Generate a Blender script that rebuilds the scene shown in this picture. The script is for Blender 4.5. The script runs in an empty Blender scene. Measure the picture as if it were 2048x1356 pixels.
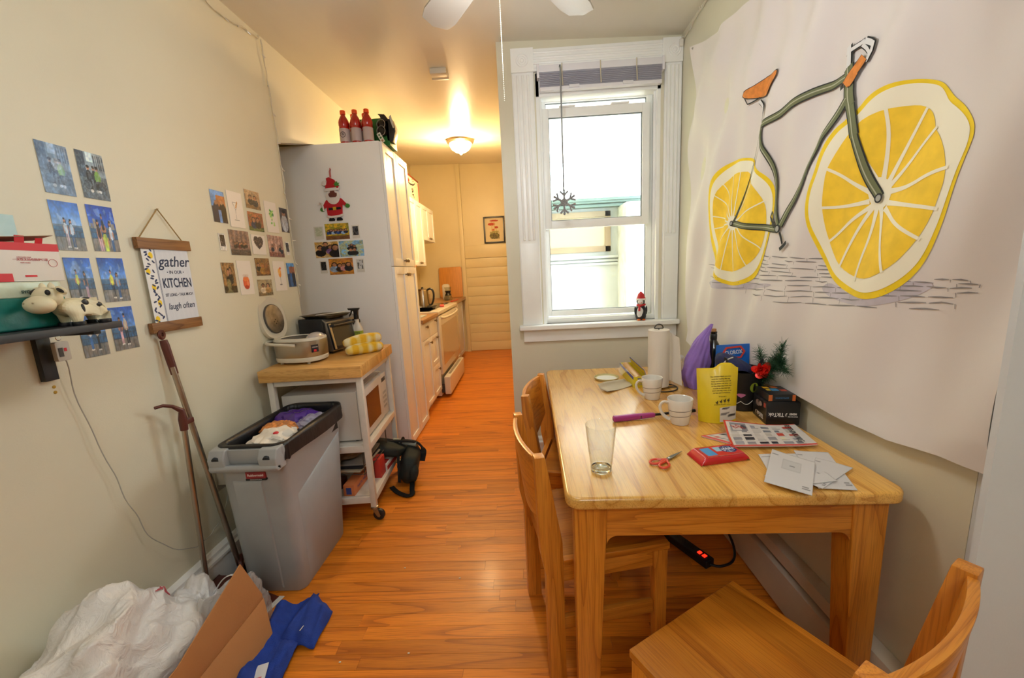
import bpy, bmesh, math, random
import numpy as np
from mathutils import Vector, Matrix
from mathutils.geometry import delaunay_2d_cdt
C = bpy.context.scene.collection
sc = bpy.context.scene
random.seed(7)
rng = np.random.default_rng(5)

# ------------------------------------------------------------------ camera
cam = bpy.data.cameras.new('camera')
camo = bpy.data.objects.new('camera', cam)
C.objects.link(camo)
cam.sensor_width = 36.0
cam.lens = 13.874
cam.clip_start = 0.05
f_, V_, D_ = 789.267, (234.0, 4522.0), (24.0, -139.0)
vd = Vector((V_[0], V_[1], f_)).normalized()
vf = Vector((D_[0], D_[1], f_)).normalized()
vr = vd.cross(vf)
# rows: world axes written in camera axes (x right, y down, z forward)
M = Matrix(((vr.x, -vr.y, -vr.z), (vf.x, -vf.y, -vf.z), (-vd.x, vd.y, vd.z)))
camo.matrix_world = Matrix.Translation((0, 0, 1.35)) @ M.to_4x4()
sc.camera = camo

# ------------------------------------------------------------------ world, lights, exposure
w = bpy.data.worlds.new('overcast_sky')
sc.world = w
w.use_nodes = True
wn = w.node_tree.nodes
bgn = wn['Background']
tcw = wn.new('ShaderNodeTexCoord')
sxw = wn.new('ShaderNodeSeparateXYZ')
rw = wn.new('ShaderNodeValToRGB')
w.node_tree.links.new(tcw.outputs['Generated'], sxw.inputs[0])
w.node_tree.links.new(sxw.outputs['Z'], rw.inputs[0])
rw.color_ramp.elements[0].color = (0.55, 0.56, 0.56, 1)
rw.color_ramp.elements[1].color = (0.86, 0.94, 1.0, 1)
rw.color_ramp.elements[0].position = 0.0
rw.color_ramp.elements[1].position = 0.35
w.node_tree.links.new(rw.outputs[0], bgn.inputs['Color'])
bgn.inputs['Strength'].default_value = 21.0

vs = sc.view_settings
vs.view_transform = 'Standard'
vs.look = 'None'
vs.gamma = 1.0
vs.use_curve_mapping = False
vs.exposure = 0.14
sc.cycles.use_denoising = True
sc.cycles.max_bounces = 10
sc.cycles.diffuse_bounces = 6
sc.cycles.transparent_max_bounces = 16
sc.cycles.sample_clamp_indirect = 6.0

def lamp(name, loc, power, col, radius, label=None, kind='POINT'):
    l = bpy.data.lights.new(name, kind)
    l.energy = power
    l.color = col
    l.shadow_soft_size = radius
    o = bpy.data.objects.new(name, l)
    C.objects.link(o)
    o.location = loc
    return o
# warm bulb inside the kitchen ceiling lamp, bulbs of the fan light above the room,
# and an unseen fill lamp added behind the camera to brighten the front
kitchen_bulb = lamp('kitchen_bulb', (-0.605, 4.40, 2.50), 68, (1.0, 0.67, 0.33), 0.07)
fan_bulb = lamp('fan_bulb', (-0.05, 1.22, 2.20), 15, (0.92, 0.96, 1.0), 0.12)
fill_behind_camera = lamp('fill_behind_camera', (0.15, -0.95, 2.35), 36, (0.85, 0.94, 1.0), 0.18)
# portal that only guides sampling of the sky through the window
pl = bpy.data.lights.new('window_portal', 'AREA')
pl.shape = 'RECTANGLE'
pl.size = 0.80
pl.size_y = 1.6
pl.cycles.is_portal = True
plo = bpy.data.objects.new('window_portal', pl)
C.objects.link(plo)
plo.location = (0.49, 2.80, 1.75)
plo.rotation_euler = (math.radians(-90), 0, 0)

# ------------------------------------------------------------------ materials
def srgb(h):
    if isinstance(h, str):
        h = h.lstrip('#')
        h = [int(h[i:i + 2], 16) / 255 for i in (0, 2, 4)]
    return tuple((c / 12.92 if c <= 0.04045 else ((c + 0.055) / 1.055) ** 2.4) for c in h)
MC = {}
def mat(name, col='#cccccc', rough=0.5, metal=0.0, bump=0.0, bscale=60, vary=0.0, vscale=4, trans=0.0, emit=None, estr=0, spec=0.5, sheen=0, coat=0, stretch=(1, 1, 1), sub=0):
    if name in MC: return MC[name]
    m = bpy.data.materials.new(name)
    m.use_nodes = True
    nt = m.node_tree
    b = nt.nodes['Principled BSDF']
    c = srgb(col)
    b.inputs['Base Color'].default_value = (*c, 1)
    b.inputs['Roughness'].default_value = rough
    b.inputs['Metallic'].default_value = metal
    b.inputs['Specular IOR Level'].default_value = spec
    b.inputs['Transmission Weight'].default_value = trans
    b.inputs['Coat Weight'].default_value = coat
    b.inputs['Sheen Weight'].default_value = sheen
    b.inputs['Coat Roughness'].default_value = 0.15
    if sub:
        b.inputs['Subsurface Weight'].default_value = sub
        b.inputs['Subsurface Radius'].default_value = (0.01, 0.008, 0.006)
    if emit:
        b.inputs['Emission Color'].default_value = (*srgb(emit), 1)
        b.inputs['Emission Strength'].default_value = estr
    tc = nt.nodes.new('ShaderNodeTexCoord')
    mp = nt.nodes.new('ShaderNodeMapping')
    mp.inputs['Scale'].default_value = stretch
    nt.links.new(tc.outputs['Object'], mp.inputs[0])
    n = nt.nodes.new('ShaderNodeTexNoise')
    n.inputs['Scale'].default_value = vscale
    n.inputs['Detail'].default_value = 4
    nt.links.new(mp.outputs[0], n.inputs['Vector'])
    if vary:
        r = nt.nodes.new('ShaderNodeValToRGB')
        r.color_ramp.elements[0].color = (*[max(0, x * (1 - vary)) for x in c], 1)
        r.color_ramp.elements[1].color = (*[min(1, x * (1 + vary)) for x in c], 1)
        r.color_ramp.elements[0].position = 0.35
        r.color_ramp.elements[1].position = 0.65
        nt.links.new(n.outputs['Fac'], r.inputs[0])
        nt.links.new(r.outputs[0], b.inputs['Base Color'])
    if bump:
        n2 = nt.nodes.new('ShaderNodeTexNoise')
        n2.inputs['Scale'].default_value = bscale
        n2.inputs['Detail'].default_value = 5
        nt.links.new(mp.outputs[0], n2.inputs['Vector'])
        bp = nt.nodes.new('ShaderNodeBump')
        bp.inputs['Strength'].default_value = bump
        bp.inputs['Distance'].default_value = 0.004
        nt.links.new(n2.outputs['Fac'], bp.inputs['Height'])
        nt.links.new(bp.outputs[0], b.inputs['Normal'])
    MC[name] = m
    return m

def wood(name, c1, c2, c3, axis=0, rough=0.35, rings=26, stave=0.0, rand=True, coat=0.0, fine=1.0, bump=0.12, staveaxis=None):
    """oak: cathedral rings stretched along the grain axis plus fine pores"""
    m = bpy.data.materials.new(name)
    m.use_nodes = True
    nt = m.node_tree
    L = nt.links.new
    N = nt.nodes.new
    b = nt.nodes['Principled BSDF']
    tc = N('ShaderNodeTexCoord')
    oi = N('ShaderNodeObjectInfo')
    add = N('ShaderNodeVectorMath'); add.operation = 'ADD'
    L(tc.outputs['Object'], add.inputs[0])
    rnd = N('ShaderNodeCombineXYZ')
    mul = N('ShaderNodeMath'); mul.operation = 'MULTIPLY'; mul.inputs[1].default_value = 17.0 if rand else 0.0
    L(oi.outputs['Random'], mul.inputs[0])
    for i in range(3): L(mul.outputs[0], rnd.inputs[i])
    L(rnd.outputs[0], add.inputs[1])
    src = add
    stv = None
    if stave:
        # glued staves: shift the figure and the tone from one stave to the next
        sx = N('ShaderNodeSeparateXYZ')
        L(tc.outputs['Object'], sx.inputs[0])
        dv = N('ShaderNodeMath'); dv.operation = 'DIVIDE'; dv.inputs[1].default_value = stave
        L(sx.outputs[staveaxis if staveaxis is not None else (1 if axis == 0 else 0)], dv.inputs[0])
        fl = N('ShaderNodeMath'); fl.operation = 'FLOOR'
        L(dv.outputs[0], fl.inputs[0])
        wn_ = N('ShaderNodeTexWhiteNoise'); wn_.noise_dimensions = '1D'
        L(fl.outputs[0], wn_.inputs['W'])
        sc_ = N('ShaderNodeVectorMath'); sc_.operation = 'SCALE'; sc_.inputs['Scale'].default_value = 9
        L(wn_.outputs['Color'], sc_.inputs[0])
        a2 = N('ShaderNodeVectorMath'); a2.operation = 'ADD'
        L(add.outputs[0], a2.inputs[0]); L(sc_.outputs[0], a2.inputs[1])
        src = a2
        stv = wn_
    mp = N('ShaderNodeMapping')
    s = [rings] * 3; s[axis] = rings * 0.07
    mp.inputs['Scale'].default_value = s
    L(src.outputs[0], mp.inputs[0])
    n1 = N('ShaderNodeTexNoise'); n1.inputs['Scale'].default_value = 0.35; n1.inputs['Detail'].default_value = 2
    L(mp.outputs[0], n1.inputs['Vector'])
    m1 = N('ShaderNodeMath'); m1.operation = 'MULTIPLY'; m1.inputs[1].default_value = 7.0
    L(n1.outputs['Fac'], m1.inputs[0])
    fr = N('ShaderNodeMath'); fr.operation = 'FRACT'
    L(m1.outputs[0], fr.inputs[0])
    mp2 = N('ShaderNodeMapping')
    s2 = [340 * fine] * 3; s2[axis] = 9 * fine
    mp2.inputs['Scale'].default_value = s2
    L(src.outputs[0], mp2.inputs[0])
    n2 = N('ShaderNodeTexNoise'); n2.inputs['Scale'].default_value = 1.0; n2.inputs['Detail'].default_value = 3
    L(mp2.outputs[0], n2.inputs['Vector'])
    r1 = N('ShaderNodeValToRGB')
    e = r1.color_ramp.elements
    e[0].position = 0.0; e[0].color = (*srgb(c2), 1)
    e[1].position = 1.0; e[1].color = (*srgb(c3), 1)
    k = e.new(0.25); k.color = (*srgb(c1), 1)
    k = e.new(0.8); k.color = (*srgb(c2), 1)
    L(fr.outputs[0], r1.inputs[0])
    mx = N('ShaderNodeMix'); mx.data_type = 'RGBA'; mx.blend_type = 'MULTIPLY'
    r2 = N('ShaderNodeValToRGB')
    r2.color_ramp.elements[0].position = 0.36; r2.color_ramp.elements[0].color = (0.60, 0.50, 0.40, 1)
    r2.color_ramp.elements[1].position = 0.52; r2.color_ramp.elements[1].color = (1, 1, 1, 1)
    L(n2.outputs['Fac'], r2.inputs[0])
    mx.inputs[0].default_value = 0.55
    L(r1.outputs[0], mx.inputs[6]); L(r2.outputs[0], mx.inputs[7])
    hv = N('ShaderNodeHueSaturation')
    L(mx.outputs[2], hv.inputs['Color'])
    mr = N('ShaderNodeMapRange')
    mr.inputs['To Min'].default_value = 0.80; mr.inputs['To Max'].default_value = 1.12
    if stv: L(stv.outputs['Value'], mr.inputs[0])
    else: L(oi.outputs['Random'], mr.inputs[0])
    if not rand and not stv:
        mr.inputs['To Min'].default_value = 1; mr.inputs['To Max'].default_value = 1
    L(mr.outputs[0], hv.inputs['Value'])
    L(hv.outputs[0], b.inputs['Base Color'])
    b.inputs['Roughness'].default_value = rough
    b.inputs['Coat Weight'].default_value = coat
    b.inputs['Coat Roughness'].default_value = 0.18
    bp = N('ShaderNodeBump'); bp.inputs['Strength'].default_value = bump; bp.inputs['Distance'].default_value = 0.002
    L(n2.outputs['Fac'], bp.inputs['Height'])
    L(bp.outputs[0], b.inputs['Normal'])
    return m

def printmat(name, rough):
    m = bpy.data.materials.new(name); m.use_nodes = True
    nt = m.node_tree
    a = nt.nodes.new('ShaderNodeAttribute'); a.attribute_name = 'Col'
    nt.links.new(a.outputs['Color'], nt.nodes['Principled BSDF'].inputs['Base Color'])
    nt.nodes['Principled BSDF'].inputs['Roughness'].default_value = rough
    return m
PR_GLOSS = printmat('glossy_print', 0.3)
PR_MATT = printmat('matt_print', 0.7)

def archglass(name, tint=(0.95, 0.98, 0.98), a=0.94):
    m = bpy.data.materials.new(name); m.use_nodes = True
    nt = m.node_tree; nt.nodes.clear()
    o = nt.nodes.new('ShaderNodeOutputMaterial'); mx = nt.nodes.new('ShaderNodeMixShader')
    t = nt.nodes.new('ShaderNodeBsdfTransparent'); g = nt.nodes.new('ShaderNodeBsdfGlossy')
    t.inputs[0].default_value = (*tint, 1); g.inputs['Roughness'].default_value = 0.02
    lw = nt.nodes.new('ShaderNodeLayerWeight'); pw = nt.nodes.new('ShaderNodeMath'); pw.operation = 'POWER'; pw.inputs[1].default_value = 4.0
    fz = nt.nodes.new('ShaderNodeMath'); fz.operation = 'MULTIPLY_ADD'; fz.inputs[1].default_value = 0.75; fz.inputs[2].default_value = 0.035
    nt.links.new(lw.outputs['Facing'], pw.inputs[0]); nt.links.new(pw.outputs[0], fz.inputs[0])
    nt.links.new(fz.outputs[0], mx.inputs[0]); nt.links.new(t.outputs[0], mx.inputs[1]); nt.links.new(g.outputs[0], mx.inputs[2])
    nt.links.new(mx.outputs[0], o.inputs[0])
    return m
PANE = archglass('window_glass')
def film(name, col, alpha, rough=0.25):
    """thin plastic film: part of the light passes straight through"""
    m = bpy.data.materials.new(name); m.use_nodes = True
    nt = m.node_tree; b = nt.nodes['Principled BSDF']
    b.inputs['Base Color'].default_value = (*srgb(col), 1); b.inputs['Roughness'].default_value = rough
    b.inputs['Alpha'].default_value = alpha
    n = nt.nodes.new('ShaderNodeTexNoise'); n.inputs['Scale'].default_value = 22; n.inputs['Detail'].default_value = 4; n.inputs['Distortion'].default_value = 1.5
    tc = nt.nodes.new('ShaderNodeTexCoord'); nt.links.new(tc.outputs['Object'], n.inputs['Vector'])
    bp = nt.nodes.new('ShaderNodeBump'); bp.inputs['Strength'].default_value = 0.55; bp.inputs['Distance'].default_value = 0.02
    nt.links.new(n.outputs['Fac'], bp.inputs['Height']); nt.links.new(bp.outputs[0], b.inputs['Normal'])
    return m

WALL = mat('cream_wall_paint', '#dad5bf', 0.42, bump=0.10, bscale=220, vary=0.03, vscale=1.5)
WALLK = mat('kitchen_wall_paint', '#dccfa6', 0.38, bump=0.10, bscale=120, vary=0.03, vscale=2)
CEIL = mat('ceiling_gloss_paint', '#dcd7c8', 0.22, bump=0.22, bscale=26, stretch=(1, 0.25, 1), vary=0.02)
TRIM = mat('white_trim_paint', '#f1f2f0', 0.35, bump=0.06, bscale=60, vary=0.02, vscale=6)
COOLW = mat('doorway_white_paint', '#cfd3d6', 0.45, bump=0.1, bscale=140, vary=0.02)
WHITE = mat('white_lacquer', '#e3dfd6', 0.3)
CABW = mat('white_cabinet_laminate', '#ecedee', 0.32, vary=0.01, bump=0.03, bscale=200)
BLACK = mat('black_plastic', '#141414', 0.35)
STEEL = mat('brushed_steel', '#c2bdb4', 0.26, 1.0, bump=0.15, bscale=30, stretch=(1, 1, 20))
CHROME = mat('chrome', '#d8d8d8', 0.12, 1.0)
FLOORM = wood('oak_floor_finish', '#e28722', '#d87c1a', '#b5620f', axis=0, rough=0.42, rings=18, coat=0.12, bump=0.05)
TABTOP = wood('oak_table_top_finish', '#edb860', '#e5ad54', '#cd903e', axis=1, rough=0.27, rings=20, stave=0.145, rand=False, coat=0.45, bump=0.06)
OAKX = wood('oak_finish_across', '#d58a2e', '#cb7e24', '#b06616', axis=0, rough=0.34, rings=30, coat=0.3)
OAKY = wood('oak_finish_deep', '#d58a2e', '#cb7e24', '#b06616', axis=1, rough=0.34, rings=30, coat=0.3)
OAKZ = wood('oak_finish_upright', '#d58a2e', '#cb7e24', '#b06616', axis=2, rough=0.34, rings=30, coat=0.3)
SEATM = wood('oak_seat_finish', '#cf8428', '#c5781f', '#a86014', axis=1, rough=0.3, rings=22, stave=0.09, rand=False, coat=0.4, staveaxis=0)
BLOCK = wood('butcher_block', '#d8a862', '#d0a058', '#c08c46', axis=0, rough=0.42, rings=10, stave=0.04, rand=False, staveaxis=1)

# ------------------------------------------------------------------ geometry helpers
ORG = {}
def setp(o, label=None, cat=None, group=None, kind=None):
    if label: o['label'] = label
    if cat: o['category'] = cat
    if group: o['group'] = group
    if kind: o['kind'] = kind
    return o
def thing(name, label, cat, loc=(0, 0, 0), group=None, kind=None):
    o = bpy.data.objects.new(name, None)
    C.objects.link(o)
    o.location = loc
    o.empty_display_size = 0.05
    ORG[o.name] = Vector(loc)
    return setp(o, label, cat, group, kind)

class G:
    def __init__(s): s.v = []; s.f = []
    def add(s, vs_, fs_):
        n = len(s.v)
        s.v += [tuple(p) for p in vs_]
        s.f += [tuple(n + i for i in q) for q in fs_]
        return s
    def box(s, x0, y0, z0, x1, y1, z1):
        x0, x1 = min(x0, x1), max(x0, x1); y0, y1 = min(y0, y1), max(y0, y1); z0, z1 = min(z0, z1), max(z0, z1)
        return s.add([(x0, y0, z0), (x1, y0, z0), (x1, y1, z0), (x0, y1, z0), (x0, y0, z1), (x1, y0, z1), (x1, y1, z1), (x0, y1, z1)],
                     [(0, 3, 2, 1), (4, 5, 6, 7), (0, 1, 5, 4), (1, 2, 6, 5), (2, 3, 7, 6), (3, 0, 4, 7)])
    def hexa(s, a):
        """eight corners: bottom four counter-clockwise, then top four"""
        return s.add(a, [(0, 3, 2, 1), (4, 5, 6, 7), (0, 1, 5, 4), (1, 2, 6, 5), (2, 3, 7, 6), (3, 0, 4, 7)])
    def obox(s, c, size, rz=0, rx=0, ry=0):
        R = Matrix.Rotation(rz, 3, 'Z') @ Matrix.Rotation(ry, 3, 'Y') @ Matrix.Rotation(rx, 3, 'X')
        c = Vector(c); a, b, d = [q / 2 for q in size]
        P = [c + R @ Vector(p) for p in [(-a, -b, -d), (a, -b, -d), (a, b, -d), (-a, b, -d), (-a, -b, d), (a, -b, d), (a, b, d), (-a, b, d)]]
        return s.hexa(P)
    def cyl(s, p0, p1, r0, r1=None, n=16, cap=True):
        r1 = r0 if r1 is None else r1
        p0 = Vector(p0); p1 = Vector(p1)
        d = (p1 - p0).normalized()
        u = d.orthogonal().normalized(); w_ = d.cross(u)
        P = []
        for p, r in ((p0, r0), (p1, r1)):
            for i in range(n):
                a = 2 * math.pi * i / n
                P.append(p + u * (r * math.cos(a)) + w_ * (r * math.sin(a)))
        F = [(i, (i + 1) % n, n + (i + 1) % n, n + i) for i in range(n)]
        if cap: F += [tuple(range(n - 1, -1, -1)), tuple(range(n, 2 * n))]
        return s.add(P, F)
    def lathe(s, c, prof, n=24, axis=(0, 0, 1), sx=1, sy=1, cap=True):
        c = Vector(c); d = Vector(axis).normalized()
        u = Vector((1, 0, 0)) if abs(d.z) > 0.9 else d.orthogonal().normalized()
        w_ = d.cross(u)
        P = []
        for r, h in prof:
            for i in range(n):
                a = 2 * math.pi * i / n
                P.append(c + d * h + u * (r * math.cos(a) * sx) + w_ * (r * math.sin(a) * sy))
        F = []
        for k in range(len(prof) - 1):
            for i in range(n):
                j = (i + 1) % n
                F.append((k * n + i, k * n + j, (k + 1) * n + j, (k + 1) * n + i))
        if cap and prof[0][0] > 1e-6: F.append(tuple(range(n - 1, -1, -1)))
        if cap and prof[-1][0] > 1e-6: F.append(tuple(range((len(prof) - 1) * n, len(prof) * n)))
        return s.add(P, F)
    def ball(s, c, r, n=16, m=10, sx=1, sy=1, sz=1, R=None):
        P = []; c = Vector(c)
        for k in range(m + 1):
            t = math.pi * k / m
            for i in range(n):
                a = 2 * math.pi * i / n
                p = Vector((math.sin(t) * math.cos(a) * r * sx, math.sin(t) * math.sin(a) * r * sy, -math.cos(t) * r * sz))
                if R: p = R @ p
                P.append(c + p)
        F = [(k * n + i, k * n + (i + 1) % n, (k + 1) * n + (i + 1) % n, (k + 1) * n + i) for k in range(m) for i in range(n)]
        return s.add(P, F)
    def prism(s, pts, a, b, axis='z', mp=None):
        """polygon pts in a plane, pulled from a to b along axis"""
        if mp is None:
            mp = {'z': lambda u, v, h: (u, v, h), 'y': lambda u, v, h: (u, h, v), 'x': lambda u, v, h: (h, u, v)}[axis]
        n = len(pts)
        P = [mp(u, v, a) for u, v in pts] + [mp(u, v, b) for u, v in pts]
        return s.add(P, [tuple(range(n - 1, -1, -1)), tuple(range(n, 2 * n))] + [(i, (i + 1) % n, n + (i + 1) % n, n + i) for i in range(n)])
    def tube(s, pts, r, n=8, cap=True, flat=None):
        pts = [Vector(p) for p in pts]
        rs = r if isinstance(r, (list, tuple)) else [r] * len(pts)
        u = None; P = []
        for i, p in enumerate(pts):
            d = (pts[min(i + 1, len(pts) - 1)] - pts[max(i - 1, 0)]).normalized()
            if u is None: u = d.orthogonal().normalized()
            else:
                u = (u - d * u.dot(d)).normalized()
            w_ = d.cross(u)
            for k in range(n):
                a = 2 * math.pi * k / n
                P.append(p + u * (rs[i] * math.cos(a)) + w_ * (rs[i] * math.sin(a) * (flat or 1)))
        F = [(i * n + k, i * n + (k + 1) % n, (i + 1) * n + (k + 1) % n, (i + 1) * n + k) for i in range(len(pts) - 1) for k in range(n)]
        if cap: F += [tuple(range(n - 1, -1, -1)), tuple(range((len(pts) - 1) * n, len(pts) * n))]
        return s.add(P, F)
    def ribbon(s, pts, width, nrm, th=0.002):
        """flat strap following pts; width lies along nrm x direction"""
        pts = [Vector(p) for p in pts]; P = []
        for i, p in enumerate(pts):
            d = (pts[min(i + 1, len(pts) - 1)] - pts[max(i - 1, 0)]).normalized()
            nn = Vector(nrm[i] if isinstance(nrm, list) else nrm); sd = d.cross(nn).normalized(); nn = sd.cross(d).normalized()
            for a, b in ((-1, -1), (1, -1), (1, 1), (-1, 1)):
                P.append(p + sd * (width / 2 * a) + nn * (th / 2 * b))
        F = [(i * 4 + k, i * 4 + (k + 1) % 4, (i + 1) * 4 + (k + 1) % 4, (i + 1) * 4 + k) for i in range(len(pts) - 1) for k in range(4)]
        F += [(3, 2, 1, 0), tuple((len(pts) - 1) * 4 + k for k in range(4))]
        return s.add(P, F)
    def grid(s, fn, nu, nv, u0=0, u1=1, v0=0, v1=1, close_u=False):
        P = [fn(u0 + (u1 - u0) * i / nu, v0 + (v1 - v0) * j / nv) for j in range(nv + 1) for i in range(nu + 1)]
        return s.add(P, [(j * (nu + 1) + i, j * (nu + 1) + i + 1, (j + 1) * (nu + 1) + i + 1, (j + 1) * (nu + 1) + i) for j in range(nv) for i in range(nu)])
    def slab(s, fn, nu, nv, th, u0=0, u1=1, v0=0, v1=1, nrm=None):
        """closed sheet: fn(u,v) top surface, th thickness along nrm (constant) below it"""
        T = [Vector(fn(u0 + (u1 - u0) * i / nu, v0 + (v1 - v0) * j / nv)) for j in range(nv + 1) for i in range(nu + 1)]
        nn = Vector(nrm or (0, 0, 1)) * th
        n = len(T); W = nu + 1
        P = T + [p - nn for p in T]
        F = [(j * W + i, j * W + i + 1, (j + 1) * W + i + 1, (j + 1) * W + i) for j in range(nv) for i in range(nu)]
        F += [(n + j * W + i, n + (j + 1) * W + i, n + (j + 1) * W + i + 1, n + j * W + i + 1) for j in range(nv) for i in range(nu)]
        ring = [i for i in range(nu)] + [j * W + nu for j in range(nv)] + [nv * W + i for i in range(nu, 0, -1)] + [j * W for j in range(nv, 0, -1)]
        m = len(ring)
        F += [(ring[k], n + ring[k], n + ring[(k + 1) % m], ring[(k + 1) % m]) for k in range(m)]
        return s.add(P, F)
    def xf(s, Mx):
        s.v = [tuple(Mx @ Vector(p)) for p in s.v]
        return s
    def build(s, name, m, parent=None, bevel=0, smooth=False, seg=2, sub=0, angle=35, label=None, kind=None, flip=False):
        me = bpy.data.meshes.new(name)
        me.from_pydata(s.v, [], s.f)
        o = bpy.data.objects.new(name, me)
        C.objects.link(o)
        bm = bmesh.new(); bm.from_mesh(me)
        bmesh.ops.recalc_face_normals(bm, faces=bm.faces)
        if bevel:
            es = [e for e in bm.edges if len(e.link_faces) == 2 and e.calc_face_angle(0) > 0.5]
            bmesh.ops.bevel(bm, geom=es, offset=bevel, segments=seg, affect='EDGES', profile=0.6, clamp_overlap=True)
        bm.to_mesh(me); bm.free()
        if parent:
            off = ORG.get(parent.name, Vector((0, 0, 0)))
            if off.length: me.transform(Matrix.Translation(-off))
            o.parent = parent
            ORG[o.name] = off
        else: ORG[o.name] = Vector((0, 0, 0))
        if m:
            for mm in (m if isinstance(m, list) else [m]): me.materials.append(mm)
        if smooth or bevel:
            me.shade_smooth()
            me.set_sharp_from_angle(angle=math.radians(angle))
        if sub:
            sm = o.modifiers.new('smooth', 'SUBSURF'); sm.levels = sub; sm.render_levels = sub
        if label: o['label'] = label
        if kind: o['kind'] = kind
        return o

def own(name, g, m, label, cat, loc=None, group=None, kind=None, **kw):
    """a thing that is one mesh, with its origin at loc"""
    o = g.build(name, m, None, **kw)
    if loc is not None:
        o.data.transform(Matrix.Translation(-Vector(loc))); o.location = loc
        ORG[o.name] = Vector(loc)
    return setp(o, label, cat, group, kind)

def frame(o, U, V, N):
    return Matrix(((U[0], V[0], N[0], o[0]), (U[1], V[1], N[1], o[1]), (U[2], V[2], N[2], o[2]), (0, 0, 0, 1)))
TMPC = []
def text(body, size, Mx, m, parent, name='lettering', align='CENTER', off=0.0, shear=0.0, sx=1.0, ext=0.0002):
    cu = bpy.data.curves.new('t', 'FONT')
    cu.body = body; cu.size = size; cu.align_x = align; cu.align_y = 'CENTER'
    cu.offset = off; cu.shear = shear; cu.extrude = ext; cu.resolution_u = 3
    t = bpy.data.objects.new('t', cu)
    C.objects.link(t)
    me = bpy.data.meshes.new_from_object(t)
    bpy.data.objects.remove(t); bpy.data.curves.remove(cu)
    me.transform(Mx @ Matrix.Diagonal((sx, 1, 1, 1)))
    off_ = ORG.get(parent.name, Vector((0, 0, 0))) if parent else Vector((0, 0, 0))
    me.transform(Matrix.Translation(-off_))
    me.materials.clear(); me.materials.append(m)
    o = bpy.data.objects.new(name, me); C.objects.link(o)
    if parent: o.parent = parent
    ORG[o.name] = off_
    return o

def printed(name, Mx, w_, h_, nx, ny, fn, m, parent=None, th=0.001, curl=None, quad=None):
    """a sheet w x h with a printed face: fn(u, v) -> rgb (sRGB 0..1) arrays, origin at its lower-left corner"""
    us, vs_ = np.meshgrid(np.linspace(0, 1, nx), np.linspace(0, 1, ny))
    col = fn(us, vs_)
    col = np.clip(np.stack([np.broadcast_to(c, us.shape) for c in col], -1), 0, 1)
    lin = np.where(col <= 0.04045, col / 12.92, ((col + 0.055) / 1.055) ** 2.4)
    P = []
    for j in range(ny):
        for i in range(nx):
            u, v = us[j, i], vs_[j, i]
            hgt = curl(u, v) if curl else 0
            if quad:
                a, b, c, d = quad
                x = (a[0] * (1 - u) + b[0] * u) * (1 - v) + (d[0] * (1 - u) + c[0] * u) * v
                y = (a[1] * (1 - u) + b[1] * u) * (1 - v) + (d[1] * (1 - u) + c[1] * u) * v
            else: x, y = u * w_, v * h_
            P.append(Vector((x, y, hgt)))
    n = len(P)
    ring = list(range(nx - 1)) + [j * nx + nx - 1 for j in range(ny - 1)] + [(ny - 1) * nx + i for i in range(nx - 1, 0, -1)] + [j * nx for j in range(ny - 1, 0, -1)]
    F = [(j * nx + i, j * nx + i + 1, (j + 1) * nx + i + 1, (j + 1) * nx + i) for j in range(ny - 1) for i in range(nx - 1)]
    if curl:
        P += [p - Vector((0, 0, th)) for p in P]
        F += [(n + j * nx + i, n + (j + 1) * nx + i, n + (j + 1) * nx + i + 1, n + j * nx + i + 1) for j in range(ny - 1) for i in range(nx - 1)]
        F += [(ring[k], n + ring[k], n + ring[(k + 1) % len(ring)], ring[(k + 1) % len(ring)]) for k in range(len(ring))]
    else:
        P += [P[i] - Vector((0, 0, th)) for i in ring]
        m_ = len(ring)
        F += [(ring[k], n + k, n + (k + 1) % m_, ring[(k + 1) % m_]) for k in range(m_)]
        F += [tuple(n + k for k in range(m_ - 1, -1, -1))]
    P = [Mx @ p for p in P]
    off = ORG.get(parent.name, Vector((0, 0, 0))) if parent else Mx.translation.copy()
    me = bpy.data.meshes.new(name)
    me.from_pydata([tuple(p - off) for p in P], [], F)
    ca = me.color_attributes.new('Col', 'FLOAT_COLOR', 'POINT')
    full = np.ones((len(P), 4), dtype=np.float32)
    full[:, :3] = 0.8
    full[:n, :3] = lin.reshape(-1, 3)
    if curl: full[n:, :3] = 0.75
    ca.data.foreach_set('color', full.ravel())
    me.materials.append(m)
    if curl: me.shade_smooth()
    o = bpy.data.objects.new(name, me); C.objects.link(o)
    if parent: o.parent = parent
    else: o.location = off
    ORG[o.name] = off
    return o

# ================================================================== THE SETTING
XL, XR, YW = -1.44, 0.985, 2.615
def struct(name, g, m, parent=None, **kw):
    o = g.build(name, m, parent, **kw)
    if not parent: o['kind'] = 'structure'
    return o
def empty_struct(name, label=None):
    o = bpy.data.objects.new(name, None); C.objects.link(o); o['kind'] = 'structure'
    ORG[o.name] = Vector((0, 0, 0))
    if label: o['label'] = label
    return o

# floor: oak strips running across the room, each strip a piece of its own as far as they can be told apart
floor = struct('floor', G().box(-2.1, -2.1, -0.08, 2.0, 6.95, -0.014), mat('subfloor', '#6b4524', 0.8))
PW = 0.057
row = 0
y = 0.80
while y < 3.15:
    x = -1.46 - rng.uniform(0, 0.7)
    xe = 1.0 if y < YW else 0.0
    while x < xe:
        ln = rng.uniform(0.45, 1.25)
        a, b = max(x, -1.46), min(x + ln, xe)
        if b - a > 0.02:
            G().box(a + 0.0004, y + 0.0005, -0.013, b - 0.0004, y + PW - 0.0005, 0).build('plank', FLOORM, floor)
        x += ln
    y += PW
g = G()
yfar = y
while y < 6.85:
    x = -1.75
    while x < 0.0:
        ln = rng.uniform(0.45, 1.25)
        g.box(x + 0.0004, y + 0.0004, -0.013, min(x + ln, 0.0) - 0.0004, y + PW - 0.0004, 0)
        x += ln
    y += PW
g.build('far_planks', FLOORM, floor, kind='stuff')
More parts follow.
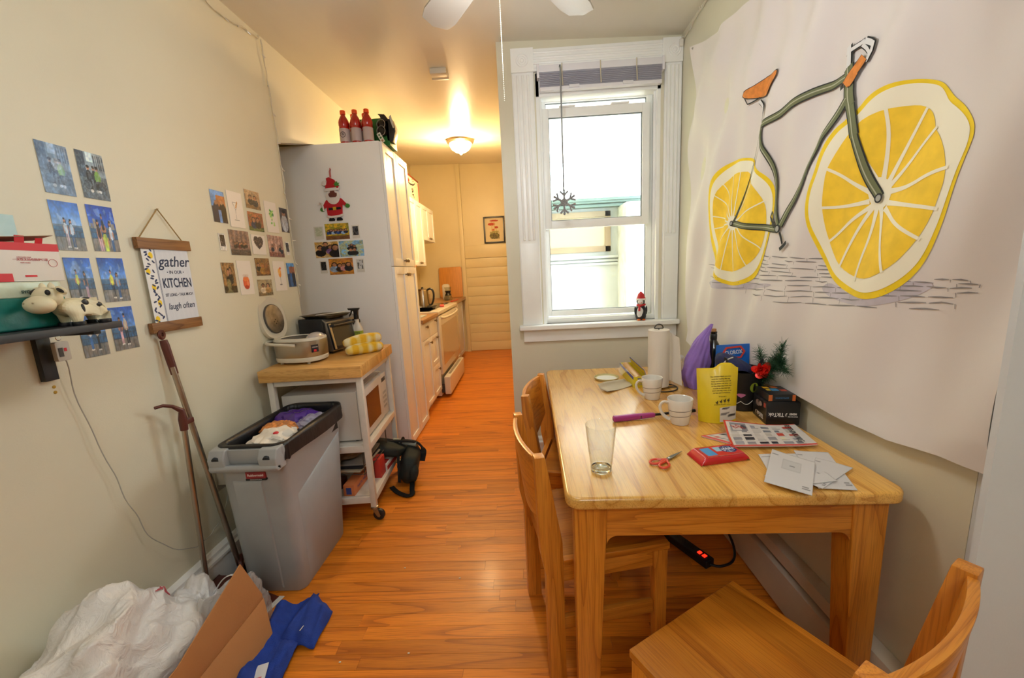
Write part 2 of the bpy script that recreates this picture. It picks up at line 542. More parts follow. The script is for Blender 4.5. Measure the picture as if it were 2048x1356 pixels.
g = G(); y = 0.80 - PW
while y > -2.0:
    g.box(-1.46, y + 0.0005, -0.013, 1.9, y + PW - 0.0005, 0); y -= PW
g.build('near_planks', FLOORM, floor, kind='stuff')

def zc(x, y):
    return 2.687 - 0.031 * x if y <= 4.3 else 2.687 - 0.031 * x + 0.147 * (y - 4.3)
g = G()
ys = [-2.1, 4.3, 6.95]
P = [(x, yy, zc(x, yy) + d) for d in (0, 0.12) for yy in ys for x in (-2.0, 2.0)]
g.add(P, [(0, 1, 3, 2), (2, 3, 5, 4), (6, 8, 9, 7), (8, 10, 11, 9), (0, 6, 7, 1), (4, 5, 11, 10), (0, 2, 8, 6), (2, 4, 10, 8), (1, 7, 9, 3), (3, 9, 11, 5)])
struct('ceiling', g, CEIL)

# left wall: runs on over the tall cabinet as a box-out with a raked lower edge
g = G().prism([(-2.0, -0.08), (2.485, -0.08), (2.485, 2.172), (2.93, 2.292), (4.62, 2.292), (4.62, 3.0), (-2.0, 3.0)], XL - 0.10, XL, 'x')
struct('wall_left', g, WALL)
g = G().box(-1.86, 2.385, -0.08, XL - 0.1, 2.485, 3.0).box(-1.86, 2.485, -0.08, -1.76, 6.8, 3.3)
struct('wall_kitchen_left', g, WALLK)
# window wall with its opening
OX0, OX1, OZ0, OZ1 = 0.118, 0.868, 0.985, 2.505
g = G()
g.box(-0.108, YW, -0.08, OX0, YW + 0.16, 2.9).box(OX1, YW, -0.08, 1.10, YW + 0.16, 2.9)
g.box(OX0, YW, -0.08, OX1, YW + 0.16, OZ0).box(OX0, YW, OZ1, OX1, YW + 0.16, 2.9)
struct('wall_window', g, WALL)
struct('wall_corridor', G().box(-0.108, YW + 0.16, -0.08, 0.0, 6.8, 3.3), WALLK)
struct('wall_right', G().box(XR, 0.841, -0.08, XR + 0.1, YW, 2.9), WALL)
struct('wall_behind', G().box(-1.6, -2.1, -0.08, 2.0, -2.0, 3.0).box(1.9, -2.0, -0.08, 2.0, 0.72, 3.0), WALL)
# doorway casing face at the right edge of the view
g = G().prism([(0.867, 0.720), (2.0, 0.720), (2.0, 0.84), (0.985, 0.84), (0.985, 0.800), (0.867, 0.732)], -0.08, 2.9, 'z')
struct('wall_front', g, COOLW)
# far kitchen wall: plain left part, boarded recess on the right
g = G().box(-1.80, 6.70, -0.08, -1.035, 6.86, 3.3).box(-1.035, 6.73, -0.08, 0.0, 6.86, 3.3)
wf = struct('wall_far', g, WALLK)
g = G().box(-1.035, 6.665, 0, -0.972, 6.73, 3.15)
g.build('corner_board', WALLK, wf, bevel=0.003)
G().box(-0.972, 6.705, 1.578, -0.108, 6.73, 1.785).build('rail_board', WALLK, wf, bevel=0.003)
z = 0.004
k = 0
while z < 1.57:
    hgt = min(0.157, 1.574 - z)
    G().box(-0.972, 6.712 + 0.002 * (k % 3), z + 0.0015, -0.108, 6.7299, z + hgt - 0.0015).build('plank', WALLK, wf, bevel=0.0015)
    z += 0.1575; k += 1

# baseboards
def baseboard(name, pts_fn, y0, y1, prof, m):
    g = G(); n = len(prof)
    P = [pts_fn(d, h, t) for t in (y0, y1) for d, h in prof]
    g.add(P, [tuple(range(n)), tuple(range(2 * n - 1, n - 1, -1))] + [(i, (i + 1) % n, n + (i + 1) % n, n + i) for i in range(n)])
    return struct(name, g, m)
prof = [(0, 0), (0.02, 0), (0.02, 0.145), (0.034, 0.150), (0.034, 0.162), (0.024, 0.172), (0.022, 0.185), (0.010, 0.195), (0, 0.197)]
baseboard('baseboard_left', lambda d, h, t: (XL + d, t, h), -1.9, 2.38, prof, TRIM)
baseboard('baseboard_window', lambda d, h, t: (t, YW - d, h), -0.108, 0.95, prof, TRIM)

# ------------------------------------------------------------------ window
win = empty_struct('window_1')
g = G()
for x0, x1 in ((-0.022, 0.108), (0.885, 0.982)):
    wdt = x1 - x0
    g.box(x0, YW - 0.022, 0.985, x1, YW - 0.0005, 2.503)
    for i in range(3):
        cx = x0 + wdt * (0.26 + 0.24 * i)
        g.cyl((cx, YW - 0.021, 1.53), (cx, YW - 0.021, 2.49), 0.0085, n=10)
    for s in (0.04, 0.93): g.box(x0 + wdt * s, YW - 0.029, 1.0, x0 + wdt * s + 0.005, YW - 0.02, 2.50)
    g.box(x0 + 0.004, YW - 0.026, 0.99, x1 - 0.004, YW - 0.02, 1.51)
g.build('casing', TRIM, win, bevel=0.0015)
g = G().box(0.108, YW - 0.022, 2.508, 0.885, YW - 0.0005, 2.628)
for z, t in ((2.52, 0.008), (2.545, 0.012), (2.572, 0.012), (2.60, 0.012)): g.cyl((0.109, YW - 0.021, z + 0.006), (0.884, YW - 0.021, z + 0.006), t * 0.6, n=8)
g.build('head_casing', TRIM, win, bevel=0.0015)
for cx in (0.043, 0.934):
    g = G().box(cx - 0.067, YW - 0.033, 2.503, cx + 0.049 + (0.018 if cx < 0.5 else 0), YW - 0.0005, 2.632)
    for r, d in ((0.034, 0.0035), (0.022, 0.003), (0.010, 0.003)):
        g.tube([(cx + r * math.cos(a), YW - 0.033, 2.567 + r * math.sin(a)) for a in [2 * math.pi * i / 28 for i in range(29)]], d, 8, cap=False)
    g.build('corner_block', TRIM, win, smooth=True)
G().box(-0.045, YW - 0.075, 0.955, 0.984, YW + 0.05, 0.985).build('window_sill', TRIM, win, bevel=0.008, seg=3)
G().box(-0.02, YW - 0.024, 0.872, 0.98, YW - 0.0005, 0.954).build('apron', TRIM, win, bevel=0.003)
# jamb liner with channels
g = G()
for x0, x1 in ((OX0, OX0 + 0.020), (OX1 - 0.020, OX1)):
    g.box(x0, YW + 0.0, OZ0, x1, YW + 0.16, OZ1)
for x0, x1 in ((OX0 + 0.02, OX0 + 0.034), (OX1 - 0.034, OX1 - 0.02)):
    g.box(x0, YW + 0.03, OZ0, x1, YW + 0.037, 2.40); g.box(x0, YW + 0.115, OZ0, x1, YW + 0.122, 2.40)
g.box(OX0, YW, 2.375, OX1, YW + 0.16, OZ1)
g.box(OX0 + 0.02, YW + 0.02, OZ0, OX1 - 0.02, YW + 0.16, OZ0 + 0.032)
g.build('window_frame', TRIM, win, bevel=0.001)
def sash(x0, x1, z0, z1, y, st, top, bot):
    g = G()
    g.box(x0, y, z0, x0 + st, y + 0.032, z1).box(x1 - st, y, z0, x1, y + 0.032, z1)
    g.box(x0 + st, y, z0, x1 - st, y + 0.032, z0 + bot).box(x0 + st, y, z1 - top, x1 - st, y + 0.032, z1)
    s = g.build('sash', TRIM, win, bevel=0.003)
    g = G()
    t = 0.004
    for a in ((x0 + st, z0 + bot, x0 + st + t, z1 - top), (x1 - st - t, z0 + bot, x1 - st, z1 - top), (x0 + st, z0 + bot, x1 - st, z0 + bot + t), (x0 + st, z1 - top - t, x1 - st, z1 - top)):
        g.box(a[0], y + 0.010, a[1], a[2], y + 0.022, a[3])
    g.build('gasket', mat('grey_rubber', '#6d7377', 0.6), s)
    G().box(x0 + st + 0.001, y + 0.0135, z0 + bot + 0.001, x1 - st - 0.001, y + 0.0185, z1 - top - 0.001).build('pane', PANE, s)
    return s
sA = sash(0.150, 0.815, 1.600, 2.322, YW + 0.042, 0.043, 0.052, 0.050)
G().box(0.26, YW + 0.034, 2.322, 0.36, YW + 0.07, 2.332).box(0.58, YW + 0.034, 2.322, 0.69, YW + 0.07, 2.332).build('sash_latch', TRIM, sA, bevel=0.003)
sB = sash(0.140, 0.846, 1.025, 2.383, YW + 0.080, 0.038, 0.016, 0.036)

# ------------------------------------------------------------------ outside the window
FAC = mat('neighbour_white_render', '#b4babc', 0.8, bump=0.15, bscale=9, vary=0.06, vscale=3)
g = G().box(0.02, 4.50, 0.2, 3.2, 4.62, 1.985)
nb = own('neighbouring_house', g, FAC, 'pale rendered house wall outside the window', 'building', loc=(1.0, 4.5, 0.2))
g = G()
for z, d in ((1.965, 0.10), (2.0, 0.14), (2.02, 0.16)): g.box(0.02, 4.50 - d, z, 3.2, 4.64, z + 0.03)
g.build('coping', mat('lead_grey', '#6f8583', 0.6, vary=0.1), nb, bevel=0.004)
g = G()
for z, d in ((1.355, 0.045), (1.39, 0.03), (1.43, 0.06)): g.box(0.02, 4.50 - d, z, 1.04, 4.50, z + 0.025)
g.build('ledge', FAC, nb, bevel=0.003)
g = G()
wx0, wx1, wz0, wz1 = 0.20, 0.96, 1.50, 1.93
g.box(wx0, 4.46, wz0, wx0 + 0.06, 4.50, wz1).box(wx1 - 0.06, 4.46, wz0, wx1, 4.50, wz1).box(wx0, 4.46, wz0, wx1, 4.50, wz0 + 0.06).box(wx0, 4.46, wz1 - 0.06, wx1, 4.50, wz1)
wn_o = g.build('window', mat('weathered_tan_frame', '#8f7f6a', 0.7, vary=0.1), nb, bevel=0.003)
G().box(wx0 + 0.06, 4.48, wz0 + 0.06, wx1 - 0.06, 4.49, wz1 - 0.06).build('pane', mat('blind_glass', '#b5a88e', 0.2), wn_o)
g = G().box(1.04, 4.12, 0.2, 1.62, 4.50, 1.962)
g.build('chimney_breast', mat('flaking_white_render', '#c9cdcd', 0.85, bump=0.5, bscale=14, vary=0.12, vscale=9), nb, bevel=0.01)

# ------------------------------------------------------------------ blind, snowflake, penguin
bl = thing('window_blind', 'white slatted blind drawn up tight across the window head', 'blind', (0.5, 2.58, 2.40))
BW = mat('blind_white', '#e2e1e6', 0.35)
G().box(0.140, 2.574, 2.492, 0.862, 2.605, 2.530).build('headrail', BW, bl, bevel=0.002)
g = G()
for i in range(16):
    z = 2.412 + i * 0.0049
    g.obox((0.50, 2.583, z), (0.715, 0.028, 0.0012), rx=math.radians(8 if i % 2 else 4))
g.build('slat_stack', mat('blind_slats', '#d2d1de', 0.4), bl, kind='stuff')
G().box(0.143, 2.566, 2.388, 0.858, 2.600, 2.408).build('bottom_rail', BW, bl, bevel=0.003)
for x in (0.275, 0.50, 0.71):
    G().tube([(x, 2.566, 2.53), (x, 2.562, 2.47), (x + 0.003, 2.563, 2.41)], 0.003, 6).build('ladder_cord', mat('cord_beige', '#c7bda6', 0.8), bl)
for x in (0.345, 0.66):
    G().box(x - 0.03, 2.560, 2.395, x + 0.03, 2.566, 2.412).build('clip', mat('clear_plastic_clip', '#dcdce0', 0.2), bl, bevel=0.001)
for x0, x1 in ((0.128, 0.141), (0.861, 0.874)):
    G().box(x0, 2.568, 2.46, x1, 2.613, 2.535).build('bracket', BW, bl, bevel=0.001)
G().tube([(0.262, 2.555, 2.515), (0.264, 2.55, 2.50), (0.265, 2.545, 1.9), (0.262, 2.53, 1.812)], 0.0048, 8).build('wand', mat('wand_grey', '#8b8e90', 0.3), bl)
G().cyl((0.262, 2.560, 2.508), (0.262, 2.549, 2.508), 0.005).build('hook', BLACK, bl)

GLI = mat('silver_glitter', '#9c9c9e', 0.4, 0.3, bump=0.9, bscale=500, vary=0.35, vscale=260)
sn = thing('snowflake_ornament', 'silver glitter snowflake hanging before the window panes', 'ornament', (0.262, 2.505, 1.745))
g = G()
c = Vector((0.262, 2.505, 1.738))
for i in range(6):
    a = math.radians(90 + 60 * i)
    d = Vector((math.cos(a), 0, math.sin(a))); q = Vector((-math.sin(a), 0, math.cos(a)))
    g.tube([c, c + d * 0.066], 0.0065, 8)
    g.ball(c + d * 0.068, 0.0075, 10, 6)
    for s in (-1, 1):
        g.tube([c + d * 0.040, c + d * 0.060 + q * (0.020 * s)], 0.0055, 8)
        g.ball(c + d * 0.061 + q * (0.021 * s), 0.0065, 10, 6)
        g.tube([c + d * 0.018, c + (d * 0.5 + q * s * 0.866) * 0.020], 0.006, 8)
g.build('snowflake', GLI, sn, smooth=True)
G().tube([(0.262, 2.529, 1.83), (0.262, 2.508, 1.812)], 0.0015, 6).build('thread', WHITE, sn)

pg = thing('penguin_figurine', 'small red-hatted penguin figurine standing on the window sill', 'figurine', (0.748, 2.592, 0.985))
BB = (0.748, 2.592, 0.985)
G().lathe(BB, [(0.0, 0.002), (0.024, 0.003), (0.033, 0.02), (0.034, 0.05), (0.028, 0.085), (0.020, 0.1), (0.0, 0.105)], 20).build('body', mat('bead_black', '#17171c', 0.45, bump=0.8, bscale=300), pg, smooth=True)
G().ball((0.742, 2.575, 1.035), 0.03, 16, 10, 0.8, 0.6, 1.45).build('belly', mat('bead_white', '#e9e7e2', 0.5, bump=0.9, bscale=300), pg, smooth=True)
G().ball((0.746, 2.588, 1.108), 0.026).build('head', mat('bead_black'), pg, smooth=True)
G().ball((0.742, 2.574, 1.106), 0.018, 12, 8).build('face', mat('bead_white'), pg, smooth=True)
G().lathe((0.748, 2.590, 1.122), [(0.028, 0), (0.029, 0.008), (0.024, 0.014), (0.018, 0.035), (0.0, 0.052)], 18).build('hat', mat('bead_red', '#c01a22', 0.5, bump=0.9, bscale=300), pg, smooth=True)
G().lathe((0.748, 2.590, 1.116), [(0.028, 0), (0.033, 0.006), (0.028, 0.013)], 18).build('hat_brim', mat('bead_white'), pg, smooth=True)
g = G().ball((0.735, 2.568, 1.112), 0.0035, 8, 6).ball((0.750, 2.567, 1.112), 0.0035, 8, 6)
g.build('eyes', BLACK, pg, smooth=True)
G().cyl((0.742, 2.562, 1.103), (0.742, 2.549, 1.101), 0.005, 0.0005, 8).build('beak', mat('orange_plastic', '#e06a1a', 0.4), pg)
G().tube([(0.722, 2.585, 1.085), (0.74, 2.562, 1.083), (0.772, 2.58, 1.088)], 0.007, 8).build('scarf', mat('bead_red'), pg)
G().tube([(0.732, 2.564, 1.083), (0.728, 2.556, 1.05)], 0.007, 8).build('scarf_end', mat('bead_red'), pg)
for s in (-1, 1):
    G().ball((0.745 + 0.015 * s, 2.570, 0.991), 0.012, 10, 6, 1, 1.4, 0.5).build('foot', mat('orange_plastic'), pg, smooth=True)
    G().ball((0.748 + 0.036 * s, 2.590, 1.05), 0.012, 10, 8, 0.5, 0.9, 2.3).build('wing', mat('bead_black'), pg, smooth=True)

# ------------------------------------------------------------------ radiator along the right wall
ht = thing('baseboard_heater', 'long cream baseboard heater along the wall under the table', 'heater', (0.94, 1.6, 0))
HT = mat('heater_enamel', '#cfc3ae', 0.4, vary=0.04)
G().prism([(0.925, 0.012), (0.925, 0.165), (0.935, 0.170), (0.975, 0.170), (0.975, 0.012)], 0.86, 2.59, 'y').build('front_panel', HT, ht, bevel=0.002)
G().prism([(0.948, 0.182), (0.936, 0.187), (0.940, 0.232), (0.9845, 0.236), (0.9845, 0.182)], 0.86, 2.59, 'y').build('top_cover', HT, ht, bevel=0.002)
G().box(0.950, 0.86, 0.165, 0.984, 2.58, 0.185).build('fin_slot', mat('dark_slot', '#2b2926', 0.8), ht)
for y0 in (0.845, 2.59):
    G().box(0.922, y0, 0.0, 0.9845, y0 + 0.016, 0.240).build('end_cap', HT, ht, bevel=0.003)

# ------------------------------------------------------------------ kitchen ceiling lamp, detector, fan
lx, ly = -0.605, 4.40
lz = zc(lx, ly)
lampo = thing('flush_ceiling_lamp', 'lit flush ceiling lamp with frosted dome in the kitchen', 'lamp', (lx, ly, lz))
G().lathe((lx, ly, lz), [(0.13, -0.0), (0.145, -0.012), (0.140, -0.03), (0.115, -0.045), (0.0, -0.046)], 40).build('lamp_ring', mat('bronze_ring', '#8d7a5c', 0.35, 0.7), lampo, smooth=True)
G().lathe((lx, ly, lz - 0.040), [(0.118, 0), (0.114, -0.02), (0.095, -0.055), (0.06, -0.08), (0.022, -0.094), (0.0, -0.096)], 40).build('lamp_shade', mat('lit_frosted_glass', '#fff2d8', 0.4, emit='#ffdf9e', estr=9.0), lampo, smooth=True)
G().lathe((lx, ly, lz - 0.134), [(0.016, 0), (0.018, -0.006), (0.008, -0.014), (0.0, -0.02)], 16).build('finial', mat('lit_frosted_glass'), lampo, smooth=True)
kitchen_bulb.location = (lx, ly, lz - 0.215)

sx_, sy_ = -0.515, 2.93
sz_ = zc(sx_, sy_)
sd = thing('smoke_detector', 'small white box detector on the kitchen ceiling', 'detector', (sx_, sy_, sz_))
G().box(sx_ - 0.055, sy_ - 0.045, sz_ - 0.035, sx_ + 0.055, sy_ + 0.045, sz_).build('body', mat('detector_white', '#cfc6b4', 0.4), sd, bevel=0.006)
G().box(sx_ - 0.058, sy_ + 0.03, sz_ - 0.038, sx_ + 0.058, sy_ + 0.05, sz_).build('backplate', mat('detector_white'), sd, bevel=0.003)

fx, fy = -0.02, 1.38
fz = zc(fx, fy) - 0.075
fan = thing('ceiling_fan', 'white ceiling fan with its blades and pull chain over the table', 'fan', (fx, fy, fz))
G().lathe((fx, fy, fz), [(0.012, 0.05), (0.07, 0.074), (0.07, 0.06), (0.012, 0.05), (0.012, 0), (0.015, -0.01), (0.02, -0.05), (0.015, -0.12), (0.09, -0.14), (0.11, -0.19), (0.09, -0.25), (0.05, -0.27), (0.0, -0.27)], 28).build('motor_housing', WHITE, fan, smooth=True)
FB = mat('fan_blade_white', '#bdb7ab', 0.4)
for k in range(5):
    a = math.radians(54 + 72 * k)
    R = Matrix.Translation((fx, fy, fz - 0.262)) @ Matrix.Rotation(a, 4, 'Z') @ Matrix.Rotation(math.radians(10), 4, 'X')
    pts = [(0.08, -0.03), (0.18, -0.055), (0.45, -0.066), (0.50, -0.055), (0.522, 0.0), (0.50, 0.055), (0.45, 0.066), (0.18, 0.055), (0.08, 0.03)]
    g = G().prism(pts, -0.004, 0.004, 'z'); g.xf(R)
    g.build('blade', FB, fan, bevel=0.002)
g = G().lathe((fx, fy, fz - 0.27), [(0.05, 0), (0.06, -0.03), (0.04, -0.05), (0.0, -0.05)], 24)
g.build('light_fitter', WHITE, fan, smooth=True)
G().lathe((fx, fy, fz - 0.32), [(0.045, 0), (0.080, -0.015), (0.085, -0.035), (0.06, -0.06), (0.0, -0.07)], 28).build('lamp_shade', mat('lit_fan_globe', '#fff6e6', 0.4, emit='#ffe2b0', estr=5.0), fan, smooth=True)
fan_bulb.location = (fx, fy, fz - 0.53)
g = G()
xx, yy = -0.039, 1.42
n = 0
z = fz - 0.29
while z > 1.90:
    g.ball((xx, yy, z), 0.0016, 6, 4); z -= 0.0056
g.cyl((xx, yy, fz - 0.29), (xx, yy, 1.90), 0.0005, n=5)
g.build('pull_chain', mat('chain_brass', '#b5ad95', 0.5, 0.3), fan)

# ------------------------------------------------------------------ dining table
TZ = 0.75
tb = thing('dining_table', 'oak dining table with rounded corners and tapered legs', 'table', (0.52, 1.62, 0))
def rrect(x0, y0, x1, y1, r, n=8):
    pts = []
    for cx, cy, a0 in ((x1 - r, y0 + r, -90), (x1 - r, y1 - r, 0), (x0 + r, y1 - r, 90), (x0 + r, y0 + r, 180)):
        for i in range(n + 1):
            a = math.radians(a0 + 90 * i / n)
            pts.append((cx + r * math.cos(a), cy + r * math.sin(a)))
    return pts
tw, tl = 0.866, 1.352
RT = Matrix.Translation((0.5265, 1.6195, 0)) @ Matrix.Rotation(math.radians(-0.9), 4, 'Z')
g = G().prism(rrect(-tw / 2, -tl / 2, tw / 2, tl / 2, 0.04), TZ - 0.034, TZ, 'z').xf(RT)
top = g.build('tabletop', TABTOP, tb, bevel=0.011, seg=4)
def leg(sx, sy, m=OAKZ):
    # tapered leg: square at the top, narrowing on its two inner faces
    x1 = sx * (tw / 2 - 0.024); y1 = sy * (tl / 2 - 0.030)
    def q(wx, wy, z): return [(x1, y1, z), (x1 - sx * wx, y1, z), (x1 - sx * wx, y1 - sy * wy, z), (x1, y1 - sy * wy, z)]
    a, b = q(0.058, 0.058, 0), q(0.090, 0.080, 0.716)
    return G().hexa(a + b).xf(RT)
for sx in (-1, 1):
    for sy in (-1, 1): leg(sx, sy).build('leg', OAKZ, tb, bevel=0.005, seg=3)
def apron_poly(half, z0=0.616, z1=0.716, r=0.03):
    pts = [(-half, z1), (-half, z0 - r)]
    for i in range(7):
        a = math.radians(180 - 90 * i / 6); pts.append((-half + r + r * math.cos(a) - 0.0, z0 - r + r * math.sin(a)))
    for i in range(7):
        a = math.radians(90 - 90 * i / 6); pts.append((half - r + r * math.cos(a), z0 - r + r * math.sin(a)))
    pts += [(half, z0 - r), (half, z1)]
    return pts
hx = tw / 2 - 0.024 - 0.087
hy = tl / 2 - 0.030 - 0.077
for s in (-1, 1):
    yy = s * (tl / 2 - 0.030 - 0.006)
    G().prism(apron_poly(hx), yy, yy - s * 0.022, 'y').xf(RT).build('apron', OAKX, tb)
    xx = s * (tw / 2 - 0.024 - 0.006)
    G().prism(apron_poly(hy), xx, xx - s * 0.022, 'x').xf(RT).build('apron', OAKY, tb)

# ------------------------------------------------------------------ chairs
def make_chair(name):
    """faces +Y; origin on the floor under the middle of the seat"""
    t = thing(name, 'x', 'chair')
    W, Dp, SH = 0.40, 0.38, 0.45
    w2 = W / 2
    g = G().box(-w2 + 0.0, -Dp / 2 + 0.03, SH - 0.022, w2 - 0.0, Dp / 2 + 0.01, SH)
    g.build('seat', SEATM, t, bevel=0.004, seg=3)
    for s in (-1, 1):
        x0, x1 = s * (w2 - 0.036), s * w2
        # rear post: straight to the seat, then leaning back and tapering to the top
        pr = [(-Dp / 2 - 0.025, 0), (-Dp / 2 + 0.03, 0), (-Dp / 2 + 0.03, SH - 0.02), (-Dp / 2 + 0.030, SH + 0.06), (-Dp / 2 - 0.016, 0.80), (-Dp / 2 - 0.048, 0.80), (-Dp / 2 - 0.040, SH + 0.03), (-Dp / 2 - 0.025, SH - 0.05)]
        G().prism(pr, min(x0, x1), max(x0, x1), 'x').build('leg', OAKZ, t, bevel=0.003)
        G().hexa([(min(x0, x1) + 0.002, Dp / 2 - 0.036, 0), (max(x0, x1) - 0.002, Dp / 2 - 0.036, 0), (max(x0, x1) - 0.002, Dp / 2, 0), (min(x0, x1) + 0.002, Dp / 2, 0),
                  (min(x0, x1), Dp / 2 - 0.045, SH - 0.023), (max(x0, x1), Dp / 2 - 0.045, SH - 0.023), (max(x0, x1), Dp / 2 + 0.002, SH - 0.023), (min(x0, x1), Dp / 2 + 0.002, SH - 0.023)]).build('leg', OAKZ, t, bevel=0.003)
        xm = s * (w2 - 0.018)
        G().box(xm - 0.010, -Dp / 2 + 0.031, SH - 0.082, xm + 0.010, Dp / 2 - 0.046, SH - 0.023).build('side_rail', OAKY, t, bevel=0.002)
        G().box(xm - 0.009, -Dp / 2 + 0.031, 0.19, xm + 0.009, Dp / 2 - 0.042, 0.235).build('stretcher', OAKY, t, bevel=0.002)
    G().box(-w2 + 0.037, Dp / 2 - 0.034, SH - 0.078, w2 - 0.037, Dp / 2 - 0.014, SH - 0.023).build('front_rail', OAKX, t, bevel=0.002)
    G().box(-w2 + 0.037, -Dp / 2 - 0.005, SH - 0.080, w2 - 0.037, -Dp / 2 + 0.018, SH - 0.003).build('rear_rail', OAKX, t, bevel=0.002)
    # bent plywood backrest bowed backwards between the posts; lower edge arched
    nu, nv = 20, 6
    def bk(u, v, off):
        x = (u - 0.5) * (W - 0.068)
        q = 1 - (2 * u - 1) ** 2
        zb = 0.590 - 0.055 * q
        z = zb + (0.793 - zb) * v
        lean = (z - 0.51) * 0.115
        return (x, -Dp / 2 - 0.010 - lean - 0.022 * q + off, z)
    g = G()
    A = [bk(i / nu, j / nv, 0.008) for j in range(nv + 1) for i in range(nu + 1)]
    B = [bk(i / nu, j / nv, -0.008) for j in range(nv + 1) for i in range(nu + 1)]
    n = len(A); Wd = nu + 1
    F = [(j * Wd + i, j * Wd + i + 1, (j + 1) * Wd + i + 1, (j + 1) * Wd + i) for j in range(nv) for i in range(nu)]
    F += [(n + a, n + d, n + c, n + b) for a, b, c, d in F]
    ring = list(range(nu)) + [j * Wd + nu for j in range(nv)] + [nv * Wd + i for i in range(nu, 0, -1)] + [j * Wd for j in range(nv, 0, -1)]
    F += [(ring[k], n + ring[k], n + ring[(k + 1) % len(ring)], ring[(k + 1) % len(ring)]) for k in range(len(ring))]
    g.add(A + B, F)
    g.build('backrest', OAKX, t, bevel=0.003, smooth=True)
    return t
ch = make_chair('dining_chair')
ch['group'] = 'oak chairs around the table'
def copy_tree(o, parent=None):
    c = o.copy(); C.objects.link(c); c.parent = parent
    for q in o.children: copy_tree(q, c)
    return c
def put(o, x, y, rz, lab):
    o.location = (x, y, 0); o.rotation_euler = (0, 0, math.radians(rz)); o['label'] = lab
put(ch, 0.202, 1.325, -79.2, 'oak chair tucked at the table side, nearer the glass')
c2 = copy_tree(ch); put(c2, 0.238, 1.812, -103.3, 'oak chair tucked at the table side, nearer the window wall')
c3 = copy_tree(ch); put(c3, 0.482, 0.733, 30.5, 'oak chair pulled out at the table end with its whole seat showing')

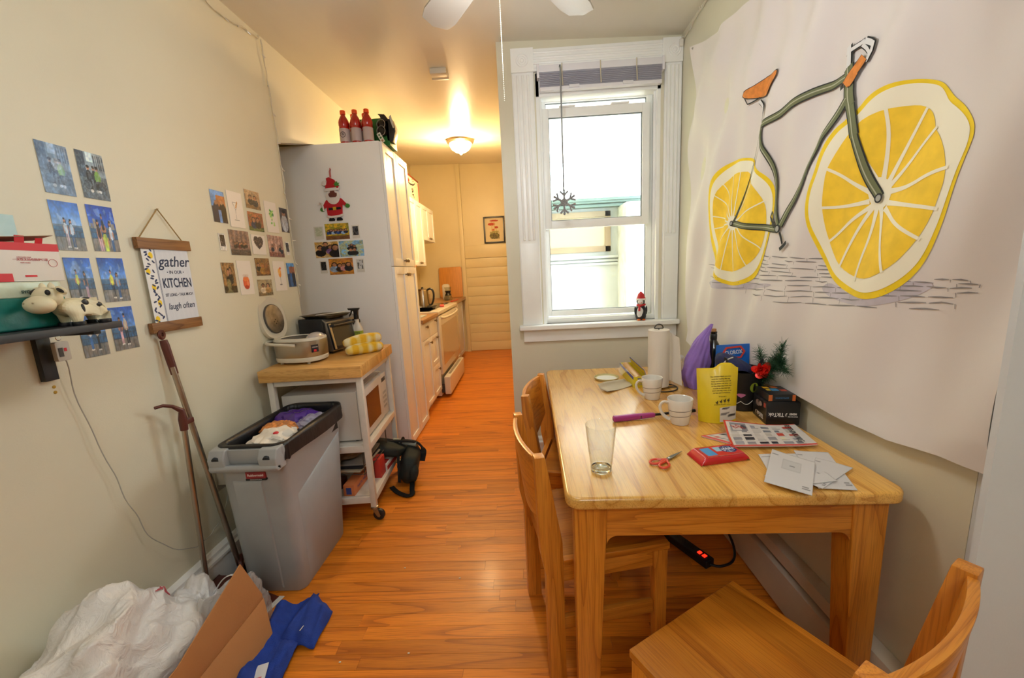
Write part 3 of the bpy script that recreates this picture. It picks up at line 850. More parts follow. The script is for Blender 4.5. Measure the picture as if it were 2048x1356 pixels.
# ------------------------------------------------------------------ tapestry on the right wall
TP = {'rind1':[(1.386,1.451),(1.39,1.508),(1.378,1.562),(1.354,1.604),(1.34,1.646),(1.322,1.68),(1.287,1.713),(1.257,1.723),(1.235,1.733),(1.206,1.74),(1.181,1.755),(1.149,1.763),(1.112,1.764),(1.077,1.755),(1.044,1.741),(1.011,1.72),(0.994,1.699),(0.977,1.677),(0.952,1.654),(0.932,1.629),(0.916,1.604),(0.91,1.581),(0.913,1.56),(0.919,1.535),(0.927,1.502),(0.935,1.457),(0.944,1.412),(0.956,1.374),(0.971,1.335),(0.992,1.299),(1.021,1.267),(1.053,1.243),(1.083,1.228),(1.122,1.22),(1.166,1.224),(1.215,1.237),(1.26,1.259),(1.299,1.289),(1.338,1.334),(1.363,1.385)],'pith1':[(1.372,1.45),(1.375,1.502),(1.363,1.555),(1.34,1.597),(1.326,1.636),(1.309,1.667),(1.276,1.7),(1.246,1.71),(1.218,1.719),(1.193,1.729),(1.169,1.742),(1.141,1.751),(1.108,1.753),(1.076,1.746),(1.045,1.732),(1.017,1.715),(1.002,1.696),(0.988,1.672),(0.96,1.647),(0.937,1.622),(0.923,1.6),(0.919,1.581),(0.92,1.56),(0.926,1.537),(0.934,1.503),(0.942,1.461),(0.952,1.416),(0.964,1.38),(0.979,1.342),(0.999,1.309),(1.029,1.279),(1.061,1.257),(1.088,1.245),(1.124,1.238),(1.164,1.241),(1.209,1.254),(1.251,1.274),(1.29,1.302),(1.326,1.345),(1.35,1.391)],'pulp1':[(1.326,1.438),(1.33,1.492),(1.323,1.538),(1.308,1.6),(1.286,1.632),(1.25,1.671),(1.215,1.695),(1.181,1.706),(1.13,1.709),(1.081,1.698),(1.052,1.686),(1.029,1.666),(1.016,1.643),(1.008,1.622),(0.985,1.595),(0.967,1.562),(0.956,1.527),(0.953,1.498),(0.959,1.466),(0.966,1.434),(0.979,1.401),(0.996,1.372),(1.019,1.342),(1.044,1.316),(1.078,1.294),(1.122,1.277),(1.173,1.277),(1.222,1.293),(1.263,1.319),(1.298,1.361),(1.317,1.403)],'spk1':[[(1.128,1.711),(1.126,1.655),(1.134,1.592),(1.143,1.533)],[(1.042,1.678),(1.063,1.644),(1.096,1.587),(1.129,1.525)],[(1.003,1.624),(1.035,1.596),(1.075,1.556),(1.122,1.518)],[(0.95,1.525),(0.99,1.521),(1.045,1.502),(1.117,1.503)],[(0.957,1.437),(1.001,1.45),(1.057,1.463),(1.12,1.475)],[(0.988,1.372),(1.026,1.396),(1.076,1.428),(1.125,1.462)],[(1.073,1.294),(1.091,1.351),(1.118,1.41),(1.138,1.464)],[(1.181,1.269),(1.175,1.324),(1.157,1.39),(1.152,1.466)],[(1.253,1.309),(1.23,1.364),(1.198,1.424),(1.163,1.471)],[(1.315,1.386),(1.269,1.412),(1.224,1.446),(1.167,1.474)],[(1.34,1.495),(1.278,1.487),(1.228,1.485),(1.176,1.487)],[(1.314,1.611),(1.263,1.577),(1.22,1.543),(1.168,1.506)],[(1.223,1.686),(1.208,1.647),(1.181,1.587),(1.154,1.53)]],'core1':[(1.182,1.506),(1.18,1.532),(1.165,1.546),(1.145,1.546),(1.123,1.529),(1.112,1.505),(1.114,1.48),(1.128,1.463),(1.148,1.46),(1.168,1.471)],'rind2':[(2.132,1.578),(2.116,1.651),(2.085,1.709),(2.033,1.749),(1.962,1.782),(1.867,1.781),(1.779,1.76),(1.729,1.732),(1.695,1.699),(1.64,1.653),(1.611,1.599),(1.604,1.524),(1.614,1.46),(1.63,1.402),(1.653,1.343),(1.694,1.289),(1.748,1.249),(1.836,1.227),(1.926,1.231),(2.004,1.266),(2.056,1.331),(2.105,1.41),(2.134,1.501)],'pith2':[(2.108,1.574),(2.092,1.641),(2.057,1.698),(2.008,1.737),(1.945,1.766),(1.866,1.769),(1.787,1.752),(1.741,1.726),(1.71,1.694),(1.658,1.649),(1.628,1.598),(1.62,1.531),(1.629,1.468),(1.646,1.41),(1.671,1.352),(1.712,1.3),(1.762,1.264),(1.842,1.244),(1.917,1.249),(1.981,1.279),(2.031,1.339),(2.079,1.414),(2.109,1.498)],'pulp2':[(2.084,1.55),(2.067,1.622),(2.037,1.668),(1.986,1.699),(1.918,1.723),(1.844,1.72),(1.782,1.706),(1.737,1.657),(1.696,1.623),(1.663,1.567),(1.655,1.515),(1.657,1.455),(1.674,1.405),(1.701,1.362),(1.747,1.326),(1.806,1.298),(1.88,1.29),(1.964,1.309),(2.011,1.352),(2.051,1.418),(2.079,1.485)],'spk2':[[(1.841,1.729),(1.861,1.508)],[(1.915,1.732),(1.861,1.508)],[(1.993,1.705),(1.861,1.508)],[(2.047,1.66),(1.861,1.508)],[(2.093,1.567),(1.861,1.508)],[(2.088,1.502),(1.861,1.508)],[(2.031,1.374),(1.861,1.508)],[(1.937,1.293),(1.861,1.508)],[(1.845,1.283),(1.861,1.508)],[(1.758,1.312),(1.861,1.508)],[(1.683,1.383),(1.861,1.508)],[(1.656,1.57),(1.861,1.508)],[(1.725,1.654),(1.861,1.508)]],'core2':[(1.896,1.512),(1.886,1.536),(1.855,1.539),(1.829,1.519),(1.823,1.495),(1.843,1.473),(1.878,1.481)],'tubes':[(0.023,[(1.66,1.85),(1.575,1.851),(1.528,1.86),(1.452,1.863),(1.402,1.865),(1.337,1.853),(1.277,1.847)]),(0.023,[(1.254,1.784),(1.276,1.751),(1.305,1.725),(1.338,1.704),(1.353,1.676),(1.388,1.652),(1.416,1.632),(1.433,1.594),(1.471,1.543),(1.503,1.51),(1.537,1.46)]),(0.032,[(1.278,1.875),(1.267,1.847),(1.256,1.813),(1.247,1.781),(1.236,1.757)]),(0.03,[(1.236,1.757),(1.221,1.714),(1.213,1.671)]),(0.024,[(1.213,1.671),(1.199,1.621),(1.186,1.571),(1.171,1.533),(1.147,1.494)]),(0.018,[(1.67,1.855),(1.663,1.78),(1.634,1.732),(1.608,1.67),(1.593,1.603),(1.586,1.546),(1.547,1.457)]),(0.008,[(1.678,1.848),(1.728,1.723),(1.786,1.623),(1.852,1.512)]),(0.022,[(1.861,1.506),(1.737,1.479),(1.628,1.461),(1.546,1.449)])],'grey':[(0.014,[(1.728,1.956),(1.703,1.929),(1.688,1.892),(1.674,1.861)]),(0.02,[(1.293,1.935),(1.286,1.907),(1.277,1.875)]),(0.014,[(1.301,1.92),(1.274,1.919),(1.246,1.918),(1.235,1.92)]),(0.016,[(1.235,1.92),(1.217,1.908),(1.201,1.896),(1.2,1.877),(1.212,1.857)]),(0.011,[(1.24,1.912),(1.222,1.895),(1.21,1.881),(1.206,1.869)])],'orange':[(0.034,[(1.221,1.873),(1.235,1.858),(1.255,1.842),(1.271,1.824)]),(0.022,[(1.239,1.843),(1.248,1.83),(1.259,1.82)])],'saddle':[(1.81,2.007),(1.796,2.02),(1.749,2.019),(1.712,2.024),(1.687,2.026),(1.657,2.022),(1.624,2.017),(1.593,2.012),(1.595,1.993),(1.623,1.978),(1.658,1.964),(1.678,1.96),(1.722,1.968),(1.785,1.99)],'black':[(0.005,[(1.79,1.993),(1.779,1.966),(1.759,1.965),(1.722,1.968)]),(0.013,[(1.283,1.83),(1.278,1.816)]),(0.01,[(1.532,1.437),(1.521,1.415),(1.511,1.393)]),(0.014,[(1.526,1.375),(1.502,1.388),(1.484,1.399)]),(0.012,[(1.598,1.519),(1.61,1.501),(1.582,1.479),(1.565,1.459)]),(0.007,[(1.598,1.519),(1.573,1.488),(1.56,1.462)])],'dots':[(0.016,(1.546,1.451)),(0.013,(1.146,1.491)),(0.012,(1.861,1.506))],'brick':[[(1.662,1.356),(1.622,1.353),(1.592,1.35)],[(1.584,1.349),(1.593,1.339)],[(1.576,1.352),(1.521,1.345),(1.477,1.344)],[(1.463,1.345),(1.426,1.341),(1.396,1.338)],[(1.39,1.338),(1.39,1.329)],[(1.384,1.338),(1.345,1.336),(1.315,1.336)],[(1.309,1.333),(1.308,1.325)],[(1.707,1.341),(1.653,1.339),(1.61,1.336)],[(1.602,1.336),(1.602,1.326)],[(1.496,1.334),(1.465,1.329),(1.444,1.33)],[(1.437,1.328),(1.441,1.319)],[(1.43,1.33),(1.391,1.327),(1.36,1.325)],[(1.739,1.332),(1.656,1.324),(1.59,1.321)],[(1.573,1.324),(1.52,1.319),(1.478,1.318)],[(1.471,1.317),(1.478,1.308)],[(1.359,1.312),(1.359,1.304)],[(1.353,1.314),(1.318,1.311),(1.291,1.309)],[(1.285,1.309),(1.286,1.301)],[(2.128,1.328),(2.062,1.322),(2.014,1.319)],[(2.001,1.32),(1.997,1.307)],[(1.988,1.321),(1.914,1.323),(1.858,1.319)],[(1.846,1.315),(1.849,1.304)],[(1.834,1.315),(1.78,1.316),(1.738,1.311)],[(1.719,1.313),(1.66,1.311),(1.615,1.309)],[(1.606,1.308),(1.608,1.298)],[(1.598,1.31),(1.526,1.306),(1.467,1.306)],[(1.46,1.303),(1.458,1.294)],[(1.453,1.307),(1.407,1.304),(1.369,1.301)],[(1.363,1.3),(1.364,1.292)],[(1.357,1.301),(1.314,1.3),(1.278,1.298)],[(1.273,1.297),(1.273,1.289)],[(2.102,1.31),(1.985,1.303),(1.892,1.299)],[(1.88,1.299),(1.886,1.286)],[(1.869,1.302),(1.784,1.3),(1.717,1.298)],[(1.707,1.296),(1.713,1.284)],[(1.697,1.3),(1.637,1.295),(1.59,1.293)],[(1.581,1.293),(1.587,1.282)],[(1.573,1.296),(1.505,1.293),(1.449,1.29)],[(1.442,1.29),(1.446,1.28)],[(1.354,1.288),(1.353,1.278)],[(1.348,1.288),(1.316,1.287),(1.292,1.288)],[(1.286,1.286),(1.291,1.277)],[(1.281,1.286),(1.243,1.285),(1.212,1.287)],[(1.207,1.284),(1.206,1.276)],[(1.131,1.283),(1.135,1.275)],[(1.127,1.285),(1.103,1.284),(1.083,1.283)],[(1.079,1.282),(1.08,1.274)],[(1.075,1.284),(1.041,1.28),(1.012,1.28)],[(0.96,1.279),(0.943,1.279),(0.93,1.279)],[(0.927,1.278),(0.928,1.272)],[(0.924,1.279),(0.908,1.279),(0.896,1.277)],[(0.893,1.277),(0.892,1.271)],[(1.882,1.286),(1.773,1.28),(1.686,1.282)],[(1.676,1.279),(1.678,1.265)],[(1.667,1.278),(1.599,1.279),(1.544,1.279)],[(1.536,1.277),(1.535,1.265)],[(1.529,1.279),(1.473,1.279),(1.428,1.277)],[(1.415,1.275),(1.378,1.275),(1.349,1.275)],[(1.343,1.275),(1.344,1.264)],[(1.337,1.277),(1.283,1.276),(1.238,1.274)],[(1.233,1.273),(1.235,1.263)],[(1.228,1.276),(1.185,1.275),(1.149,1.275)],[(1.144,1.272),(1.142,1.263)],[(1.14,1.273),(1.101,1.273),(1.068,1.273)],[(1.064,1.271),(1.064,1.263)],[(1.061,1.273),(1.032,1.272),(1.008,1.273)],[(1.004,1.27),(1.004,1.262)],[(1.001,1.272),(0.979,1.271),(0.961,1.27)],[(0.916,1.269),(0.916,1.262)],[(0.913,1.27),(0.895,1.27),(0.88,1.269)],[(0.877,1.269),(0.879,1.262)],[(2.099,1.267),(1.985,1.264),(1.895,1.263)],[(1.871,1.261),(1.756,1.261),(1.664,1.264)],[(1.654,1.261),(1.662,1.245)],[(1.645,1.26),(1.562,1.261),(1.494,1.261)],[(1.479,1.262),(1.421,1.264),(1.374,1.263)],[(1.361,1.263),(1.329,1.26),(1.305,1.263)],[(1.299,1.26),(1.298,1.248)],[(1.233,1.26),(1.232,1.249)],[(1.228,1.26),(1.178,1.263),(1.136,1.26)],[(1.131,1.26),(1.131,1.25)],[(1.127,1.259),(1.104,1.263),(1.086,1.261)],[(1.082,1.26),(1.081,1.25)],[(1.078,1.262),(1.054,1.26),(1.035,1.26)],[(1.031,1.26),(1.032,1.25)],[(1.028,1.261),(1.003,1.262),(0.983,1.261)],[(0.976,1.262),(0.954,1.26),(0.935,1.26)],[(0.932,1.26),(0.932,1.251)],[(0.929,1.259),(0.908,1.261),(0.89,1.261)],[(2.048,1.24),(1.906,1.239),(1.793,1.243)],[(1.782,1.24),(1.79,1.221)],[(1.771,1.243),(1.683,1.242),(1.612,1.241)],[(1.603,1.242),(1.603,1.225)],[(1.472,1.243),(1.477,1.228)],[(1.465,1.245),(1.42,1.246),(1.383,1.247)],[(1.377,1.244),(1.38,1.23)],[(1.37,1.243),(1.311,1.246),(1.261,1.246)],[(1.256,1.245),(1.255,1.232)],[(1.251,1.247),(1.2,1.246),(1.157,1.246)],[(1.152,1.246),(1.152,1.234)],[(1.148,1.249),(1.102,1.249),(1.062,1.247)],[(1.059,1.247),(1.057,1.237)],[(1.055,1.25),(1.018,1.25),(0.987,1.25)],[(0.918,1.249),(0.917,1.239)],[(0.915,1.249),(0.896,1.251),(0.88,1.251)],[(1.946,1.214),(1.856,1.216),(1.785,1.221)],[(1.774,1.217),(1.779,1.196)],[(1.764,1.218),(1.678,1.218),(1.609,1.223)],[(1.6,1.221),(1.607,1.202)],[(1.592,1.225),(1.532,1.222),(1.485,1.223)],[(1.477,1.224),(1.475,1.207)],[(1.47,1.224),(1.415,1.228),(1.37,1.227)],[(1.364,1.226),(1.363,1.211)],[(1.358,1.226),(1.315,1.228),(1.28,1.229)],[(1.275,1.229),(1.276,1.214)],[(1.27,1.229),(1.229,1.231),(1.196,1.233)],[(1.191,1.23),(1.191,1.217)],[(1.128,1.232),(1.13,1.219)],[(1.124,1.234),(1.077,1.234),(1.039,1.235)],[(1.035,1.234),(1.035,1.222)],[(1.032,1.236),(1.003,1.237),(0.979,1.236)],[(0.973,1.237),(0.945,1.238),(0.922,1.238)],[(1.727,1.197),(1.668,1.196),(1.622,1.2)],[(1.613,1.198),(1.617,1.177)],[(1.605,1.201),(1.527,1.201),(1.465,1.207)],[(1.457,1.204),(1.463,1.185)],[(1.45,1.204),(1.406,1.209),(1.37,1.21)],[(1.364,1.207),(1.363,1.19)],[(1.358,1.208),(1.292,1.213),(1.238,1.214)],[(1.232,1.212),(1.233,1.197)],[(1.228,1.215),(1.181,1.214),(1.143,1.218)],[(1.042,1.219),(1.042,1.206)],[(1.038,1.219),(1.005,1.221),(0.977,1.223)],[(0.971,1.222),(0.944,1.226),(0.921,1.224)],[(0.918,1.224),(0.918,1.213)],[(1.545,1.18),(1.471,1.182),(1.41,1.187)],[(1.397,1.186),(1.337,1.189),(1.288,1.19)],[(1.277,1.191),(1.214,1.195),(1.161,1.2)],[(1.152,1.2),(1.116,1.201),(1.085,1.201)],[(1.014,1.205),(0.978,1.208),(0.948,1.208)]],'smudge':[[(2.122,1.241),(1.96,1.256),(1.8,1.235),(1.667,1.249),(1.538,1.245),(1.664,1.222),(1.893,1.206),(2.07,1.214)],[(1.287,1.265),(1.214,1.231),(1.122,1.22),(1.053,1.243),(1.011,1.278),(0.952,1.269),(0.99,1.241),(1.056,1.214),(1.134,1.198),(1.245,1.205),(1.342,1.238)]],'edge_l':[(2.348,2.462),(2.375,2.213),(2.376,1.825),(2.37,1.412),(2.373,1.123),(2.38,0.877)],'edge_b':[(2.38,0.877),(2.251,0.854),(2.014,0.828),(1.695,0.837),(1.492,0.854),(1.389,0.859),(1.284,0.853),(1.16,0.845),(1.028,0.849),(0.89,0.871),(0.814,0.875)],'edge_t':[(2.348,2.462),(2.192,2.43),(2.089,2.402),(1.955,2.388),(1.838,2.373)]}

tp = thing('wall_tapestry', 'large white cloth tapestry printed with a bicycle on lemon-slice wheels', 'tapestry', (0.97, 1.5, 0.85))
_ty = [0.60, 0.814, 0.89, 1.028, 1.16, 1.284, 1.389, 1.492, 1.695, 2.014, 2.251, 2.38]
_tz = [0.885, 0.875, 0.871, 0.849, 0.845, 0.853, 0.859, 0.854, 0.837, 0.828, 0.854, 0.877]
_uy = [0.60, 1.1, 1.4, 1.838, 1.955, 2.089, 2.192, 2.30, 2.38]
_uz = [2.44, 2.47, 2.39, 2.373, 2.388, 2.402, 2.43, 2.455, 2.475]
zb_ = lambda y: float(np.interp(y, _ty, _tz))
zt_ = lambda y: float(np.interp(y, _uy, _uz))
def tapx(y, z):
    """cloth surface: gathers that hang from the pins and run down towards the window"""
    s = y * 0.80 + z * 0.55
    s2 = y * 0.95 + z * 0.22
    near = math.exp(-((2.36 - y) ** 2 + (2.45 - z) ** 2) / 0.9)
    a = math.atan2(2.50 - z, 2.42 - y + 0.02)
    f = 0.0095 * math.sin(2 * math.pi * s / 0.36 + 0.8 * math.sin(3 * z)) + 0.0060 * math.sin(2 * math.pi * s2 / 0.17 + 1.3 + 1.5 * z) * (0.4 + 0.6 * math.sin(1.7 * y + z) ** 2)
    f += 0.0095 * near * math.sin(a * 13) * min(1, ((2.36 - y) ** 2 + (2.45 - z) ** 2) * 6)
    f += 0.003 * math.sin(2 * math.pi * (y * 0.6 + z) / 0.5 + 2)
    e = min(1.0, (z - zb_(y)) / 0.10 + 0.35) * (1 + 0.45 * min(1, max(0, (z - 0.98) / 0.25)))
    return 0.9545 - f * e - 0.004 * (1 - e)
def tfn(u, v):
    y = 2.376 - u * (2.376 - 0.795)
    z0, z1 = zb_(y), zt_(y)
    z = z0 + (z1 - z0) * v
    return (tapx(y, z), y, z)
CLOTH = mat('white_polyester_cloth', '#ddd6d3', 0.75, sheen=0.2, bump=0.05, bscale=700)
G().slab(tfn, 190, 170, 0.0008, nrm=(-1, 0, 0)).build('cloth', CLOTH, tp, smooth=True, angle=80)
for y in (2.35, 1.1):
    z = zt_(y) - 0.012
    G().lathe((tapx(y, z) - 0.001, y, z), [(0.006, 0), (0.006, 0.002), (0.002, 0.004), (0.002, 0.008), (0.0, 0.008)], 12, axis=(-1, 0, 0)).build('push_pin', CHROME, tp)

def resample(pts, step, closed=True):
    out = []
    n = len(pts)
    for i in range(n if closed else n - 1):
        a = Vector(pts[i]); b = Vector(pts[(i + 1) % n])
        k = max(1, int((b - a).length / step))
        for j in range(k): out.append(a.lerp(b, j / k))
    if not closed: out.append(Vector(pts[-1]))
    return out
def smoothp(pts, closed=True, it=2):
    """Chaikin corner cutting"""
    P = [Vector(p) for p in pts]
    for _ in range(it):
        Q = []
        n = len(P)
        if not closed: Q.append(P[0])
        for i in range(n if closed else n - 1):
            a, b = P[i], P[(i + 1) % n]
            Q += [a.lerp(b, 0.25), a.lerp(b, 0.75)]
        if not closed: Q.append(P[-1])
        P = Q
    return P
def inside(p, poly):
    r = False; n = len(poly); j = n - 1
    for i in range(n):
        a, b = poly[i], poly[j]
        if (a[1] > p[1]) != (b[1] > p[1]) and p[0] < (b[0] - a[0]) * (p[1] - a[1]) / (b[1] - a[1]) + a[0]: r = not r
        j = i
    return r
def fill(poly, surf, step=0.018):
    """print patch: closed outline filled with a mesh that follows the cloth"""
    B = resample(poly, step * 0.7)
    ys = [p[0] for p in B]; zs = [p[1] for p in B]
    pts = list(B)
    y = min(ys)
    while y < max(ys):
        z = min(zs)
        while z < max(zs):
            p = Vector((y + 0.0003, z + 0.0002))
            if inside(p, B) and min((p - q).length_squared for q in B) > (step * 0.45) ** 2: pts.append(p)
            z += step
        y += step
    r = delaunay_2d_cdt(pts, [], [list(range(len(B)))], 1, 1e-6)
    return G().add([surf(p[0], p[1]) for p in r[0]], [tuple(f) for f in r[2]])
def stroke(g, pts, width, surf, taper=None):
    P = resample(pts, 0.012, False)
    V = []; n = len(P)
    for i, p in enumerate(P):
        d = (P[min(i + 1, n - 1)] - P[max(i - 1, 0)]).normalized()
        q = Vector((-d.y, d.x))
        wd = width * (taper(i / (n - 1)) if taper else 1)
        for t in (-0.5, 0, 0.5): V.append(surf(*(p + q * wd * t)))
    F = [(i * 3 + k, i * 3 + k + 1, i * 3 + k + 4, i * 3 + k + 3) for i in range(n - 1) for k in (0, 1)]
    return g.add(V, F)
def lv(k): return lambda y, z: (tapx(y, z) - 0.0011 * k - 0.0004, y, z)
INK = lambda n, c, **k: mat('ink_' + n, c, 0.75, **k)
fill(smoothp(TP['smudge'][0]), lv(0.5)).build('ground_wash', INK('wash', '#c2bcc6', vary=0.12, vscale=12), tp, smooth=True)
fill(smoothp(TP['smudge'][1]), lv(0.5)).build('ground_wash', INK('wash', '#b9b3b8'), tp, smooth=True)
g = G()
for p in TP['brick']: stroke(g, p, 0.0026, lv(1), lambda t: 0.5 + math.sin(math.pi * t))
g.build('brick_sketch', INK('sketch_grey', '#8a8688'), tp, kind='stuff')
LY = INK('lemon_rind', '#f2d11c', vary=0.05, vscale=30)
LP = INK('lemon_pith', '#f2edd6')
LU = INK('lemon_pulp', '#f6cd30', vary=0.06, vscale=26)
for s in '12':
    fill(smoothp(TP['rind' + s]), lv(1.2)).build('lemon_rind', LY, tp, smooth=True)
    fill(smoothp(TP['pith' + s]), lv(2)).build('lemon_pith', LP, tp, smooth=True)
    fill(smoothp(TP['pulp' + s], it=1), lv(3)).build('lemon_pulp', LU, tp, smooth=True)
    g = G()
    wd = 0.0125 if s == '1' else 0.0075
    for p in TP['spk' + s]: stroke(g, smoothp(p, False, 2) if len(p) > 2 else p, wd, lv(3.8), lambda t: 0.65 + 0.6 * t ** 3)
    g.build('membranes', LP, tp)
    fill(smoothp(TP['core' + s]), lv(4.0), 0.012).build('lemon_core', LP, tp, smooth=True)
KO = INK('black', '#2b2d2b'); OL = INK('olive', '#6f7553'); HL = INK('olive_light', '#b3b59a'); GR = INK('grey', '#dcdbdb')
OR = INK('orange', '#d58236', vary=0.12, vscale=60)
g1, g2, g3 = G(), G(), G()
for wd, p in TP['tubes']:
    q = smoothp(p, False, 2) if len(p) > 2 else p
    stroke(g1, q, wd + 0.004, lv(5)); stroke(g2, q, wd - 0.004, lv(5.8))
    if wd > 0.01:
        q3 = [Vector(a) + Vector((0.004, 0.001)) for a in q]
        stroke(g3, q3, 0.0035, lv(6.6))
g1.build('frame_outline', KO, tp); g2.build('bicycle_frame', OL, tp); g3.build('frame_highlight', HL, tp)
for (wd, p), nm in zip(TP['grey'], ('seat_post', 'handlebar_stem', 'handlebar', 'handlebar', 'handlebar')):
    stroke(G(), p, wd + 0.004, lv(5)).build(nm + '_outline', KO, tp); stroke(G(), p, wd - 0.003, lv(7)).build(nm, GR, tp)
for wd, p in TP['orange']:
    stroke(G(), smoothp(p, False, 1), wd + 0.004, lv(7.4)).build('grip_outline', KO, tp); stroke(G(), smoothp(p, False, 1), wd - 0.001, lv(8)).build('handlebar_grip', OR, tp)
sdl = TP['saddle']
g1 = G(); stroke(g1, sdl + [sdl[0]], 0.006, lv(5.4)); g1.build('saddle_outline', KO, tp)
fill(smoothp(sdl, it=1), lv(6), 0.012).build('saddle', OR, tp, smooth=True)
g1 = G()
for wd, p in TP['black']: stroke(g1, p, wd, lv(8.6))
g1.build('pedal_and_crank', KO, tp)
for r, c in TP['dots']:
    for rr, k, nm, m in ((r, 8.8, 'axle_outline', KO), (r * 0.65, 9.4, 'axle', INK('axle_grey', '#a8a9a2'))):
        pts = [lv(k)(c[0] + rr * 0.9 * math.cos(a), c[1] + rr * math.sin(a)) for a in [2 * math.pi * i / 16 for i in range(16)]]
        G().add(pts, [tuple(range(16))]).build(nm, m, tp)

# ------------------------------------------------------------------ prints: painters
def hexc(h): return [int(h[i:i + 2], 16) / 255 for i in (1, 3, 5)]
def noise2(u, v, f, seed):
    r = np.random.default_rng(seed); n = int(f) + 2
    gr = r.random((n, n)); x = u * f; y = v * f
    xi = np.clip(x.astype(int), 0, n - 2); yi = np.clip(y.astype(int), 0, n - 2)
    fx_, fy_ = x - xi, y - yi
    return (gr[yi, xi] * (1 - fx_) + gr[yi, xi + 1] * fx_) * (1 - fy_) + (gr[yi + 1, xi] * (1 - fx_) + gr[yi + 1, xi + 1] * fx_) * fy_
class Pic:
    def __init__(s, u, v, base): s.u, s.v = u, v; s.c = np.ones(u.shape + (3,)) * np.array(hexc(base))
    def put(s, m, col, a=1.0):
        col = hexc(col) if isinstance(col, str) else col
        m = (m * a)[..., None]; s.c = s.c * (1 - m) + np.array(col) * m; return s
    def grad(s, v0, v1, c0, c1):
        t = np.clip((s.v - v0) / (v1 - v0), 0, 1)[..., None]; m = (s.v >= v0) & (s.v <= v1)
        k = np.array(hexc(c0)) * (1 - t) + np.array(hexc(c1)) * t; s.c[m] = k[m]; return s
    def rect(s, x0, y0, x1, y1, col, a=1.0): return s.put(((s.u >= x0) & (s.u <= x1) & (s.v >= y0) & (s.v <= y1)).astype(float), col, a)
    def ell(s, x, y, rx, ry, col, a=1.0): return s.put(((((s.u - x) / rx) ** 2 + ((s.v - y) / ry) ** 2) < 1).astype(float), col, a)
    def spk(s, f, seed, amt, col, thr=0.55, box=(0, 0, 1, 1)):
        n = noise2(s.u, s.v, f, seed); m = ((n > thr) & (s.u >= box[0]) & (s.u <= box[2]) & (s.v >= box[1]) & (s.v <= box[3])).astype(float)
        return s.put(m, col, amt)
    def fig(s, x, y0, h, topc, legc, hair='#1a1412', longh=False, w=1.0, skin='#b98363', shoes='#e8e6e0'):
        """standing figure, feet at y0"""
        a = 0.62
        if longh: s.ell(x, y0 + h * 0.86, 0.050 * w, h * 0.13, hair)
        s.rect(x - 0.05 * w, y0 + h * 0.03, x - 0.006, y0 + h * 0.50, legc); s.rect(x + 0.006, y0 + h * 0.03, x + 0.05 * w, y0 + h * 0.50, legc)
        s.ell(x, y0 + h * 0.64, 0.062 * w, h * 0.19, topc)
        s.ell(x - 0.068 * w, y0 + h * 0.60, 0.016 * w, h * 0.13, skin); s.ell(x + 0.068 * w, y0 + h * 0.60, 0.016 * w, h * 0.13, skin)
        s.ell(x, y0 + h * 0.91, 0.032 * w, h * 0.065, skin); s.ell(x, y0 + h * 0.955, 0.036 * w, h * 0.04, hair)
        s.ell(x - 0.03 * w, y0 + h * 0.02, 0.03 * w, h * 0.025, shoes); s.ell(x + 0.03 * w, y0 + h * 0.02, 0.03 * w, h * 0.025, shoes); return s
    def bust(s, x, y, r, topc, hair='#1a1412', skin='#a8775a', longh=False):
        if longh: s.ell(x, y - r * 0.35, r * 1.0, r * 1.5, hair)
        s.ell(x, y - r * 2.1, r * 1.55, r * 1.5, topc)
        s.ell(x, y + r * 0.25, r * 0.88, r * 1.0, hair); s.ell(x, y - r * 0.1, r * 0.68, r * 0.88, skin); return s
    def out(s): return s.c[..., 0], s.c[..., 1], s.c[..., 2]

def p_harbour(people, tilt=0.0, sky=('#6f9fdc', '#1f52b4'), skyline=False):
    def f(u, v):
        p = Pic(u, v, '#2e6bc4').grad(0.42, 1.0, sky[0], sky[1])
        p.spk(9, int(tilt * 10) + 3, 0.35, '#c9dcf2', 0.72, (0, 0.5, 1, 0.95))
        p.rect(0, 0.28, 1, 0.50, '#2f5378').spk(24, 4, 0.5, '#45719c', 0.5, (0, 0.28, 1, 0.50))
        p.rect(0, 0.50, 1, 0.53, '#5a6f88')
        if skyline:
            for x, h in ((0.08, .1), (.2, .2), (.3, .15), (.8, .2), (.9, .13)): p.rect(x - .04, .5, x + .05, .5 + h, '#8d8a84')
        p.rect(0, 0, 1, 0.28, '#7d7a76')
        for i in range(7): p.rect(0.16 * i, 0, 0.16 * i + 0.015, 0.28, '#5d5a58')
        p.rect(0, 0.27, 1, 0.285, '#323a44').rect(0, 0.40, 1, 0.41, '#39434f')
        for i in range(9): p.rect(0.12 * i + 0.02, 0.25, 0.12 * i + 0.028, 0.42, '#39434f')
        for a in people: p.fig(**a)
        return p.out()
    return f
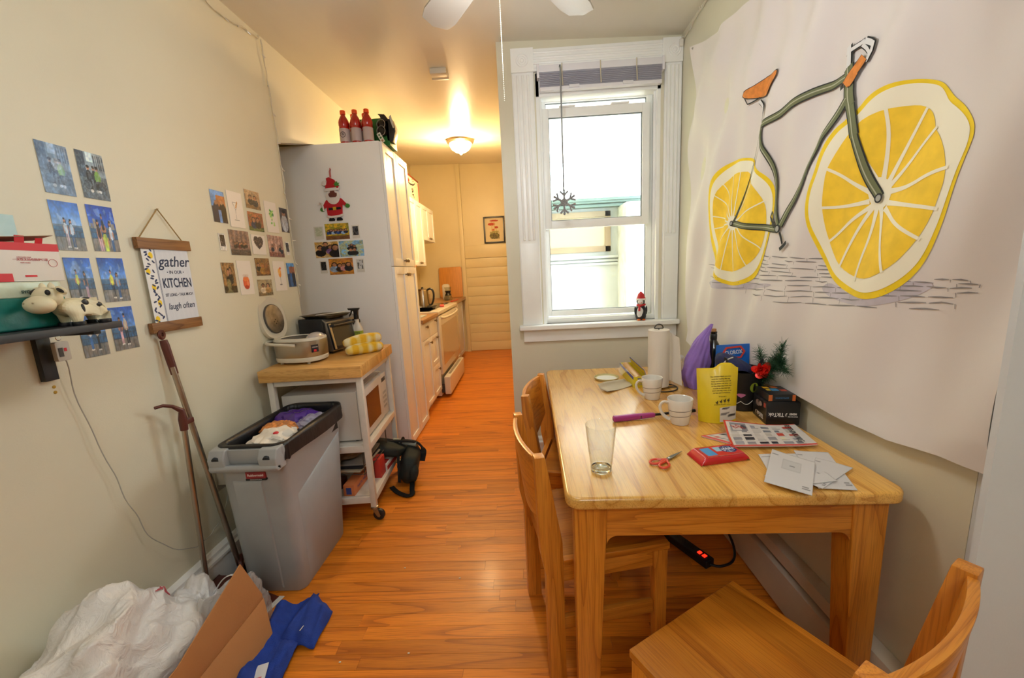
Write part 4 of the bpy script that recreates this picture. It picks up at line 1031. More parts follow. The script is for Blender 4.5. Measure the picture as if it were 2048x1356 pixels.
def p_city(seed, wash):
    def f(u, v):
        p = Pic(u, v, '#5f6c77').grad(0.5, 1, '#8fa0ad', '#6c7c88')
        p.rect(0.0, 0.45, 0.3, 1, '#3f4c5c').rect(0.6, 0.62, 1, 1, '#8e969a').rect(0.35, 0.8, 0.6, 1, '#c6dbe8')
        for i in range(5): p.rect(0.62 + i * 0.08, 0.66, 0.66 + i * 0.08, 0.95, '#3e4a56')
        p.rect(0, 0, 1, 0.34, '#5c6670').spk(26, seed, 0.4, '#39424c', 0.55, (0, 0, 1, 0.34))
        for x, c in ((0.35, '#15161a'), (0.55, '#22242a'), (0.66, '#6f9a42')):
            p.ell(x, 0.48, 0.11, 0.14, c).ell(x, 0.66, 0.05, 0.045, '#a87a62').ell(x, 0.69, 0.055, 0.035, '#17110f').rect(x - 0.07, 0.2, x + 0.05, 0.4, '#16181c')
            p.ell(x, 0.17, 0.06, 0.03, '#d8d8d4')
        for x in (0.25, 0.78):
            for r in (0.15, 0.13): p.ell(x, 0.30, r, r * 0.66, '#20242a' if r > 0.14 else '#4d5863', 0.8)
        p.spk(30, seed + 1, 0.35, '#9fb0bd', 0.62)
        if wash: p.put(np.ones_like(u), '#7fa6e0', 0.42); p.ell(0.55, 0.6, 0.16, 0.12, '#d5e2ee', 0.4)
        return p.out()
    return f
def p_crowd(seed, bg, floor_, ppl, stripes=None):
    def f(u, v):
        p = Pic(u, v, bg).spk(12, seed, 0.4, floor_, 0.6)
        if stripes:
            for i in range(5): p.rect(i * 0.22, 0.35, i * 0.22 + 0.10, 1, stripes)
        p.rect(0, 0, 1, 0.22, floor_).spk(20, seed + 3, 0.4, '#40342c', 0.6, (0, 0, 1, 0.25))
        for a in ppl: p.bust(**a)
        p.spk(34, seed + 8, 0.18, '#e6d8c4', 0.66)
        return p.out()
    return f
def p_card(kind):
    def f(u, v):
        p = Pic(u, v, '#e9e2da')
        if kind == 'martini':
            for t in np.linspace(0, 1, 40):
                p.ell(0.32 + 0.30 * t, 0.70 - 0.0 * t, 0.02, 0.008, '#8e8b88', .6); p.ell(0.30 + 0.17 * t, 0.70 - 0.22 * t, 0.014, 0.01, '#8e8b88', .6); p.ell(0.64 - 0.17 * t, 0.70 - 0.22 * t, 0.014, 0.01, '#8e8b88', .6)
                p.ell(0.47, 0.48 - 0.27 * t, 0.014, 0.008, '#8e8b88', .7); p.ell(0.32 + 0.3 * t, 0.20, 0.014, 0.008, '#77736f', .7)
            for t in np.linspace(0, 1, 9): p.ell(0.50 + 0.12 * t, 0.56 + 0.16 * t, 0.035, 0.022, '#c98b34')
        if kind == 'lime':
            p.spk(1, 1, 0, '#ffffff')
            for i in range(26):
                r = random.Random(i); p.ell(0.5 + r.uniform(-.16, .16), 0.5 + r.uniform(-.26, .24), r.uniform(.05, .09), r.uniform(.02, .05), r.choice(['#5fae3c', '#9fcf5e', '#2f7d34', '#d7e6a0', '#7cc25a']), .8)
        if kind == 'negroni':
            p.ell(0.5, 0.36, 0.24, 0.20, '#d9472a', .9).ell(0.5, 0.46, 0.21, 0.07, '#f08a4a', .8).ell(0.46, 0.30, 0.12, 0.10, '#ef6a3c', .7).ell(0.5, 0.22, 0.18, 0.06, '#b32d1c', .7).ell(0.5, 0.56, 0.22, 0.05, '#d9c9bd', .8).ell(0.6, 0.34, 0.07, 0.08, '#f7a877', .6)
        if kind == 'mimosa':
            p.ell(0.5, 0.60, 0.12, 0.15, '#f0992a').ell(0.46, 0.66, 0.10, 0.10, '#f5b95a').ell(0.58, 0.76, 0.08, 0.04, '#e6672a').rect(0.49, 0.22, 0.515, 0.46, '#8e8b88').ell(0.5, 0.21, 0.14, 0.012, '#77736f')
        if kind == 'heart':
            x = (u - 0.5) / 0.30; y = (v - 0.56) / 0.30
            m = ((x ** 2 + y ** 2 - 1) ** 3 - x ** 2 * y ** 3 < 0).astype(float); p.put(m, '#3d3436').spk(16, 3, 0.0, '#ffffff')
            p.put(m * (noise2(u, v, 14, 5) > 0.6), '#8a7268', 0.8)
        return p.out()
    return f
def p_polaroid(seed, dark, tone):
    def f(u, v):
        p = Pic(u, v, '#d8d6d0').rect(0.12, 0.24, 0.88, 0.92, dark).spk(10, seed, 0.6, tone, 0.55, (0.12, 0.24, 0.88, 0.92)).spk(20, seed + 1, 0.5, '#ffffff', 0.86, (0.12, 0.24, 0.88, 0.92))
        return p.out()
    return f
WOM = lambda x, y, h, t, l, w=1.0: dict(x=x, y0=y, h=h, topc=t, legc=l, longh=True, w=w)
MAN = lambda x, y, h, t, l, w=1.0: dict(x=x, y0=y, h=h, topc=t, legc=l, w=w)
B = lambda x, y, r, t, **k: dict(x=x, y=y, r=r, topc=t, **k)

def wallframe(y, z, x=XL): return frame((x, y, z), (0, 1, 0), (0, 0, 1), (1, 0, 0))
GS = [0]
def grain(fn):
    """tonal unevenness of a real print: broad light and dark areas plus fine detail"""
    GS[0] += 11; s0 = GS[0]
    def f(u, v):
        c = fn(u, v); k = .70 + .34 * noise2(u, v, 6, s0) + .30 * noise2(u, v, 22, s0 + 1)
        hue = .06 * (noise2(u, v, 12, s0 + 2) - .5)
        return np.clip(c[0] * k + hue, 0, 1), np.clip(c[1] * k, 0, 1), np.clip(c[2] * k - hue, 0, 1)
    return f
def lphoto(y0, z0, y1, z1, fn, label, group, name='photo_print', cat='photo', n=44, tilt=0.0, d=0.0022, m=None):
    w_, h_ = y1 - y0, z1 - z0
    Mx = wallframe(y0, z0, XL + d) @ Matrix.Rotation(math.radians(tilt), 4, 'Z')
    ny = int(n * h_ / min(w_, h_)); nx = int(n * w_ / min(w_, h_))
    if cat == 'photo': fn = grain(fn)
    o = printed(name, Mx, w_, h_, nx, ny, fn, m or PR_GLOSS, th=0.0012)
    return setp(o, label, cat, group)
S_ = 1.44 / 1.395   # the wall stands at x = -1.44
def sc1(a): # rescale from the measuring plane to the wall plane, seen from the lens
    y0, z0, y1, z1 = a
    return y0 * S_, 1.35 + (z0 - 1.35) * S_, y1 * S_, 1.35 + (z1 - 1.35) * S_
GA = 'photo prints in two columns beside the shelf'
rowsA = [
 ((1.176, 1.646, 1.258, 1.792), p_city(1, True), 'hazy pale photo of cyclists on a city street, top of its column'),
 ((1.281, 1.649, 1.363, 1.795), p_city(7, False), 'dark photo of three people with bicycles on a city street'),
 ((1.174, 1.479, 1.253, 1.625), p_harbour([WOM(.40, .06, .62, '#c8d6e6', '#c5b4c0'), WOM(.60, .04, .62, '#bcd3ea', '#31598c')], .1, ('#8db6e6', '#2a63c4')), 'photo of two women side by side by blue water, one in pale trousers'),
 ((1.276, 1.481, 1.359, 1.628), p_harbour([WOM(.30, -.1, .80, '#3a2a2a', '#c7a5b4'), WOM(.76, -.12, .82, '#c4d2e2', '#3c5c86'), MAN(.50, .0, .84, '#222a3a', '#222a3a'), MAN(.50, -.32, .86, '#b9cf58', '#b9cf58', 1.5)], .2, ('#2f66cc', '#123ea6'), True), 'photo of four friends huddled before a skyline, front one in lime shirt'),
 ((1.177, 1.322, 1.252, 1.457), p_harbour([MAN(.36, .08, .66, '#c2cf5c', '#1c1f26'), WOM(.66, .02, .68, '#38485e', '#c4a4b8')], .3), 'photo of a lime-shirted man and a woman in pink trousers'),
 ((1.274, 1.313, 1.358, 1.459), p_harbour([MAN(.40, .08, .66, '#c8cf4e', '#16181e'), WOM(.62, .06, .62, '#7fa0c4', '#3c5f92')], .4), 'photo of a yellow-shirted man and a woman in blue jeans'),
 ((1.176, 1.144, 1.251, 1.290), p_harbour([MAN(.36, .14, .66, '#c8d2dc', '#3a6bb0'), MAN(.64, .12, .70, '#c9c4b8', '#16171c')], .5), 'photo of two people by water, partly hidden by the black shelf'),
 ((1.272, 1.147, 1.354, 1.294), p_harbour([WOM(.36, .12, .66, '#7a6a80', '#d0a6ae'), MAN(.58, .10, .76, '#c7c1b2', '#15161b')], .6), 'photo of a woman in pink and a man in light jacket, below the shelf tip'),
]
for a, fn, lab in rowsA: lphoto(*sc1(a), fn, lab, GA)
setp(lphoto(1.06, 1.49, 1.118, 1.575, lambda u, v: Pic(u, v, '#a9c7c6').spk(8, 2, .2, '#bfd6d4').out(), 'pale blue-green sheet on the wall above the mask box', None, 'paper_sheet', 'paper', n=8))

GB = 'cluster of prints on the wall by the tall cabinet'
gold, rose = '#8a6a44', '#8c6a62'
rowsB = [
 ((1.816, 1.636, 1.901, 1.778), lambda u, v: Pic(u, v, '#5f97d8').rect(.35, .45, 1, .86, '#a9683e').rect(0, 0, 1, .5, '#20283c').ell(.3, .35, .25, .28, '#1c2440').ell(.75, .34, .26, .3, '#10141f').rect(.42, 0, .6, .4, '#6d94d0').ell(.3, .62, .1, .07, '#a8775a').ell(.72, .64, .1, .07, '#a8775a').out(), 'photo of two people in dark blue before a brick building, top corner'),
 ((1.918, 1.625, 2.019, 1.794), p_card('martini'), 'white card with a line-drawn martini glass'),
 ((2.048, 1.732, 2.162, 1.823), p_crowd(3, '#a98c6c', gold, [B(.35, .62, .12, '#1b1d22'), B(.66, .60, .13, '#23252b')]), 'photo of two people by a bright window, topmost in the cluster'),
 ((2.047, 1.621, 2.163, 1.715), p_crowd(5, '#a35a34', '#5e6a30', [B(.35, .58, .13, '#1d2c50', longh=True), B(.62, .60, .13, '#22180f', longh=True)]), 'photo of two long-haired people among autumn trees'),
 ((2.194, 1.625, 2.297, 1.791), p_card('lime'), 'white card with a green lime drink painting'),
 ((2.326, 1.638, 2.401, 1.774), lambda u, v: Pic(u, v, '#39333a').spk(8, 4, .5, '#6b5348').ell(.5, .36, .42, .36, '#a9aeb8').ell(.5, .78, .2, .12, '#9c6c50').ell(.5, .86, .22, .08, '#1b1412').out(), 'photo of a person in a pale grey hooded top by the cabinet edge'),
 ((1.824, 1.509, 1.864, 1.586), p_polaroid(3, '#141318', '#5a5560'), 'tiny dark instant photo with white border left of the steps photo'),
 ((1.890, 1.491, 2.028, 1.610), p_crowd(9, '#7a625c', '#4a4444', [B(.25 + .11 * i, .46 + .03 * (i % 2), .055, c) for i, c in enumerate(['#1c2230', '#20202a', '#5a1f22', '#1a2a22', '#15161b', '#1c1c22'])], '#93766a'), 'wide photo of a group standing on stone steps'),
 ((2.045, 1.500, 2.153, 1.600), p_card('heart'), 'white card with a dark heart'),
 ((2.179, 1.491, 2.315, 1.608), p_crowd(11, '#a88274', '#7a4638', [B(.25, .5, .07, '#2c3444'), B(.75, .5, .07, '#22262e'), B(.85, .42, .07, '#2a2c34')], '#c09a8a'), 'photo of people standing along a pinkish colonnade'),
 ((2.336, 1.506, 2.373, 1.582), p_polaroid(8, '#23242a', '#7a7680'), 'tiny instant photo beside the colonnade photo'),
 ((1.807, 1.312, 1.889, 1.453), p_crowd(13, '#9a7448', '#3a3020', [B(.45, .66, .13, '#1d1c1c'), B(.62, .72, .12, '#20242a'), B(.40, .24, .18, '#6f6a48', hair='#7b744e', skin='#7b744e')]), 'photo of two people indoors, one holding an olive coat'),
 ((1.909, 1.297, 2.008, 1.464), p_card('negroni'), 'white card with a red-orange cocktail painting'),
 ((2.046, 1.389, 2.162, 1.480), p_crowd(15, '#8c6a3c', '#5a3a20', [B(.2, .6, .1, '#2c2a24'), B(.48, .56, .14, '#a8792e', hair='#b07a2c', skin='#a86c40'), B(.76, .56, .14, '#8a5a24', hair='#8a5a2a', skin='#9a6238')]), 'photo of three people in golden light'),
 ((2.189, 1.302, 2.295, 1.468), p_card('mimosa'), 'white card with an orange flute cocktail painting'),
 ((2.039, 1.283, 2.158, 1.368), p_crowd(17, '#9a8a6a', '#7a6a4a', [B(.35, .62, .13, '#d8c9ae', skin='#7a5138'), B(.68, .62, .13, '#b08a52', longh=True)]), 'photo of two smiling faces right above the rice cooker lid'),
 ((2.317, 1.319, 2.393, 1.458), lambda u, v: Pic(u, v, '#4f8ed0').rect(.3, .5, 1, .85, '#9c6448').rect(0, 0, 1, .55, '#1d3a66').ell(.45, .3, .22, .3, '#2b5c9c').ell(.75, .34, .2, .28, '#121a2a').out(), 'blue photo of two people outdoors at the foot of the cabinet corner'),
]
for a, fn, lab in rowsB:
    lphoto(*sc1(a), fn, lab, GB, d=0.0025 + 0.0 , name='cocktail_card' if 'card with' in lab and 'heart' not in lab else ('heart_card' if 'heart' in lab else 'photo_print'), cat='card' if 'card with' in lab else 'photo', n=36, tilt=random.uniform(-0.6, 0.6))

GCn = 'prints on the side of the tall cabinet'
def cphoto(x0, z0, x1, z1, fn, label, n=36, name='photo_print', cat='photo', d=0.0):
    Mx = frame((x0, 2.916 - 0.0018 - d, z0), (1, 0, 0), (0, 0, 1), (0, -1, 0))
    w_, h_ = x1 - x0, z1 - z0
    if name == 'photo_print': fn = grain(fn)
    o = printed(name, Mx, w_, h_, int(n * w_ / min(w_, h_)), int(n * h_ / min(w_, h_)), fn, PR_GLOSS, th=0.0012)
    return setp(o, label, cat, GCn)
def p_row(seed, top, bot, n, c):
    def f(u, v):
        p = Pic(u, v, top).spk(14, seed, .6, bot, .5).rect(0, 0, 1, .25, '#7a5234')
        for i in range(n): p.bust(.14 + .72 * i / (n - 1), .55 + .04 * (i % 2), .065, c[i % len(c)])
        return p.out()
    return f
def p_self(seed, top, bot, cs):
    def f(u, v):
        p = Pic(u, v, top).spk(10, seed, .5, bot, .5)
        for x, y, r, c, l in cs: p.bust(x, y, r, c, longh=l)
        return p.out()
    return f
cphoto(-1.427, 1.634, -1.252, 1.747, p_row(2, '#c9a632', '#6f7d34', 8, ['#2a4c8c', '#1c2c54', '#8fb0dc', '#23304c']), 'wide photo of a big group under yellow trees')
cphoto(-1.519, 1.509, -1.345, 1.622, p_self(4, '#c8a054', '#d8c9b4', [(.22, .62, .15, '#1c1c22', 0), (.45, .84, .13, '#2a2a33', 0), (.66, .66, .13, '#7a5a8c', 1), (.86, .62, .18, '#1c1a1e', 1)]), 'close-up photo of four smiling friends')
cphoto(-1.338, 1.509, -1.160, 1.621, p_self(6, '#7fb4dc', '#c9b45a', [(.42, .66, .07, '#15161b', 0), (.52, .74, .07, '#22242c', 0), (.62, .66, .07, '#101114', 0), (.46, .42, .1, '#181a20', 0), (.62, .42, .1, '#22201f', 0)]), 'photo of four people in black before blue sky and branches', d=0.0004)
cphoto(-1.431, 1.383, -1.251, 1.499, p_self(8, '#c98a34', '#a8623c', [(.22, .62, .13, '#8fa6c4', 1), (.44, .56, .11, '#3a2c28', 1), (.6, .58, .1, '#c98a8c', 1), (.8, .62, .12, '#26242a', 1)]), 'photo of four friends sitting among autumn leaves')
cphoto(-1.510, 1.641, -1.442, 1.731, p_polaroid(11, '#b9c3a8', '#d6d9c6'), 'faded pale green instant photo on the cabinet side', name='instant_photo')
cphoto(-1.232, 1.636, -1.177, 1.727, p_polaroid(12, '#191a1f', '#6a6670'), 'dark instant photo beside the yellow-tree group photo', name='instant_photo')
cphoto(-1.499, 1.397, -1.446, 1.487, p_polaroid(13, '#15161a', '#33363c'), 'almost black instant photo at the lower edge of the cabinet prints', name='instant_photo')
cphoto(-1.227, 1.392, -1.170, 1.488, p_polaroid(14, '#c9ccd0', '#15161a'), 'instant photo of dark figures on white, lower edge of the cabinet prints', name='instant_photo')

# ------------------------------------------------------------------ hanging wall sign
sg = thing('wall_sign', 'hanging kitchen sign with blue lettering, lemon border and wooden rails', 'sign', (-1.43, 1.57, 1.18))
SX = -1.425
Msg = lambda y, z, d=0.0: frame((SX + d, y, z), (0, 1, 0), (0, 0, 1), (1, 0, 0))
SW = wood('sign_rail_oak', '#9a6a38', '#8c5e30', '#6f4520', axis=1, rough=0.5, rings=50)
G().box(SX - 0.012, 1.453, 1.500, SX + 0.006, 1.688, 1.541).build('top_rail', SW, sg, bevel=0.0015)
G().box(SX - 0.012, 1.444, 1.180, SX + 0.006, 1.678, 1.220).build('bottom_rail', SW, sg, bevel=0.0015)
LEAFS = []
_r = random.Random(4)
for i in range(34):
    yy_ = (i + .5) / 34; LEAFS.append((_r.uniform(0.02, 0.20), yy_, _r.uniform(-1, 1)))
def p_sign(u, v):
    p = Pic(u, v, '#d9dde4')
    for i in range(30): p.rect(0.27 + i * .025, 0, 0.275 + i * .025, 1, '#ccd1da', .5)
    p.rect(0, 0, 0.232, 1, '#e9eaea')
    for i in range(5): p.ell(0.06 + 0.11 * ((i * 2) % 3) / 2, 0.09 + 0.2 * i, .045, .040, '#f0cf2c')
    for x, y, a in LEAFS:
        c, s = math.cos(a * 1.2), math.sin(a * 1.2)
        du, dv = (u - x) * 0.70, (v - y)
        p.put(((((du * c + dv * s) / .026) ** 2 + ((-du * s + dv * c) / .0115) ** 2) < 1).astype(float), '#27365e')
    p.rect(0.245, 0, 0.252, 1, '#27365e').rect(0.262, 0, 0.267, 1, '#27365e')
    return p.out()
printed('banner', Msg(1.466, 1.205), 0.206, 0.305, 130, 190, p_sign, PR_MATT, parent=sg, th=0.0012)
NAVY = mat('navy_print', '#22304f', 0.6)
cy = 1.466 + 0.206 * 0.635
for body, z, size, sh, off, sx in (('gather', 1.452, 0.060, 0.25, 0.0006, 0.92), ('• IN OUR •', 1.411, 0.018, 0, 0.0002, 0.95), ('KITCHEN', 1.367, 0.052, 0, 0.0010, 0.62), ('SIT LONG • TALK MUCH', 1.321, 0.0165, 0, 0.0002, 0.72), ('laugh often', 1.275, 0.036, 0.25, 0.0002, 0.78)):
    text(body, size, Msg(cy, z, 0.0004), NAVY, sg, off=off, shear=sh, sx=sx)
TW = mat('jute_twine', '#9c8050', 0.8)
G().tube([(SX, 1.470, 1.541), (SX - 0.006, 1.575, 1.658)], 0.0022, 6).tube([(SX - 0.006, 1.575, 1.658), (SX, 1.655, 1.541)], 0.0022, 6).build('hanging_cord', TW, sg)
G().cyl((XL, 1.575, 1.655), (XL + 0.014, 1.575, 1.658), 0.002).build('nail', STEEL, sg)

# ------------------------------------------------------------------ shelf and what stands on it
SZ = 1.262
sh = thing('wall_shelf', 'black wooden wall shelf on a black bracket', 'shelf', (-1.44, 0.9, SZ))
BLK = mat('black_stained_wood', '#25262a', 0.5, bump=0.1, vary=0.1, stretch=(1, .1, 1), vscale=30)
G().box(XL + 0.001, 0.35, SZ - 0.019, -1.190, 1.12, SZ).build('board', BLK, sh, bevel=0.0015)
G().box(XL + 0.001, 1.083, 1.095, XL + 0.018, 1.118, SZ - 0.019).box(XL + 0.018, 1.090, SZ - 0.034, -1.25, 1.110, SZ - 0.019).build('bracket', BLK, sh, bevel=0.001)

def boxlab(o, label, cat, group=None): return setp(o, label, cat, group)
mb = thing('mask_box', 'open red and white face mask box on top of the shelf pile', 'box', (-1.33, 1.02, 1.387))
CW = mat('box_card_white', '#d9d3cc', 0.6); CR = mat('box_card_red', '#c8202c', 0.5); TAN = mat('card_inside', '#a99a84', 0.8)
bx0, bx1, by0, by1, bz0, bz1 = -1.395, -1.275, 0.962, 1.072, 1.385, 1.482
G().box(bx0, 0.80, bz0, bx1, by1, bz1).build('carton', CW, mb, bevel=0.0012)
G().box(bx0 - 0.0004, 0.80, bz1 - 0.019, bx1 + 0.0006, by1 + 0.0006, bz1 + 0.0006).build('red_band', CR, mb)
G().box(bx0, 0.801, bz0 - 0.0003, bx1 + 0.0007, 0.960, bz0 + 0.020).build('red_foot', CR, mb)
g = G().obox((-1.30, 1.0, bz1 + 0.012), (0.06, 0.13, 0.001), rx=math.radians(6), ry=math.radians(-10)).obox((-1.36, 0.97, bz1 + 0.016), (0.05, 0.15, 0.001), rx=math.radians(-4), ry=math.radians(14))
g.build('lid_flap', TAN, mb)
G().obox((-1.276, 0.992, bz1 + 0.008), (0.001, 0.02, 0.022), ry=math.radians(12)).obox((-1.279, 1.035, bz1 + 0.006), (0.001, 0.016, 0.018), ry=math.radians(20)).build('red_tab', CR, mb)
Mb = lambda y, z: frame((bx1 + 0.0008, y, z), (0, 1, 0), (0, 0, 1), (1, 0, 0))
REDI = mat('red_print', '#b84a54', 0.6)
text('一次性无纺布防护口罩', 0.0075, Mb(1.005, 1.440), REDI, mb, align='CENTER')
text('DISPOSABLE MASK', 0.0036, Mb(0.992, 1.446), REDI, mb)
text('KN95 MASKS', 0.0036, Mb(0.992, 1.432), REDI, mb)
G().box(bx1 + 0.0004, 0.985, 1.396, bx1 + 0.0009, 1.010, 1.401).build('red_bar', CR, mb)
G().tube([(bx1 + .0008, 1.052 + .010 * math.cos(a), 1.432 + .010 * math.sin(a)) for a in [2 * math.pi * i / 24 for i in range(25)]], .0005, 5, cap=False).build('round_mark', REDI, mb)

tp2 = thing('teal_tissue_pack', 'teal and white plastic pack under the mask box on the shelf', 'pack', (-1.33, 1.0, SZ))
TEAL = mat('teal_film', '#1d6f66', 0.25, bump=0.3, bscale=40, vary=0.12, vscale=14)
def packfn(u, v):
    return None
g = G().prism(rrect(-1.420, 0.80, -1.268, 1.066, 0.02), SZ + 0.001, 1.345, 'z').build('teal_wrap', TEAL, tp2, bevel=0.010, seg=3)
G().prism(rrect(-1.418, 0.802, -1.270, 1.064, 0.02), 1.342, 1.384, 'z').build('white_wrap', mat('white_green_film', '#c2cdb8', 0.3, vary=0.1, vscale=20, bump=0.3, bscale=40), tp2, bevel=0.008, seg=3)
Mp = lambda y, z: frame((-1.2665, y, z), (0, 1, 0), (0, 0, 1), (1, 0, 0))
text('SYG CARE', 0.010, Mp(0.985, 1.358), mat('dark_green_print', '#1f3b38', 0.6), tp2, off=0.0004)
text('Disposable', 0.006, Mp(0.985, 1.338), CW, tp2)
text('Sur', 0.016, Mp(0.985, 1.322), CW, tp2, off=0.0004)

# cow figurine, standing along the shelf, head towards the camera side
cw = thing('cow_figurine', 'cream toy cow with black spots standing on the shelf edge', 'figurine', (-1.232, 1.04, SZ))
CREAM = mat('cream_vinyl', '#d8cfae', 0.45, sub=0.1); CB = mat('black_vinyl', '#16161a', 0.4)
cx_, cz_ = -1.232, SZ
def skin(name, nodes, edges, m, parent, sub=2):
    me = bpy.data.meshes.new(name)
    off = ORG.get(parent.name, Vector((0, 0, 0)))
    me.from_pydata([tuple(Vector(n[0]) - off) for n in nodes], edges, [])
    o = bpy.data.objects.new(name, me); C.objects.link(o); o.parent = parent
    ORG[o.name] = off
    o.modifiers.new('skin', 'SKIN')
    for i, n in enumerate(nodes):
        r = n[1] if isinstance(n[1], tuple) else (n[1], n[1])
        me.skin_vertices[0].data[i].radius = r
    me.skin_vertices[0].data[0].use_root = True
    s2 = o.modifiers.new('sub', 'SUBSURF'); s2.levels = sub; s2.render_levels = sub
    me.materials.append(m)
    for p in me.polygons: p.use_smooth = True
    return o
x = cx_
nodes = [((x, 1.055, cz_ + .046), .026), ((x, 1.085, cz_ + .047), .025), ((x, 1.02, cz_ + .052), .022), ((x, 1.0, cz_ + .066), .020)]
edges = [(0, 1), (0, 2), (2, 3)]
for sx in (-1, 1):
    for yy, root in ((1.095, 1), (1.028, 2)):
        i = len(nodes)
        nodes += [((x + sx * .017, yy, cz_ + .028), .013), ((x + sx * .019, yy, cz_ + .004), .0125)]
        edges += [(root, i), (i, i + 1)]
        G().lathe((x + sx * .019, yy, cz_), [(0.0, 0), (.0135, 0), (.0145, .004), (.0138, .010), (0.0, .011)], 16).build('hoof', CB, cw, smooth=True)
skin('body', nodes, edges, CREAM, cw)
G().ball((x, 0.986, cz_ + .080), .029, 20, 14, 1.0, 0.95, .92).build('head', CREAM, cw, smooth=True)
G().ball((x + .010, 0.958, cz_ + .062), .027, 20, 14, 1.25, .95, .85).build('muzzle', CREAM, cw, smooth=True)
for s in (-1, 1):
    G().ball((x + s * .020 + .006, 0.968, cz_ + .092), .0062, 12, 8, 1, .7, 1.2).build('eye', CB, cw, smooth=True)
    R = Matrix.Rotation(s * 0.5, 3, 'Y')
    G().ball((x + s * .034, 0.992, cz_ + .096), .014, 12, 8, 1.2, .4, .65, R=R).build('ear', CREAM, cw, smooth=True)
    G().ball((x + s * .036, 0.988, cz_ + .096), .010, 12, 8, 1.1, .3, .5, R=R).build('inner_ear', CB, cw, smooth=True)
    G().lathe((x + s * .012, 0.99, cz_ + .103), [(.007, 0), (.006, .008), (.002, .014), (0, .015)], 12).build('horn', CREAM, cw, smooth=True)
    G().ball((x + .012 + s * .012, 0.934, cz_ + .068), .0022, 8, 6).build('nostril', mat('tan_vinyl', '#a89b78', .5), cw, smooth=True)
G().ball((x + .0215, 1.052, cz_ + .060), .010, 12, 8, .4, .9, 1.0).build('spot', CB, cw, smooth=True)
G().ball((x + .026, 1.040, cz_ + .044), .009, 12, 8, .35, .5, 1.6).build('spot', CB, cw, smooth=True)
G().ball((x + .0235, 1.084, cz_ + .052), .010, 12, 8, .4, .9, .8).build('spot', CB, cw, smooth=True)
G().ball((x + .004, 1.07, cz_ + .070), .010, 12, 8, 1.2, 1.1, .45).build('spot', CB, cw, smooth=True)
G().tube([(x, 1.108, cz_ + .056), (x + .004, 1.116, cz_ + .046), (x + .004, 1.115, cz_ + .030)], [.004, .003, .005], 8).build('tail', CREAM, cw, smooth=True)
o = printed('white_envelope', frame((-1.325, 0.60, SZ + 0.0012), (1, 0, 0), (0, 1, 0), (0, 0, 1)), 0.11, 0.235, 6, 6, lambda u, v: Pic(u, v, '#b9bfd0').out(), PR_MATT)
setp(o, 'pale envelope lying on the black shelf', 'envelope')
# drop: battery box of the fairy lights, hanging from a ring at the shelf bracket
tg = thing('light_battery_pack', 'pale battery pack hanging from a ring under the black shelf', 'battery pack', (-1.40, 1.11, 1.2))
G().lathe((-1.395, 1.118, 1.222), [(.010, -.001), (.0115, 0), (.010, .001), (.0085, 0), (.010, -.001)], 18, axis=(1, .3, 0), cap=False).build('ring', CHROME, tg)
G().prism(rrect(1.104, 1.150, 1.140, 1.208, .005), -1.408, -1.394, 'x').build('case', mat('battery_white', '#b9b3a8', 0.4), tg, bevel=0.001)
G().box(-1.3935, 1.109, 1.163, -1.393, 1.121, 1.190).build('barcode', mat('barcode_grey', '#4a4644', .7), tg)
G().box(-1.3935, 1.124, 1.178, -1.393, 1.131, 1.188).build('red_mark', CR, tg)
pts = [(-1.405, 1.130, 1.150), (-1.425, 1.15, 1.02), (-1.42, 1.165, .90), (-1.418, 1.19, .78), (-1.418, 1.205, .68), (-1.416, 1.228, .58), (-1.415, 1.25, .48), (-1.412, 1.30, .38), (-1.40, 1.37, .315), (-1.40, 1.42, .29), (-1.40, 1.47, .29), (-1.40, 1.51, .30), (-1.40, 1.56, .325), (-1.402, 1.60, .36), (-1.405, 1.635, .43), (-1.412, 1.65, .47)]
def wavy(pts, a, n=6):
    P = smoothp([Vector(p) for p in pts], False, 2)
    out = []
    for i, p in enumerate(P): out.append(p + Vector((0.0, a * math.sin(i * .9), a * math.cos(i * 1.1))))
    return out
o = G().tube(wavy(pts, .003), .0016, 6); o = o.build('power_cord', mat('cord_white', '#a9a79d', .5), tg, smooth=True)

g = G().box(XL + .0005, 1.604, .425, XL + .006, 1.684, .545)
ol = own('wall_outlet', g, mat('outlet_plate', '#b3ab9c', .4), 'wall outlet plate low on the wall behind the broom poles', 'outlet', loc=(XL, 1.644, .485), bevel=.002)
ad = thing('power_adapter', 'cream plug adapter with white cables at the wall outlet', 'adapter', (-1.42, 1.645, .44))
G().box(XL + .0065, 1.612, .455, XL + .045, 1.672, .535).build('body', mat('adapter_cream', '#b5ad9e', .4), ad, bevel=.004)
G().tube(smoothp([Vector(p) for p in [(-1.41, 1.632, .457), (-1.405, 1.63, .40), (-1.40, 1.65, .30), (-1.40, 1.655, .15), (-1.395, 1.66, .02), (-1.38, 1.72, .006), (-1.36, 1.80, .006)]], False, 2), .003, 6).build('cable', mat('cable_white', '#b8b2a6', .5), ad, smooth=True)
G().tube(smoothp([Vector(p) for p in [(-1.41, 1.66, .457), (-1.398, 1.67, .38), (-1.395, 1.675, .2), (-1.39, 1.70, .05), (-1.37, 1.78, .006)]], False, 2), .0022, 6).build('cable', mat('cable_white'), ad, smooth=True)
for i, z in enumerate((1.072, 1.055)):
    own('screw_hole', G().ball((XL + .0005, 1.112, z), .005, 10, 6, .3, 1, 1), mat('yellow_plug', '#b8922c', .6), ['yellow wall plug under the shelf bracket, upper one', 'yellow wall plug under the shelf bracket, lower one'][i], 'wall plug', loc=(XL, 1.112, z), group='wall plugs under the bracket', smooth=True)

